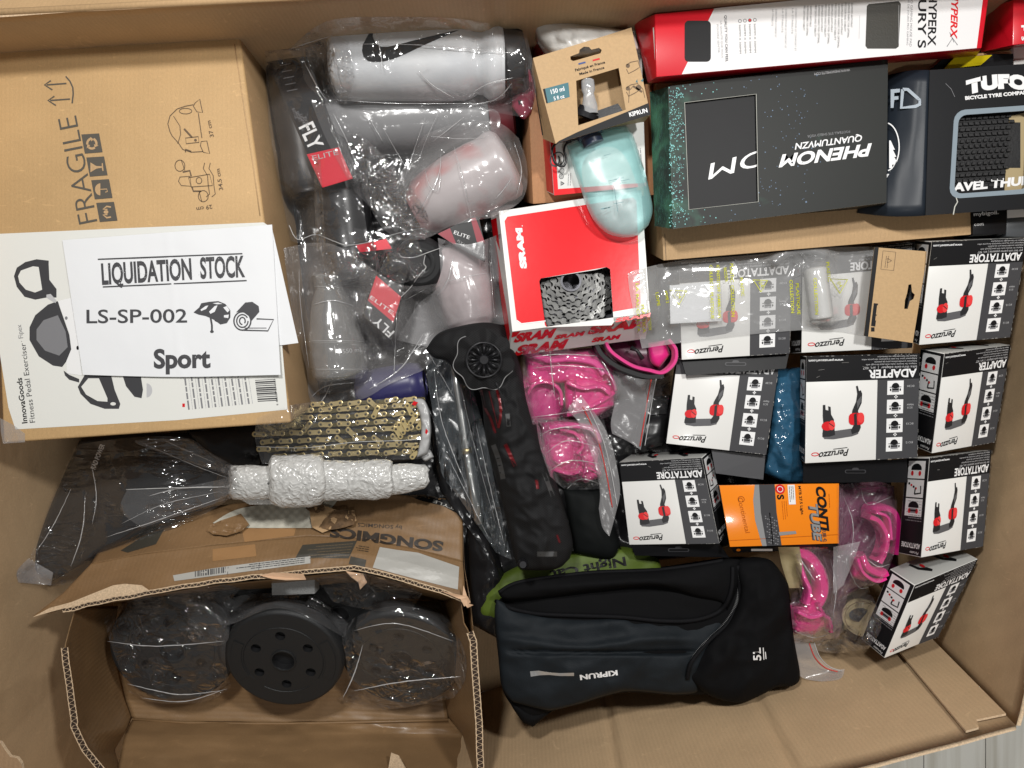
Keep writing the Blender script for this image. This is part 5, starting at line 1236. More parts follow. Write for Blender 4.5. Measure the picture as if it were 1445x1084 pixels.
# ================================================================ gold bicycle chain in its blister
ch = thing('bicycle_chain', 'gold bicycle chain coiled in a clear pack below the big carton', 'chain', W(480, 610, -.13))
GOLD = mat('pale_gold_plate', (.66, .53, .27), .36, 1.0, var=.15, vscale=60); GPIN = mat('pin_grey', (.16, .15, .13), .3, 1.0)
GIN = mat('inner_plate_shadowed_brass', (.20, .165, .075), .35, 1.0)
def link_mesh(name, L2, R_, mt, h):
    out = []
    for s_ in (1, -1):
        for k in range(9):
            th = math.radians(-122+k*244/8); out.append((s_*(L2+R_*math.cos(th)), s_*R_*math.sin(th)))
    q_ = len(out); t_ = tessellate_polygon([[Vector((x, y, 0)) for x, y in out]])
    V = [(x*.00093, y*.00093, h) for x, y in out]+[(x*.001, y*.001, h-.0003) for x, y in out]+[(x*.001, y*.001, 0) for x, y in out]
    F = [tuple(f) for f in t_]+[(i, (i+1) % q_, q_+(i+1) % q_, q_+i) for i in range(q_)]+[(q_+i, q_+(i+1) % q_, 2*q_+(i+1) % q_, 2*q_+i) for i in range(q_)]; M_ = [0]*len(F)
    for s_ in (1, -1):
        b0 = len(V); n = 8
        for z_, r_ in ((h, 2.0), (h+.0007, 1.7)): V += [(s_*L2*.001+r_*.001*math.cos(2*math.pi*k/n), r_*.001*math.sin(2*math.pi*k/n), z_) for k in range(n)]
        for k in range(n): F.append((b0+k, b0+(k+1) % n, b0+n+(k+1) % n, b0+n+k)); M_.append(1)
        F.append(tuple(b0+n+k for k in range(n))); M_.append(1)
    me = bpy.data.meshes.new(name); me.from_pydata(V, [], F); me.materials.append(mt); me.materials.append(GPIN); me.polygons.foreach_set('material_index', M_); return me
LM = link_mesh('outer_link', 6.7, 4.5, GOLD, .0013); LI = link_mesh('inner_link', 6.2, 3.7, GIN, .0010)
def put_link(x, y, ang, z, me=LM):
    o = bpy.data.objects.new('chain_link', me); COL.objects.link(o); o.parent = ch
    o.matrix_parent_inverse = Matrix.Translation(ch.location).inverted()
    o.matrix_basis = Matrix.Translation(W(x, y, z)) @ Matrix.Rotation(-math.radians(ang), 4, 'Z')
rr = random.Random(21)
rows = [(571, 448, 592, -5), (581.5, 396, 592, -5), (592, 380, 600, -4.5), (602.5, 370, 600, -4), (613, 366, 600, -4), (623.5, 366, 598, -3), (634, 372, 596, -3), (644, 384, 590, -3)]
for i, (y0, x0, x1, sl) in enumerate(rows):
    x = x0+(i % 2)*11; k = 0
    while x < x1:
        y = y0+(x-x0)*math.tan(math.radians(sl))*.6+rr.uniform(-.8, .8); bend = rr.choice((-48, 46, 38)) if rr.random() < .2 else rr.uniform(-7, 7)
        z = -.095-.00018*abs(y-606)
        if k % 2 == 0: put_link(x, y+(2.5 if abs(bend) > 20 else 0), sl+bend, z, LM)
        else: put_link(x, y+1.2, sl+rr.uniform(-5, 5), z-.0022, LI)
        x += 13.0; k += 1
for x, y, a_ in ((578, 578, 62), (583, 592, -55), (572, 600, 60), (594, 598, -60), (566, 605, 62), (562, 611, 58), (590, 632, -15), (586, 640, -50), (530, 582, -65)): put_link(x, y, a_, -.093)
pillow('pack_tray', [(362, 592), (420, 572), (600, 560), (604, 640), (560, 652), (375, 655)], (2, 3, 5), mat('dark_grey_tray', (.022, .022, .022), .5), -.115, .02, ch, amp=.001, res=6)
bag('blister_film', [(362, 590), (420, 570), (500, 566), (572, 562), (600, 572), (607, 600), (606, 640), (590, 648), (500, 650), (440, 652), (370, 655), (360, 620)], (4, 7, 10), F_CLR, 'all', -.10, off=.006, it=20, amp=.002, sc=30, parent=ch, seed=31)
pillow('pack_end', [(583, 563), (598, 564), (606, 580), (608, 612), (604, 640), (588, 646), (594, 610), (592, 585)], (2, 4, 5), mat('silvery_print_film', (.42, .42, .42), .25, bump=.6, bscale=45), -.088, .016, ch, amp=.003, sc=60, res=2.5)
a = Wrap([bpy.data.objects['pack_end']], -.085); a.poly([(584, 566), (590, 568), (586, 573), (581, 571)], RED_I, 1); a.poly([(601, 605), (604, 608), (602, 613), (600, 611)], RED_I, 1); a.done(ch)
pillow('pack_tail', [(598, 630), (608, 636), (612, 645), (600, 652), (594, 645)], (1, 2, 3), mat('silvery_print_film'), -.10, .01, ch, amp=.002, sc=60, res=2)
tube('film_seam', spline3([W(x, y, -.082) for x, y in ((362, 630), (430, 632), (500, 624), (560, 622), (590, 620))], 5), .0004, SEAM, ch, 6, solid=False)

# ================================================================ bubble wrapped part
BUB = bpy.data.materials.new('bubble_wrap'); BUB.use_nodes = True; N = BUB.node_tree.nodes; L = BUB.node_tree.links; b_ = N['Principled BSDF']
b_.inputs['Alpha'].default_value = .70; b_.inputs['Base Color'].default_value = (.40, .395, .37, 1); b_.inputs['Roughness'].default_value = .2; b_.inputs['Coat Weight'].default_value = .7; b_.inputs['Coat Roughness'].default_value = .1
tc = N.new('ShaderNodeTexCoord'); nz = N.new('ShaderNodeTexNoise'); nz.inputs['Scale'].default_value = 45; L.new(tc.outputs['Object'], nz.inputs[0])
ma = N.new('ShaderNodeVectorMath'); ma.operation = 'MULTIPLY_ADD'; ma.inputs[1].default_value = (.03, .03, .03); L.new(nz.outputs['Color'], ma.inputs[0]); L.new(tc.outputs['Object'], ma.inputs[2])
vo = N.new('ShaderNodeTexVoronoi'); vo.inputs['Scale'].default_value = 150; vo.feature = 'SMOOTH_F1'; L.new(ma.outputs[0], vo.inputs['Vector'])
n3 = N.new('ShaderNodeTexNoise'); n3.inputs['Scale'].default_value = 55; n3.inputs['Distortion'].default_value = 1.5; L.new(tc.outputs['Object'], n3.inputs[0])
s3 = N.new('ShaderNodeMath'); s3.operation = 'SUBTRACT'; s3.inputs[1].default_value = .5; L.new(n3.outputs['Fac'], s3.inputs[0]); a3 = N.new('ShaderNodeMath'); a3.operation = 'ABSOLUTE'; L.new(s3.outputs[0], a3.inputs[0])
m3 = N.new('ShaderNodeMath'); m3.operation = 'MULTIPLY_ADD'; m3.inputs[1].default_value = 1.3; L.new(a3.outputs[0], m3.inputs[0]); L.new(vo.outputs['Distance'], m3.inputs[2])
bp = N.new('ShaderNodeBump'); bp.inputs['Strength'].default_value = .9; bp.inputs['Distance'].default_value = .003; bp.invert = True; L.new(m3.outputs[0], bp.inputs['Height'])
L.new(bp.outputs[0], b_.inputs['Normal']); L.new(bp.outputs[0], b_.inputs['Coat Normal'])
cr = N.new('ShaderNodeValToRGB'); cr.color_ramp.elements[0].color = (.86, .855, .83, 1); cr.color_ramp.elements[1].color = (.62, .615, .59, 1); cr.color_ramp.elements[1].position = .75; L.new(vo.outputs['Distance'], cr.inputs[0]); L.new(cr.outputs[0], b_.inputs['Base Color'])
bw = thing('bubble_wrapped_part', 'long part wrapped in white bubble wrap lying on the torn carton', 'wrapped part', W(465, 680, -.12))
def wrapped(name, pts, z, seed, flat=.75):
    """pts: (x, ytop, ybottom)"""
    n = 36; P = np.array(pts, float); xs = np.linspace(P[0, 0], P[-1, 0], int((P[-1, 0]-P[0, 0])/2)+2); V = []; F = []
    yt = np.interp(xs, P[:, 0], P[:, 1]); yb = np.interp(xs, P[:, 0], P[:, 2])
    for i, x in enumerate(xs):
        cy_, r_ = (yt[i]+yb[i])/2, (yb[i]-yt[i])/2
        for j in range(n):
            th = 2*math.pi*j/n; bump_ = 1+.05*float(fbm(np.array(x/14), np.array(th*2.5), 3, seed))
            V.append(W(x+1.5*math.sin(th*3+seed), cy_-r_*bump_*math.sin(th), z+r_*.001*flat*bump_*math.cos(th)))
    for i in range(len(xs)-1):
        for j in range(n): F.append((i*n+j, (i+1)*n+j, (i+1)*n+(j+1) % n, i*n+(j+1) % n))
    F.append(tuple(range(n))); F.append(tuple((len(xs)-1)*n+j for j in range(n))[::-1])
    return mesh(name, V, F, BUB, bw, None, True)
wrapped('wrap_end', [(324, 664, 700), (327, 657, 705), (350, 656, 706), (388, 658, 704)], -.085, 1)
wrapped('wrap_fold', [(380, 650, 702), (384, 643, 712), (400, 642, 717), (440, 641, 716), (453, 643, 712), (458, 650, 706)], -.075, 2)
wrapped('wrap_middle', [(450, 649, 708), (500, 650, 705), (530, 648, 706), (550, 649, 703), (553, 652, 700)], -.078, 3)
wrapped('wrap_tip', [(548, 655, 700), (575, 654, 696), (600, 656, 689), (605, 662, 682)], -.085, 4)
tube('core_part', [W(330, 682, -.085), W(400, 680, -.080), W(500, 678, -.082), W(595, 674, -.087)], [.009, .016, .014, .009], mat('grey_metal_core', (.18, .18, .18), .35, .8), bw, 16)
slab('loose_wrap_edge', [W(x, y, -.10) for x, y in ((330, 700), (360, 702), (382, 706), (384, 712), (352, 712))], .002, BUB, bw)

# ================================================================ black plate in its long clear bag
fd = thing('fender_pack', 'black plastic panel printed RAD POWER in a long clear bag, lower left of the carton', 'fender pack', W(180, 710, -.18))
def fz(X, Y): return .006*np.sin((X+Y*.3)/28)
pn_ = pillow('panel', [(112, 622), (190, 612), (290, 618), (330, 665), (326, 700), (250, 735), (180, 765), (110, 800), (75, 820), (48, 800), (60, 745), (90, 670)], (3, 4, 8), mat('satin_black_plastic', (.013, .013, .014), .30, spec=.45, bump=.12, bscale=9), -.165, .03, fd, amp=.003, sc=10, seed=4, folds=fz)
a = Wrap([pn_], -.15); a.text('RAD POWER', (134, 663), (148, 628), 6.5, WHITE_I, 1, bold=.03); a.done(fd)
o = pillow('black_bag_and_fill', [(265, 610), (366, 600), (374, 640), (366, 662), (330, 664), (290, 640)], (1, 3, 4), mat('satin_black_plastic'), -.15, .03, label='black packet between the fender bag and the gold chain', cat='packet', amp=.003)
FB = film('film_long_bag', milk=.012, crease=1.1, scale=30, gloss=.14, rough=.10, stretch=(.6, 2.2, 1), rot=.5)
FN = film('film_neck', milk=.05, crease=1.0, scale=34, gloss=.16, rough=.1, stretch=(.5, 2.4, 1), rot=.1)
fb_ = bag('bag', [(106, 628), (180, 618), (262, 618), (300, 642), (330, 664), (334, 682), (328, 702), (277, 732), (194, 768), (128, 802), (102, 822), (70, 826), (26, 822), (24, 808), (42, 788), (75, 700)], (4, 6, 12), FB, 'all', -.17, off=.003, it=16, amp=.005, sc=24, parent=fd, seed=41, dirn=-.35)
bag('bag_neck', [(180, 690), (250, 688), (334, 672), (336, 700), (300, 712), (200, 745), (170, 720)], (2, 3, 5), FN, 'all', -.15, off=.006, it=14, amp=.004, sc=40, parent=fd, seed=43, dirn=-.1)
bag('bag_neck', [(262, 619), (300, 640), (334, 660), (334, 674), (290, 660), (230, 640), (190, 622)], (2, 3, 5), FN, 'all', -.14, off=.006, it=14, amp=.004, sc=40, parent=fd, seed=44, dirn=.5)
tube('bag_fold_edge', spline3([W(x, y, -.135) for x, y in ((178, 691), (230, 689), (280, 688), (328, 687))], 5), .0006, SEAM, fd, 6, solid=False)
fold_lines(fb_, ([(200, 625), (270, 655), (330, 678)], [(232, 622), (300, 652)], [(150, 758), (220, 735), (320, 700)], [(50, 780), (76, 740), (100, 690)], [(120, 700), (116, 750), (100, 800)], [(210, 700), (250, 690), (300, 686)], [(170, 740), (230, 712), (310, 694)], [(128, 650), (136, 700), (130, 740)]), 4)
bag('bag_tail', [(40, 788), (75, 808), (72, 826), (26, 822), (24, 806)], (1, 2, 3), F_SOFT, 'all', -.17, off=.004, it=8, amp=.002, sc=30, parent=fd, seed=45)

# ================================================================ steel tube in clear film
rd = thing('steel_tube', 'long bright steel tube in clear film left of the mesh bag', 'tube', W(662, 630, -.15))
STEEL = mat('brushed_steel', (.55, .55, .53), .28, 1.0, var=.1, vscale=40)
tube('tube', [W(640, 500, -.14), W(645, 545, -.135), W(656, 620, -.13), (W(668, 690, -.13)), W(678, 738, -.135)], .0078, STEEL, rd, 20)
tube('tube_band', [W(658, 632, -.13), W(659.5, 640, -.13)], .0083, GOLD, rd, 20)
sb_ = bag('bag', [(600, 494), (618, 490), (642, 522), (668, 552), (684, 610), (700, 690), (722, 790), (700, 780), (676, 744), (646, 700), (622, 664), (612, 590), (604, 540)], (3, 6, 7), film('film_bluish', milk=.09, crease=1.1, scale=40, gloss=.15, milkcol=(.6, .68, .74), stretch=(2, .5, 1), rot=-.2), 'all', -.16, off=.004, it=16, amp=.006, sc=30, parent=rd, seed=51, dirn=1.35)
fold_lines(sb_, ([(612, 520), (625, 600), (660, 690)], [(650, 545), (672, 640), (700, 740)], [(606, 500), (640, 560)], [(630, 640), (660, 700), (690, 760)], [(672, 600), (690, 680), (712, 770)]), 5)
o = pillow('black_bag_and_fill', [(600, 560), (640, 640), (700, 770), (720, 850), (700, 900), (664, 880), (655, 720), (620, 690)], (2, 4, 5), BBAG_FILL, -.18, .04, label='glossy black film crumpled below the steel tube', cat='polybag', amp=.006, sc=18)

# ================================================================ black mesh bag
def mesh_cloth():
    m = bpy.data.materials.new('black_net_fabric'); m.use_nodes = True; N = m.node_tree.nodes; L = m.node_tree.links; b = N['Principled BSDF']
    b.inputs['Roughness'].default_value = .6; b.inputs['Specular IOR Level'].default_value = .15; tc = N.new('ShaderNodeTexCoord'); hs = []
    for ang in (.9, -.9):
        mp = N.new('ShaderNodeMapping'); mp.inputs['Rotation'].default_value = (0, 0, ang); L.new(tc.outputs['Object'], mp.inputs[0])
        w = N.new('ShaderNodeTexWave'); w.inputs['Scale'].default_value = 110; w.inputs['Distortion'].default_value = .6; L.new(mp.outputs[0], w.inputs[0]); hs.append(w.outputs['Fac'])
    mx = N.new('ShaderNodeMath'); mx.operation = 'MAXIMUM'; L.new(hs[0], mx.inputs[0]); L.new(hs[1], mx.inputs[1])
    cr = N.new('ShaderNodeValToRGB'); cr.color_ramp.elements[0].color = (.001, .001, .001, 1); cr.color_ramp.elements[0].position = .45; cr.color_ramp.elements[1].color = (.018, .018, .019, 1); cr.color_ramp.elements[1].position = .75
    L.new(mx.outputs[0], cr.inputs[0]); L.new(cr.outputs[0], b.inputs['Base Color'])
    bp = N.new('ShaderNodeBump'); bp.inputs['Strength'].default_value = .6; bp.inputs['Distance'].default_value = .0008; L.new(mx.outputs[0], bp.inputs['Height']); L.new(bp.outputs[0], b.inputs['Normal'])
    return m
NET = mesh_cloth()
mb = thing('mesh_bag', 'long black net drawstring bag with red metallic items showing through', 'mesh bag', W(710, 630, -.15))
ol = [(601, 493), (618, 471), (650, 460), (685, 455), (713, 460), (731, 507), (745, 556), (769, 636), (790, 696), (808, 762), (804, 788), (788, 802), (760, 805), (734, 804), (726, 787), (712, 725), (696, 664), (685, 615), (676, 552), (650, 542), (633, 512), (612, 505)]
nb = pillow('net_body', ol, (4, 10, 13), NET, -.088, .085, mb, amp=.008, sc=26, seed=61, res=3.2, p=.5, folds=lambda X, Y: .003*np.sin((X*.95-Y*.3)/7))
a = Wrap([nb], -.08)
REDM = mat('red_foil', (.13, .004, .007), .4, .3, bump=.5, bscale=90); SILN = mat('silver_net', (.07, .07, .07), .4, .3, bump=.6, bscale=700)
for P, w_, m_ in (([(679, 550), (684, 575), (692, 590), (699, 611)], 3.2, REDM), ([(701, 550), (706, 570), (706, 590), (703, 604)], 3.6, REDM), ([(713, 627), (720, 642), (727, 658)], 5, REDM), ([(757, 677), (759, 690)], 4, REDM), ([(786, 755), (790, 766)], 2.4, REDM),
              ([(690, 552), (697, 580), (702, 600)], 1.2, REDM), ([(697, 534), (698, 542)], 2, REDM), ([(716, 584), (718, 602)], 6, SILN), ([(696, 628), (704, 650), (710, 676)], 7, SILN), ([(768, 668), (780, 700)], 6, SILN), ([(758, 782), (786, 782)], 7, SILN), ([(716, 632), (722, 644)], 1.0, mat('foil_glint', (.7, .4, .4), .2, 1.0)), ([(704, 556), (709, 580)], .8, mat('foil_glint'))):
    Q_ = resample(P, 14); a.line([tuple(q) for q in Q_], w_, m_, 1)
a.done(mb, 'items_showing_through')
# gathered rosette
DOTS = mat('grey_stitch', (.30, .30, .30), .5)
RV = []; n = 72; cx, cy = 683, 508
X = np.zeros((14, n+1)); Y = X.copy(); Z = X.copy()
for i in range(14):
    for j in range(n+1):
        th = 2*math.pi*j/n; r_ = 2+i*3.0+(i/13)**2*3.0*math.sin(th*7); X[i, j] = cx+r_*math.cos(th)*1.0; Y[i, j] = cy+r_*math.sin(th)*1.02
        Z[i, j] = -.028-.0035*math.cos(th*(10 if i < 7 else 7))*min(1, i/4)-(.012 if i == 0 else 0)-.010*(i/13)**2+(.003 if i == 7 else 0)
sheet('rosette', X, Y, Z, NET, mb)
lathe('rosette_button', W(cx, cy, -.036), W(cx, cy, -.025), [(0, .009), (.7, .009), (1, .006)], BLK, mb, 16)
for j in range(12):
    th = 2*math.pi*j/12; tube('rosette_rib', [W(cx+8*math.cos(th), cy+8*math.sin(th), -.026), W(cx+16*math.cos(th), cy+16*math.sin(th), -.0225), W(cx+23*math.cos(th), cy+23*math.sin(th), -.026)], [.0012, .0019, .0012], BLK, mb, 6)
tube('rosette_ring', [W(cx+24.5*math.cos(2*math.pi*k/40), cy+24.5*math.sin(2*math.pi*k/40), -.0265) for k in range(40)], .0013, BLK, mb, 6, closed=True)
for j in range(64):
    th = 2*math.pi*j/64; r_ = 41+3.0*math.sin(th*7)
    if -.2 < th < 1.9 or j % 2 and th > 4.6: continue
P = [W(cx+(41.5+3*math.sin(th*7))*math.cos(th), cy+(41.5+3*math.sin(th*7))*1.02*math.sin(th), -.037) for th in [math.radians(k) for k in range(20, 235, 4)]]
tube('edge_stitching', P, .00055, DOTS, mb, 5, solid=False)
lathe('cord_stopper', W(737, 795, -.075), W(738, 797, -.050), [(0, .007), (.6, .008), (1, .005)], BLK, mb, 14)
tube('drawcord', spline3([W(x, y, -.03-.0006*(y-520)*.3) for x, y in ((700, 540), (712, 575), (704, 606), (716, 640), (722, 690))], 6), .0012, BLK, mb, 6)

# ================================================================ pink pads in clear bags
PINK = mat('hot_pink_foam', (.66, .013, .20), .5, bump=.1, bscale=200, sheen=.2); PINKD = mat('deep_pink_plastic', (.50, .010, .17), .35); PINKL2 = mat('mid_pink_foam', (.72, .03, .26), .45); PINKL = mat('light_pink_film', (.75, .22, .42), .25, bump=.5, bscale=35)
def band(name, pts, z, w, th, m, parent, n=7):
    """bent strip standing on its edge; pts in photo units, w = visible width, th = height"""
    P = spline3([W(x, y, z+(q[0] if q else 0)) for x, y, *q in pts], n); V = []; F = []
    for i, p in enumerate(P):
        d = (P[min(i+1, len(P)-1)]-P[max(i-1, 0)]).normalized(); s_ = Vector((-d.y, d.x, 0)).normalized()*w/2; u_ = Vector((0, 0, th/2))
        V += [p+s_+u_*.7, p+s_*.6+u_, p-s_*.6+u_, p-s_+u_*.7, p-s_-u_, p+s_-u_]
    k = len(P)
    for i in range(k-1):
        for j in range(6): F.append((i*6+j, i*6+(j+1) % 6, (i+1)*6+(j+1) % 6, (i+1)*6+j))
    F += [tuple(range(6))[::-1], tuple((k-1)*6+j for j in range(6))]
    return mesh(name, V, F, m, parent, None, 'auto')
def pads(name, label, items, loc, cat='pads'):
    t = thing(name, label, cat, loc)
    for k, it in enumerate(items):
        if it[0] == 'b': band('pad_strap', it[1], it[2], it[3], it[4], it[5], t)
        else: pillow('pad', it[1], it[2], it[5], it[3], it[4], t, amp=.0008, sc=30, seed=k, res=3.2, p=.14, smooth=False, folds=lambda X, Y: -.004*np.exp(-((np.mod(X*.8+Y*.5, 26)-13)/1.6)**2))
    return t
pads('pink_pads', 'pink foam pads bagged together between mesh bag and grey adapter box, upper packet', [
    ('p', [(738, 490), (790, 494), (850, 490), (868, 520), (860, 545), (800, 540), (746, 545)], (2, 4, 6), -.135, .05, PINK),
    ('p', [(742, 540), (790, 536), (796, 575), (786, 595), (750, 592)], (1, 3, 4), -.145, .04, PINKD),
    ('b', [(744, 556), (755, 542), (775, 540), (790, 552), (792, 572)], -.118, .006, .018, PINK),
    ('p', [(796, 534), (836, 532), (866, 545), (868, 572), (840, 590), (798, 578)], (2, 3, 5), -.13, .045, PINK),
    ('b', [(800, 585), (830, 575), (855, 562), (868, 552)], -.108, .007, .01, PINK),
    ('b', [(812, 536), (811, 556), (806, 578)], -.105, .0012, .006, PINKD),
    ('b', [(752, 500), (775, 508), (806, 506), (838, 512), (852, 528)], -.106, .010, .012, PINKL2), ('b', [(800, 540), (822, 548), (846, 546), (860, 556)], -.104, .007, .014, PINK), ('b', [(845, 520), (862, 532), (868, 552)], -.108, .006, .016, PINKD)], W(800, 540, -.16))
pads('pink_pads', 'pink foam pads bagged beside the black mesh bag, lower packet', [
    ('p', [(762, 596), (800, 592), (846, 600), (852, 640), (848, 676), (800, 682), (776, 660), (766, 625)], (2, 4, 6), -.14, .045, PINKD),
    ('p', [(815, 640), (845, 636), (850, 672), (826, 682), (812, 668)], (1, 2, 3), -.118, .02, PINK),
    ('p', [(772, 626), (808, 620), (812, 650), (792, 660), (776, 650)], (1, 2, 3), -.12, .02, PINK),
    ('b', [(790, 606), (812, 612), (822, 628), (814, 640)], -.112, .006, .012, PINK), ('b', [(775, 604), (800, 600), (836, 606), (846, 624)], -.110, .009, .016, PINKL2), ('b', [(782, 662), (806, 668), (830, 660), (846, 668)], -.112, .007, .016, PINK), ('b', [(818, 640), (826, 655), (822, 672)], -.104, .004, .014, PINKD)], W(810, 640, -.17))
FP = film('film_pinkish', milk=.07, crease=1.0, scale=45, gloss=.18, milkcol=(.75, .5, .6), rough=.09)
def tbag(label, *a, folds=(), **k): return tag(fold_lines(bag('clear_bag', *a, **k), folds, len(label)), label, 'plastic bag')
tbag('clear bag tight round the upper pink pads', [(736, 488), (800, 492), (866, 488), (872, 530), (872, 580), (846, 592), (800, 588), (752, 600), (740, 550)], (2, 4, 7), FP, 'all', -.15, off=.003, it=12, amp=.006, sc=40, seed=71, folds=([(745, 505), (790, 500), (850, 503)], [(750, 520), (800, 516), (862, 522)], [(742, 590), (790, 584), (860, 574)], [(776, 495), (779, 530), (783, 560)], [(840, 495), (856, 520), (868, 545)]))
tbag('clear bag tight round the lower pink pads', [(756, 590), (800, 588), (852, 592), (862, 640), (856, 690), (806, 694), (776, 672), (762, 630)], (2, 4, 6), film('film_crinkled_pink', milk=.07, crease=1.3, scale=75, gloss=.2), 'all', -.16, off=.003, it=12, amp=.007, sc=42, seed=73, folds=([(762, 615), (780, 606), (820, 600)], [(770, 640), (800, 622), (840, 630)], [(775, 665), (805, 650), (850, 655)], [(800, 690), (820, 676), (850, 684)]))
def zip_bag(label, ol, c, line, z, seed, dirn=1.2, m=None):
    t = thing('zip_bag', label, 'zip bag', W(ol[0][0], ol[0][1], z))
    o = bag('bag', ol, c, m or F_SOFT, 'all', z, off=.003, it=14, amp=.004, sc=34, parent=t, seed=seed, dirn=dirn, res=2.6); SOLID[o] = True
    Z_ = hit_heights(np.array([[p[0] for p in line]]), np.array([[p[1] for p in line]]), [o], z)[0]
    tube('zip_line', spline3([W(x, y, z_+.0012) for (x, y), z_ in zip(line, Z_)], 6), .0009, mat('red_zip', (.55, .04, .03), .4), t, 6, solid=False)
    Z2 = [(x+7, y-1) for x, y in line]; tube('zip_rib', spline3([W(x, y, z_+.0008) for (x, y), z_ in zip(Z2, Z_)], 6), .0006, mat('clear_rib', (.5, .5, .5), .3), t, 6, solid=False)
    del SOLID[o]; return t
zip_bag('clear zip bag with red line standing between pink pads and adapter box', [(820, 558), (850, 598), (866, 636), (875, 690), (868, 728), (860, 757), (850, 744), (845, 718), (846, 690), (834, 640), (815, 595), (802, 577)], (2, 5, 7), [(822, 574), (834, 598), (846, 628), (856, 670), (864, 716)], -.115, 81)
# ================================================================ pink lined head strap
hs = thing('helmet_strap', 'black headpiece with hot pink lining under the clear printed bag', 'headpiece', W(900, 505, -.14))
pillow('shell', [(842, 478), (900, 478), (952, 480), (952, 512), (934, 528), (890, 522), (862, 504)], (2, 4, 6), mat('dark_maroon_lining', (.09, .012, .04), .3), -.135, .03, hs, amp=.001)
pillow('inner_pad', [(914, 484), (940, 480), (946, 500), (930, 520), (918, 510)], (1, 2, 3), PINK, -.115, .015, hs, res=3)
band('pink_lining', [(852, 478), (858, 492), (869, 503), (892, 517), (915, 523), (934, 526), (950, 512), (952, 494), (942, 480)], -.098, .0065, .022, PINK, hs)
band('black_rim', [(838, 480), (847, 500), (868, 517), (890, 526), (912, 532), (934, 531)], -.104, .010, .03, BLKP, hs)
tube('pin', [W(891, 491, -.10), W(899, 495, -.095), W(907, 507, -.095)], [.004, .0025, .004], BLKP, hs, 10)
for x, y, r_ in ((888, 531, .0075), (903, 538, .009)): lathe('knob', W(x, y, -.13), W(x, y+1, -.10), [(0, r_), (.8, r_), (1, r_*.7)], BLKP, hs, 16)
zip_bag('clear zip bag with red line hanging from the pink lined headpiece', [(864, 522), (900, 534), (926, 536), (918, 570), (910, 604), (904, 635), (888, 624), (864, 612), (862, 596), (868, 560)], (2, 5, 7), [(919, 536), (914, 562), (908, 600), (903, 630)], -.125, 83)
tbag('crinkled clear bag left of the grey adapter box', [(918, 536), (948, 530), (944, 560), (940, 584), (914, 586), (908, 560)], (1, 3, 4), F_CRI, 'all', -.15, off=.003, it=8, amp=.005, sc=60, seed=85)
o = pillow('black_packet', [(905, 586), (945, 584), (940, 626), (902, 640), (896, 615)], (1, 2, 3), mat('satin_black_plastic'), -.15, .03, label='black packet in the gap left of the grey adapter box', cat='packet')
o = pillow('black_packet', [(795, 690), (850, 690), (875, 770), (860, 790), (810, 780)], (1, 2, 4), mat('dark_grey_cloth', (.005, .006, .006), .7, spec=.15), -.15, .04, label='dark cloth packet right of the mesh bag end', cat='packet')
# ================================================================ blue bag and pink items to the lower right
o = pillow('blue_polybag', [(1092, 522), (1132, 518), (1134, 600), (1136, 682), (1108, 682), (1078, 668), (1084, 610)], (1, 3, 5), mat('blue_gloss_film', (.025, .09, .16), .14, coat=.5, bump=.9, bscale=26), -.14, .05, label='shiny dark blue film bag left of the upright ADAPTER box', cat='polybag', amp=.010, sc=26, seed=5, res=3)
pads('pink_pads', 'pink U shaped straps in clear bag below the black hang flap', [
    ('b', [(1226, 730), (1228, 718), (1245, 716), (1258, 724), (1262, 745), (1258, 780)], -.13, .012, .03, PINKD),
    ('b', [(1222, 728), (1236, 735), (1246, 755), (1244, 775), (1236, 792)], -.115, .009, .03, PINK),
    ('b', [(1212, 782), (1222, 800), (1240, 808), (1248, 806)], -.11, .012, .026, PINK),
    ('b', [(1206, 786), (1214, 806), (1232, 818), (1246, 814)], -.112, .006, .024, PINKL2), ('b', [(1232, 722), (1250, 730), (1254, 760)], -.108, .005, .02, PINKL2),
    ('p', [(1202, 780), (1218, 778), (1226, 812), (1222, 822), (1202, 814)], (1, 2, 4), -.125, .02, PINK),
    ('p', [(1180, 690), (1262, 686), (1268, 800), (1180, 850)], (1, 2, 3), -.165, .03, mat('plum_plastic', (.10, .012, .05), .4))], W(1235, 760, -.17))
pads('pink_pads', 'pink strap pieces in clear bag beside the running vest', [
    ('b', [(1122, 776), (1140, 786), (1154, 806), (1158, 830), (1150, 850), (1136, 858)], -.125, .018, .03, PINK),
    ('b', [(1126, 792), (1132, 812), (1140, 832), (1136, 852)], -.118, .008, .02, PINKL2), ('b', [(1124, 862), (1142, 870), (1158, 866)], -.098, .006, .014, PINKL2),
    ('p', [(1118, 858), (1146, 852), (1164, 862), (1166, 884), (1150, 896), (1120, 894)], (2, 3, 5), -.13, .04, PINK),
    ('b', [(1152, 850), (1160, 866), (1168, 872), (1170, 890)], -.11, .006, .02, PINKD)], W(1140, 840, -.17))
kr = thing('kraft_roll', 'round kraft card disc with dark stamp below the pink straps', 'card disc', W(1214, 868, -.17))
lathe('disc', W(1216, 872, -.20), W(1216, 871, -.18), [(0, .030), (1, .030)], mat('kraft_card'), kr, 32)
a = Art(tilt(1216, 871, -.1796)); a.disc(1214, 868, 16, 10, GREY_I, 0); a.ring(1216, 871, 24, 22, 1, BR_, 0); a.done(kr)
tbag('clear bag over the pink U straps', [(1182, 684), (1240, 680), (1266, 690), (1262, 780), (1240, 826), (1205, 830), (1176, 850), (1182, 790)], (2, 4, 6), FP, 'all', -.16, off=.003, it=14, amp=.006, sc=34, seed=91, folds=([(1190, 700), (1204, 740), (1200, 790)], [(1215, 690), (1225, 712), (1260, 700)], [(1196, 800), (1214, 830), (1240, 820)], [(1225, 790), (1240, 800), (1256, 796)]))
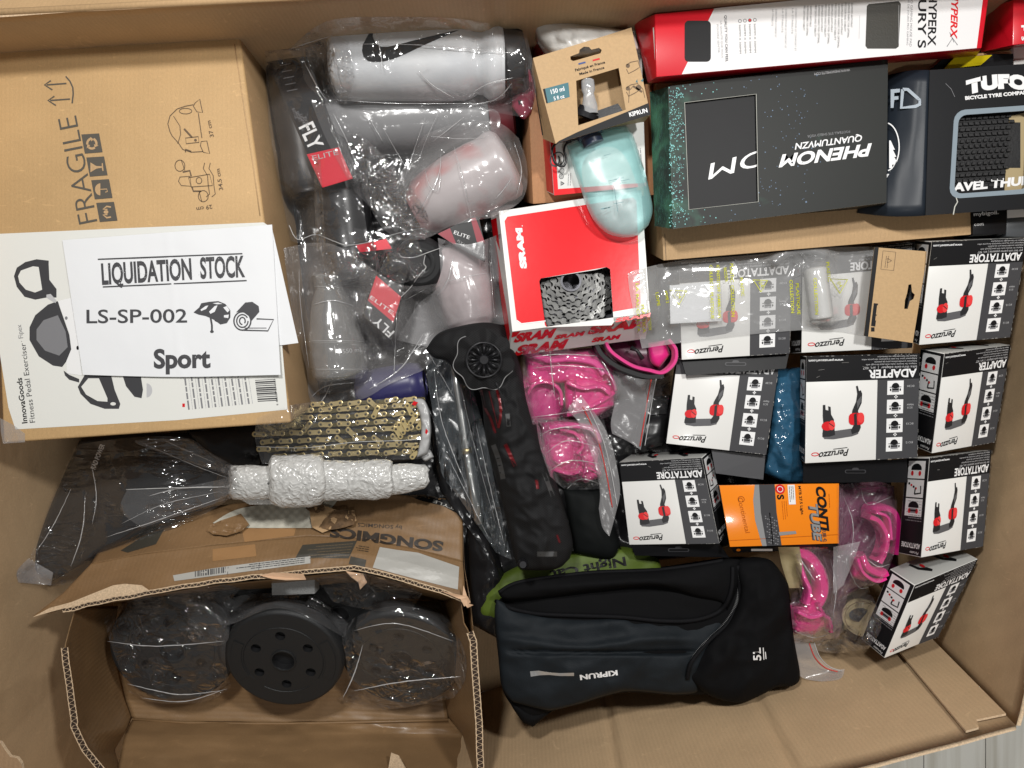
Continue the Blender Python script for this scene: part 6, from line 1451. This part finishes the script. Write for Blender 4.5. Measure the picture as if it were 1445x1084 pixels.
tbag('crinkled clear bag over the pink strap pieces by the vest', [(1112, 776), (1150, 772), (1185, 780), (1196, 830), (1184, 900), (1150, 905), (1120, 908)], (2, 4, 6), FP, 'all', -.16, off=.003, it=12, amp=.006, sc=40, seed=93, folds=([(1172, 790), (1180, 830), (1174, 880)], [(1120, 890), (1150, 900), (1180, 890)], [(1130, 790), (1150, 820)]))
tbag('milky flat bag corner right of the orange box', [(1176, 772), (1214, 764), (1205, 790), (1190, 826), (1176, 838)], (1, 3, 4), F_SOFT, 'all', -.12, off=.004, it=10, amp=.002, sc=30, seed=95)
tbag('crinkled clear bag below the pink straps', [(1186, 826), (1222, 820), (1244, 880), (1226, 915), (1180, 922), (1140, 915), (1150, 895)], (1, 3, 5), F_CRI, 'all', -.17, off=.003, it=12, amp=.005, sc=44, seed=97)
zip_bag('curved clear zip bag end resting on the carton wall below the pink straps', [(1120, 905), (1150, 908), (1158, 930), (1175, 944), (1192, 944), (1186, 958), (1160, 962), (1130, 955), (1122, 930)], (1, 4, 6), [(1142, 908), (1150, 928), (1164, 942), (1182, 948)], -.16, 99)
o = bag('tan_bag', [(1098, 772), (1128, 772), (1132, 800), (1128, 830), (1114, 830), (1104, 800)], (1, 3, 4), mat('tan_cloth', (.30, .24, .13), .4, bump=.6, bscale=60), 'all', -.13, off=.002, it=8, amp=.004, sc=60, seed=101, solid=True); tag(o, 'tan crinkled bag just under the orange box', 'bag')
# ================================================================ clear hang bag with yellow print, and its brown card
hb = thing('hang_bag', 'long clear bag with yellow recycling print lying over two adapter boxes', 'plastic bag', W(1060, 420, -.08))
tube('hook', spline3([W(x, y, -.070) for x, y in ((1090, 372), (1104, 360), (1125, 354), (1150, 356), (1166, 362))], 5), .006, BLKP, hb, 10)
lathe('white_roll', W(1150, 378, -.066), W(1160, 452, -.066), [(0, .012), (.03, .017), (.97, .017), (1, .012)], mat('white_plastic', (.62, .62, .60), .35), hb, 28)
pz2 = tilt(980, 425, -.074)
slab('paper_slip', [pz2.at(*p) for p in ((945, 403), (1017, 396), (1018, 453), (946, 457))], .0003, WHITE_P, hb)
FHB = film('film_hang_bag', milk=.30, crease=.5, scale=38, gloss=.12, rough=.12, milkcol=(.66, .66, .66))
fo = bag('film', [(886, 386), (902, 380), (960, 368), (1060, 360), (1160, 350), (1240, 348), (1232, 410), (1222, 474), (1170, 466), (1130, 466), (1040, 474), (960, 484), (906, 492), (896, 450), (888, 410)], (5, 7, 12), FHB, 'all', -.085, off=.0025, it=20, amp=.003, sc=24, parent=hb, seed=111)
YEL = mat('yellow_print_ink', (.55, .56, .02), .5); a = Wrap([fo], -.075)
for tx, x, y0, y1, h in (('PLASTIC  COLLECTION', 1030, 372, 447, 4.6), ('RACCOLTA', 1021, 378, 398, 4.2), ('KUNSTSTOFF SAMMLUNG', 1011, 374, 449, 4.2), ('COLLECTE PLASTIQUE', 1001, 374, 450, 4.2), ('LDPE', 925, 413, 432, 4.2), ('HDPE 2', 938, 411, 428, 3.6), ('COLLECTION', 913, 438, 466, 4.2), ('PLASTICA', 905, 430, 470, 4.2), ('LA RACCOLTA', 897, 400, 470, 4.0),
                         ('PLASTIC', 1044, 392, 418, 4), ('PLASTIQUE', 1123, 400, 444, 4), ('COLLECTION', 1114, 395, 442, 4.4), ('COLLECTION', 1148, 392, 444, 4.4), ('PLASTIC', 1166, 370, 398, 4)):
    a.text(tx, (x, y0), (x+2.5, y1), h, YEL, 1, bold=.02)
for cx_, cy_, s_ in ((957, 418, 12), (1073, 402, 10), (1184, 402, 12)):
    a.line([(cx_-s_, cy_-s_*.7), (cx_+s_, cy_-s_*.6), (cx_+s_*.1, cy_+s_)], 1.8, YEL, 1, closed=True); a.text('04', (cx_-3, cy_-3), (cx_+1, cy_+4), 5, YEL, 1)
a.done(hb, 'yellow_print')
t = thing('hang_card', 'brown kraft hang card with black edge at the end of the clear printed bag', 'hang card', W(1262, 415, -.06))
pc = tilt(1262, 415, -.055, .05, 0); qd = [(1234, 349), (1309, 355), (1288, 484), (1219, 474)]
slot = [(1282, 402), (1286, 401), (1287, 412), (1291, 416), (1289, 422), (1284, 425), (1281, 436), (1276, 436), (1277, 424), (1280, 414)]
holed('card', [pc.at(*p) for p in qd], [[pc.at(*p) for p in slot]], .0009, [KC, KC], t, pc.n)
a = Art(pc); a.poly([(1234, 349), (1240, 349.6), (1225, 475), (1219, 474)], BLACK_I, 0)
a.line([(1246, 354), (1264, 356), (1261, 382), (1243, 380)], .8, BR_, 0, closed=True); a.ring(1254, 368, 4, 4, .8, BR_, 0, 3); a.para((1249, 378), (1252, 357), 2, 3, 1, BR_, 0)
a.poly([(1233, 428), (1239, 428.5), (1235, 461), (1229, 460)], BLACK_I, 0); a.text('SILATOR', (1236.5, 430), (1232.8, 458), 4, KC, 1, bold=.02) if 0 else a.para((1237.5, 431), (1234.2, 458), 1, 3, 3.2, KC, 1)
a.rect(1229, 462, 5, 6, BLACK_I, 0); a.done(t)
# ================================================================ green bag
GRN = mat('olive_green_nylon', (.075, .115, .010), .6, bump=.4, bscale=40)
o = pillow('green_bag', [(682, 832), (719, 805), (770, 785), (807, 778), (851, 772), (902, 774), (930, 790), (935, 815), (930, 840), (860, 850), (760, 860), (700, 880), (676, 866)], (6, 8, 11), GRN, -.172, .045, amp=.004, sc=22, seed=3, label='olive green Night Cat bag peeking out above the dark vest', cat='bag', res=4)
a = Wrap([o], -.15); a.text('Night Cat', (882, 786), (776, 806), 12, BLACK_I, 1, bold=.03); a.done(o, 'print')
# ================================================================ running vest
vt = thing('running_vest', 'dark slate and black KIPRUN running vest folded at the bottom of the carton', 'vest', W(900, 900, -.2))
SLATE = mat('slate_ripstop', (.0095, .0125, .0155), .65, spec=.2, bump=.25, bscale=500, var=.12, vscale=30); BKF = mat('black_stretch_cloth', (.004, .004, .0045), .8, spec=.12, bump=.3, bscale=900)
ol = [(697, 840), (733, 822), (825, 809), (931, 805), (1020, 790), (1049, 787), (1086, 790), (1111, 824), (1119, 898), (1128, 955), (1117, 968), (1096, 969), (1074, 980), (1049, 990), (1027, 989), (1001, 981), (953, 981), (895, 977), (865, 980), (818, 994), (781, 1003), (750, 1024), (739, 1018), (722, 996), (708, 970), (703, 926), (697, 868)]
base_ = pillow('lining', [(p[0], p[1]) for p in ol], (6, 10, 21), BKF, -.165, .09, vt, amp=.003, sc=12, seed=13, p=.35, res=6)
def vf(X, Y):
    r = .0065*np.exp(-((Y-908-6*np.sin(X/40))/7)**2)*np.clip((1000-X)/60, 0, 1)          # swelling over the pocket slit
    r = r-.012*np.exp(-((Y-921+((X-860)/200)**2*3)/3.0)**2)*np.clip((985-X)/20, 0, 1)*np.clip((X-712)/20, 0, 1)
    r = r+.007*np.exp(-(((X-850)*.8+(Y-890)*.3)/10)**2)*np.clip((905-Y)/20, 0, 1)+.003*np.exp(-(((X-885)*.8-(Y-880)*.4)/8)**2)*np.clip((905-Y)/20, 0, 1)
    return r+.0016*np.sin((X*.25+Y*.9)/9)*fbm(X/60, Y/60, 2, 3)*6
fr = pillow('front_panel', [(701, 846), (740, 864), (800, 870), (880, 871), (972, 875), (1018, 862), (1036, 856), (1022, 884), (990, 916), (972, 938), (970, 955), (985, 975), (953, 980), (895, 975), (865, 979), (818, 993), (781, 1002), (760, 1000), (722, 990), (708, 968), (703, 926), (698, 868)], (6, 10, 18), SLATE, -.135, .055, vt, amp=.0025, sc=14, seed=14, p=.4, res=3.2, folds=vf)
bk = pillow('back_panel', [(1040, 792), (1056, 788), (1088, 791), (1112, 824), (1120, 898), (1129, 955), (1117, 969), (1096, 970), (1074, 981), (1049, 991), (1027, 990), (1001, 982), (972, 958), (971, 938), (990, 914), (1026, 880), (1044, 840), (1040, 810)], (3, 6, 11), BKF, -.13, .06, vt, amp=.004, sc=13, seed=15, p=.4, res=3.2, folds=lambda X, Y: .006*np.sin((X*.8+Y*.5)/13)*fbm(X/60, Y/60, 2, 8)*3)
up_ = pillow('collar', [(703, 836), (735, 820), (826, 808), (932, 804), (1020, 790), (1044, 790), (1040, 830), (1026, 862), (1016, 850), (980, 842), (930, 828), (860, 832), (780, 842), (716, 846)], (5, 7, 12), BKF, -.125, .05, vt, amp=.003, sc=14, seed=16, res=4)
def seam_tube(name, P, r, m, z0=.002, over='all', parent=vt, n=6):
    Z_ = hit_heights(np.array([[p[0] for p in P]]), np.array([[p[1] for p in P]]), over, -.17)[0]
    return tube(name, spline3([W(x, y, z_+z0) for (x, y), z_ in zip(P, Z_)], n), r, m, parent, 8)
BIND = mat('black_binding', (.005, .005, .006), .7, spec=.15, bump=.5, bscale=600)
hem = [(700, 848), (720, 858), (745, 864), (770, 867), (825, 869), (880, 871), (930, 876), (972, 876), (1000, 870), (1018, 860), (1028, 845), (1033, 825), (1034, 800)]
seam_tube('binding', hem, .0035, BIND, .003, [fr, up_, base_])
seam_tube('binding', [(704, 836), (735, 821), (826, 809), (900, 806), (932, 804), (985, 797), (1020, 791)], .003, BIND, .003, [up_, base_])
seam_tube('binding', [(1041, 798), (1044, 838), (1038, 858), (1027, 880), (1005, 900), (988, 918), (974, 938), (970, 958)], .0032, BIND, .004, [fr, bk])
STI = mat('grey_stitch')
for k, P in enumerate(([(1038, 802), (1041, 838), (1034, 860), (1024, 880), (1002, 900), (985, 918), (971, 938), (967, 957)],)):
    pass
a = Wrap([fr, bk, base_], -.11)
zz = [(1039, 804), (1042, 820), (1042, 838), (1038, 854), (1030, 870), (1018, 885), (1003, 899), (988, 914), (977, 930), (971, 945)]
Q = resample(zz, 74)
for i in range(0, 73): a.line([(Q[i][0]-1.6, Q[i][1]-1), (Q[i][0]+1.6, Q[i][1]+1.4)], .45, STI, 12)
a.text('KIPRUN', (871, 946), (818, 953), 6.6, WHITE_I, 1, bold=.04)
a.big([(748, 947.5), (760, 946.5), (775, 949), (790, 950), (810, 949.5), (810, 954), (790, 954), (775, 952.5), (762, 953), (749, 955)], mat('silver_print'), 1)
a.text('5L', (1074, 932), (1073, 914), 10.5, WHITE_I, 1, bold=.02); a.line([(1078, 931), (1077, 914)], 1.2, WHITE_I, 1); a.line([(1081, 930), (1080, 920)], 1.2, WHITE_I, 1)
a.done(vt)
pillow('loose_corner', [(716, 985), (745, 1000), (778, 1004), (752, 1026), (738, 1020), (724, 1000)], (2, 3, 4), BKF, -.16, .02, vt, amp=.003, sc=30, res=3)

# ================================================================ torn brown carton with dumbbell plates
tb_ = thing('torn_carton', 'torn brown SONGMICS carton with ragged edge holding weight plates', 'carton', W(400, 900, -.38))
KB = cardboard('kraft_brown_board', (.22, .13, .062), .1, lines=.35, pitch=.007, rough=.42, blot=.14, coat=.1, dent=.9)
KB2 = cardboard('kraft_inside_board', (.24, .145, .07), 1.6, lines=.7, pitch=.0075, rough=.42, blot=.14, coat=.15, dent=.8)
def surf(name, rows, nu, nv, m, parent, th=.004, seed=0, amp=.0015, solid=True):
    """board through rows of (x, y, z) points"""
    R = []
    for r in rows:
        r = np.array(r, float); d = np.r_[0, np.cumsum(np.hypot(np.diff(r[:, 0]), np.diff(r[:, 1])))]; t_ = np.linspace(0, d[-1], nu+1)
        R.append(np.stack([np.interp(t_, d, r[:, k]) for k in range(3)], -1))
    R = np.array(R); v = np.linspace(0, len(rows)-1, nv+1); i0 = np.minimum(v.astype(int), len(rows)-2); f = (v-i0)[:, None, None]
    P = R[i0]*(1-f)+R[i0+1]*f; X, Y, Z = P[..., 0], P[..., 1], P[..., 2]+amp*fbm(P[..., 0]/70, P[..., 1]/35, 3, seed)
    return sheet(name, X, Y, Z, m, parent, close=Z-th, smooth=True, solid=solid)
TE = [(46, 871), (58, 866), (72, 865), (88, 860), (104, 858), (122, 852), (140, 849), (160, 844), (185, 841), (205, 836), (230, 832), (255, 827), (280, 824), (305, 819), (330, 817), (355, 813), (380, 812), (405, 809), (430, 806), (455, 804), (478, 802), (500, 800), (520, 804), (545, 810), (570, 817), (600, 827), (625, 834), (645, 842), (657, 847)]
fold = [(128, 796), (200, 782), (300, 770), (433, 757), (507, 760), (580, 774), (653, 793)]
panel = surf('back_panel', [[(150, 760, -.19), (300, 715, -.185), (420, 700, -.18), (560, 698, -.178), (652, 706, -.178)], [(x, y, -.13) for x, y in fold]], 90, 24, KB, tb_, seed=2, amp=.003)
flap_ = surf('torn_top_flap', [[(x, y, -.129) for x, y in fold], [(90, 836, -.112), (200, 812, -.11), (300, 795, -.108), (433, 782, -.105), (507, 781, -.105), (580, 795, -.106), (655, 818, -.108)], [(x, y+(i % 3-1)*.8, -.092) for i, (x, y) in enumerate(TE)]], 120, 26, KB, tb_, seed=3, amp=.003)
def flutes(path, w, z, seed, parent, name='fluted_edge', double=True, pitch=6.5, drop=.004, ends=1.0):
    """cut edge of corrugated board: liners and the wavy medium between them"""
    Q = resample(path, max(6, int(sum(math.dist(path[i], path[i+1]) for i in range(len(path)-1))/1.4)), False); n = len(Q)
    T_ = np.gradient(Q, axis=0); T_ /= np.linalg.norm(T_, axis=1)[:, None]; Nn = np.stack([-T_[:, 1], T_[:, 0]], -1)
    rr2 = random.Random(seed); V = []; F = []; MI = []
    zz_ = z if callable(z) else (lambda i: z)
    def strip(off0, wid, lift, mi, wave=None):
        b0 = len(V)
        for i in range(n):
            o0 = off0(i) if callable(off0) else off0
            for s_ in (-.5, .5):
                c = Q[i]+Nn[i]*(o0+s_*wid); V.append(W(c[0], c[1], zz_(i)+lift))
        for i in range(n-1): F.append((b0+2*i, b0+2*i+1, b0+2*i+3, b0+2*i+2)); MI.append(mi)
    jit = [rr2.uniform(-0.280, .35) for _ in range(n)]
    strip(0, w, 0, 1)
    lines = (-w/2, w/2)
    for l in lines: strip(lambda i, l=l: l+jit[i]*.7, 1.3, .0006, 0)
    segs = list(zip(lines, lines[1:]))
    for k, (a0, a1) in enumerate(segs):
        strip(lambda i, a0=a0, a1=a1, k=k: (a0+a1)/2+(a1-a0)*.46*math.sin(2*math.pi*i*1.4/pitch+k*2)+jit[i]*.3, 1.3, .0005, 0)
    return mesh(name, V, F, [KRAFT_EDGE, FLUTE], parent, MI, False, solid=False)
flutes([(x, y+1) for x, y in TE[3:]], 5.5, -.0895, 1, tb_, pitch=9, double=True)
# ragged paper lip along the tear
lip = [(46, 871), (70, 858), (100, 850), (130, 838), (160, 826), (176, 824), (200, 826), (210, 833), (190, 838), (160, 842), (130, 849), (100, 856), (70, 864)]
slab('torn_paper_lip', [W(x, y, -.087-.00002*x) for x, y in lip], .0006, KRAFT_EDGE, tb_)
for P in ([(366, 812), (385, 808), (428, 810), (432, 818), (404, 819), (384, 817)], [(488, 806), (512, 810), (518, 822), (508, 832), (506, 822), (496, 815)], [(622, 834), (640, 838), (660, 842), (664, 850), (655, 856), (650, 846), (640, 842)], [(654, 826), (658, 838), (662, 852), (668, 854), (660, 858), (652, 850)]):
    slab('torn_paper_scrap', [W(x, y, -.084+((i*7) % 3)*.0015) for i, (x, y) in enumerate(P)], .0006, mat('torn_paper_pale', (.62, .40, .25), .7, bump=.5, bscale=150), tb_)
# print and labels on the panel
a = Wrap([panel, flap_], -.13)
SOI = mat('brown_black_ink', (.03, .022, .016), .5)
a.text('SONGMICS', (626, 765), (466, 744), 13, SOI, 1, bold=.045); a.text('by SONGMICS', (567, 742), (505, 738), 5, SOI, 1, bold=.01)
LBL = mat('greyed_white_label', (.40, .39, .36), .35, bump=.3, bscale=25)
a.big([(536, 772), (560, 776), (590, 780), (648, 800), (646, 832), (590, 818), (526, 801)], LBL, 2, 6)
a.big([(427, 769), (504, 763), (492, 788), (417, 787)], mat('faded_black_label', (.05, .045, .035), .5), 1, 6)
for k in range(5): a.para((498-k*1.5, 767+k*4), (432, 772+k*4), 1, 4, 1.2, mat('brown_fine_ink', (.14, .10, .06), .5), 2, seed=k)
a.big([(244, 812), (300, 802), (360, 794), (438, 785), (438, 795), (360, 805), (300, 813), (246, 820)], LBL, 2, 6)
x = 275
while x < 318: w_ = rr.choice((.8, 1.2, 2)); y_ = 811-(x-275)*.14; a.poly([(x, y_-5), (x+w_, y_-5.1), (x+w_, y_+3), (x, y_+3.1)], GREY_I, 3); x += w_+rr.choice((.8, 1.3, 1.8))
for k in range(3): a.para((430, 787+k*2.8), (330, 799+k*2.8), 1, 3, 1.5, GREY_I, 3, seed=k)
a.line([(322, 800), (321, 811)], .7, GREY_I, 3); a.line([(366, 794), (365, 805)], .7, GREY_I, 3)
a.big([(340, 742), (420, 735), (415, 756), (345, 765)], TAPE, 0.5, 8); a.big([(300, 775), (360, 768), (362, 785), (300, 792)], TAPE, 0.5, 8)
a.big([(575, 699), (600, 698), (640, 708), (651, 722), (648, 726), (625, 714), (595, 707)], BLACK_I, 1, 6); a.text('STYLE', (648, 718), (612, 705), 4, LBL, 2)
a.big([(495, 785), (517, 790), (515, 800), (492, 796)], mat('faded_black_label'), 1, 6); a.para((520, 778), (500, 775), 3, 3, 1.4, SOI, 1)
a.big([(170, 777), (200, 758), (232, 746), (220, 768), (180, 780)], mat('faded_black_label'), 1, 6)
a.done(tb_)
for x, y in ((114, 844), (98, 855)): pass
# foam sheet through the tear and ripped layers
fo_ = sheet('foam_sheet', *(lambda c: (c[0], c[1], hit_heights(c[0], c[1], [panel], -.18)+.0022+.0008*np.sin(c[0]/2.2)*np.sin(c[1]/2.0)))(coons([(300, 738), (338, 718), (410, 708), (478, 704)], [(340, 742), (352, 745), (440, 745)], [(300, 738), (318, 741), (340, 742)], [(478, 704), (460, 726), (440, 745)], 90, 24)), mat('white_foam_sheet', (.52, .50, .42), .6), tb_)
RIP = mat('ripped_kraft_layers', (.13, .075, .035), .8, bump=1.0, bscale=60, var=.5, vscale=70); RIP2 = mat('ripped_kraft_light', (.42, .27, .14), .8, bump=.8, bscale=80)
def scrap(P, z, m, k=0):
    T_ = np.array(P); c = T_.mean(0); n = len(P)
    X, Y, U, V_ = coons(P[:n//4+1], P[n//2:3*n//4+1][::-1], [P[0]]+P[3*n//4:][::-1], P[n//4:n//2+1], 20, 14, False)
    Z = hit_heights(X, Y, [panel], -.18)+z+.006*np.clip(ridges(X/9, Y/9, 2, k), -.3, 1)
    return sheet('ripped_layer', X, Y, Z, m, tb_)
scrap([(436, 716), (452, 711), (480, 722), (500, 720), (503, 735), (480, 742), (455, 752), (440, 744)], .004, RIP2, 3)
scrap([(470, 722), (486, 718), (502, 724), (500, 740), (480, 746), (464, 748), (450, 744), (458, 732)], .006, RIP, 5)
scrap([(432, 716), (440, 713), (456, 712), (458, 720), (448, 724), (438, 722), (434, 720), (432, 718)], .006, RIP, 6)
scrap([(296, 742), (310, 735), (340, 725), (352, 740), (340, 750), (320, 756), (300, 754), (292, 748)], .004, KB, 7)

# inside of the carton
lw = surf('side_panel', [[(106, 858, -.105), (98, 885, -.10), (91, 912, -.10), (96, 960, -.10), (104, 1016, -.10), (107, 1026, -.10), (120, 1056, -.10), (142, 1082, -.10), (165, 1110, -.10)],
                         [(165, 856, -0.288), (160, 890, -0.288), (165, 940, -0.296), (175, 985, -0.304), (186, 1012, -0.304), (178, 1030, -0.264), (160, 1060, -.25), (175, 1110, -.14)]], 50, 24, KB2, tb_, seed=5, amp=.004)
flutes([(91, 914), (93, 935), (97, 960), (101, 990), (105, 1018), (104, 1024), (110, 1038), (120, 1058), (133, 1074), (148, 1092)], 9, -.097, 3, tb_, pitch=8.5)
rw = surf('side_panel', [[(650, 842, -.098), (655, 880, -.10), (662, 892, -.10), (668, 960, -.10), (672, 1020, -.10), (676, 1110, -.10)],
                         [(622, 850, -0.288), (622, 900, -0.288), (624, 960, -0.296), (632, 1012, -0.304), (652, 1035, -.30), (674, 1110, -.13)]], 50, 24, KB2, tb_, seed=6, amp=.003)
flutes([(663, 892), (668, 905), (670, 940), (673, 980), (676, 1020), (677, 1060), (679, 1100)], 9, -.096, 4, tb_, pitch=8.5)
ro = surf('outer_side_panel', [[(652, 708, -.18), (655, 800, -.13), (664, 850, -.104), (668, 890, -.104), (678, 1000, -.102), (682, 1110, -.102)], [(640, 720, -.38), (645, 800, -.38), (648, 850, -.38), (648, 890, -.38), (650, 1000, -.38), (650, 1110, -.38)]], 30, 8, KB, tb_, seed=8, amp=.001)
bw_ = surf('back_wall', [[(106, 858, -.12), (300, 826, -.12), (500, 806, -.12), (650, 842, -.12)], [(160, 850, -0.296), (300, 840, -0.304), (500, 835, -0.304), (624, 850, -0.296)]], 30, 8, KB2, tb_, seed=9, amp=.001)
fl_ = surf('inside_bottom', [[(160, 850, -0.298), (300, 845, -0.308), (500, 845, -0.308), (626, 850, -0.298)], [(176, 985, -0.308), (300, 992, -0.310), (500, 992, -0.310), (628, 985, -0.308)], [(187, 1015, -0.298), (265, 1020, -0.300), (400, 1021, -0.300), (632, 1016, -0.298)]], 70, 20, KB2, tb_, seed=10, amp=.003)
lf = surf('lower_flap', [[(187, 1014, -0.296), (265, 1019, -0.298), (400, 1020, -0.298), (634, 1015, -0.296)], [(176, 1036, -0.248), (280, 1038, -0.256), (400, 1038, -0.256), (652, 1036, -.305)], [(160, 1112, -.14), (300, 1120, -.13), (450, 1120, -.13), (676, 1112, -.13)]], 80, 26, KB2, tb_, seed=11, amp=.007)
tube('fold_crease', [W(187, 1015, -0.293), W(265, 1020, -0.295), W(330, 1021, -0.295), W(400, 1021.5, -0.295), W(520, 1019, -0.294), W(632, 1016, -0.293)], .0022, KB2, tb_, 8)
slab('lifted_tab', [W(x, y, z) for x, y, z in ((552, 1062, -.2), (562, 1066, -.19), (575, 1090, -.16), (560, 1095, -.17), (548, 1084, -.19))], .002, KRAFT_EDGE, tb_)

# ================================================================ dumbbell plates
PLT = mat('black_vinyl_plate', (.016, .017, .018), .42, spec=.45, bump=.35, bscale=900)
PLD = mat('plate_recess_shade', (.010, .010, .011), .55, bump=.3, bscale=700)  # darker copy of the vinyl: shade inside the holes put into the colour
def plate(label, px, py, z, R_, n, th=.034, holes=True):
    c = W(px, py, z); n = Vector(n).normalized(); t = thing('weight_plate', label, 'weight plate', c-n*th, 'black dumbbell plates')
    u = Vector((1, 0, 0)); u = (u-n*u.dot(n)).normalized(); v = n.cross(u)
    P = lambda r, a_, h=0: c+u*r*math.cos(a_)+v*r*math.sin(a_)+n*h
    N_ = 72
    prof = [(R_*.93, 0), (R_*.955, -.0005), (R_*.985, -.004), (R_, -.010), (R_, -th+.008), (R_*.98, -th+.002), (R_*.93, -th)]
    V = []; F = []
    for r, h in prof: V += [P(r, 2*math.pi*i/N_, h) for i in range(N_)]
    for j in range(len(prof)-1):
        for i in range(N_): F.append((j*N_+i, j*N_+(i+1) % N_, (j+1)*N_+(i+1) % N_, (j+1)*N_+i))
    F.append(tuple((len(prof)-1)*N_+i for i in range(N_)))
    mesh('rim', V, F, PLT, t, None, True)
    circ = lambda x0, y0, r, k: [c+u*(x0+r*math.cos(2*math.pi*i/k))+v*(y0+r*math.sin(2*math.pi*i/k)) for i in range(k)]
    hs_ = [circ(0, 0, R_*.185, 32)]
    if holes: hs_ += [circ(R_*.5*math.cos(math.radians(90+60*k)), R_*.5*math.sin(math.radians(90+60*k)), R_*.085, 20) for k in range(6)]
    holed('face', circ(0, 0, R_*.932, N_), hs_, .012, [PLT, PLD], t, n)
    mesh('core', [p-n*.0125 for p in circ(0, 0, R_*.93, 48)], [tuple(range(48))], PLD, t)
    # raised ring, hub ring and the two letter fields
    def ringm(name, r0, r1, h, a0=0, a1=360, m=PLT):
        k = max(8, int((a1-a0)/5)); V = []; F = []
        for i in range(k+1):
            th_ = math.radians(a0+(a1-a0)*i/k); V += [P(r0, th_, 0), P(r0+.0006, th_, h), P(r1-.0006, th_, h), P(r1, th_, 0)]
        for i in range(k):
            for j in range(3): F.append((i*4+j, i*4+j+1, (i+1)*4+j+1, (i+1)*4+j))
        return mesh(name, V, F, m, t, None, False)
    ringm('hub_ring', R_*.185, R_*.215, .0022); ringm('moulded_ring', R_*.66, R_*.672, .0010, -35, 215); ringm('moulded_ring', R_*.66, R_*.672, .0010, 235, 305)
    for a0 in (-28, 152): ringm('letter_field', R_*.70, R_*.88, .0011, a0, a0+56); 
    return t, c, u, v, n
plate('bare black plate with six holes standing in the middle of the torn carton', 400, 932, -.185, .0985, (0, -.36, .93), th=.030)
plate('black plate in clear film at the left inside the torn carton', 243, 918, -.215, .105, (.05, -0.280, .93), holes=True)
plate('black plate wrapped in wrinkled film at the right inside the torn carton', 566, 932, -.205, .103, (-.05, -.42, .9))
plate('black plate lying deeper behind the middle one', 335, 872, -.24, .085, (.1, -.3, .95))
plate('black plate lying deeper, right behind the middle one', 480, 868, -.24, .085, (-.1, -.3, .95))
slab('foam_block', [W(x, y, -.17) for x, y in ((383, 814), (444, 811), (444, 838), (384, 840))], .03, mat('grey_foam', (.34, .35, .35), .8, bump=.6, bscale=500, var=.1, vscale=300)); tag(bpy.data.objects['foam_block'], 'grey foam block above the bare weight plate', 'foam block')
F_DK = film('film_plate_bag', milk=.010, crease=1.5, scale=40, gloss=.10, rough=.06); F_DKC = film('film_plate_crumple', milk=.012, crease=1.7, scale=48, gloss=.13, rough=.055)
tbag('clear film over the left weight plate', [(146, 872), (200, 842), (300, 850), (322, 876), (318, 930), (326, 970), (290, 990), (220, 992), (184, 978), (160, 920)], (3, 5, 8), F_DK, 'all', -.30, off=.003, it=12, amp=.005, sc=26, seed=121, dirn=-.1, folds=([(152, 905), (220, 912), (315, 905)], [(180, 965), (250, 980), (310, 975)], [(200, 985), (260, 990), (320, 972)]))
o = bag('crumpled_film', [(262, 846), (300, 840), (324, 862), (322, 902), (306, 912), (270, 905), (266, 880)], (2, 4, 5), F_DKC, 'all', -.26, off=.006, it=8, amp=.008, sc=50, seed=123, res=2.6); tag(o, 'crumpled film between the left plate and the bare plate', 'plastic film')
o = bag('crumpled_film', [(232, 836), (300, 824), (340, 830), (326, 846), (280, 856), (240, 848)], (2, 3, 5), F_DKC, 'all', -.22, off=.006, it=8, amp=.006, sc=50, seed=125, res=2.6); tag(o, 'crumpled film under the torn edge at the left', 'plastic film')
o = bag('crumpled_film', [(446, 816), (500, 808), (560, 820), (596, 838), (580, 862), (530, 862), (470, 850)], (3, 4, 6), F_DKC, 'all', -.19, off=.006, it=10, amp=.007, sc=46, seed=127, res=2.6); tag(o, 'silvery crumpled film under the torn edge at the right', 'plastic film')
tbag('wrinkled clear film over the right weight plate', [(482, 900), (500, 872), (560, 855), (630, 868), (656, 920), (656, 960), (640, 985), (560, 1000), (500, 1000), (478, 985), (490, 950)], (3, 6, 9), F_DKC, 'all', -.30, off=.003, it=12, amp=.006, sc=30, seed=129, folds=([(500, 890), (560, 880), (640, 905)], [(500, 975), (570, 962), (650, 955)], [(484, 985), (500, 950), (512, 910)]))
tbag('loose clear film around the back of the bare plate', [(300, 850), (360, 838), (440, 842), (492, 880), (486, 900), (400, 858), (330, 880), (310, 880)], (3, 4, 6), F_CLR, 'all', -.26, off=.003, it=10, amp=.005, sc=34, seed=131)
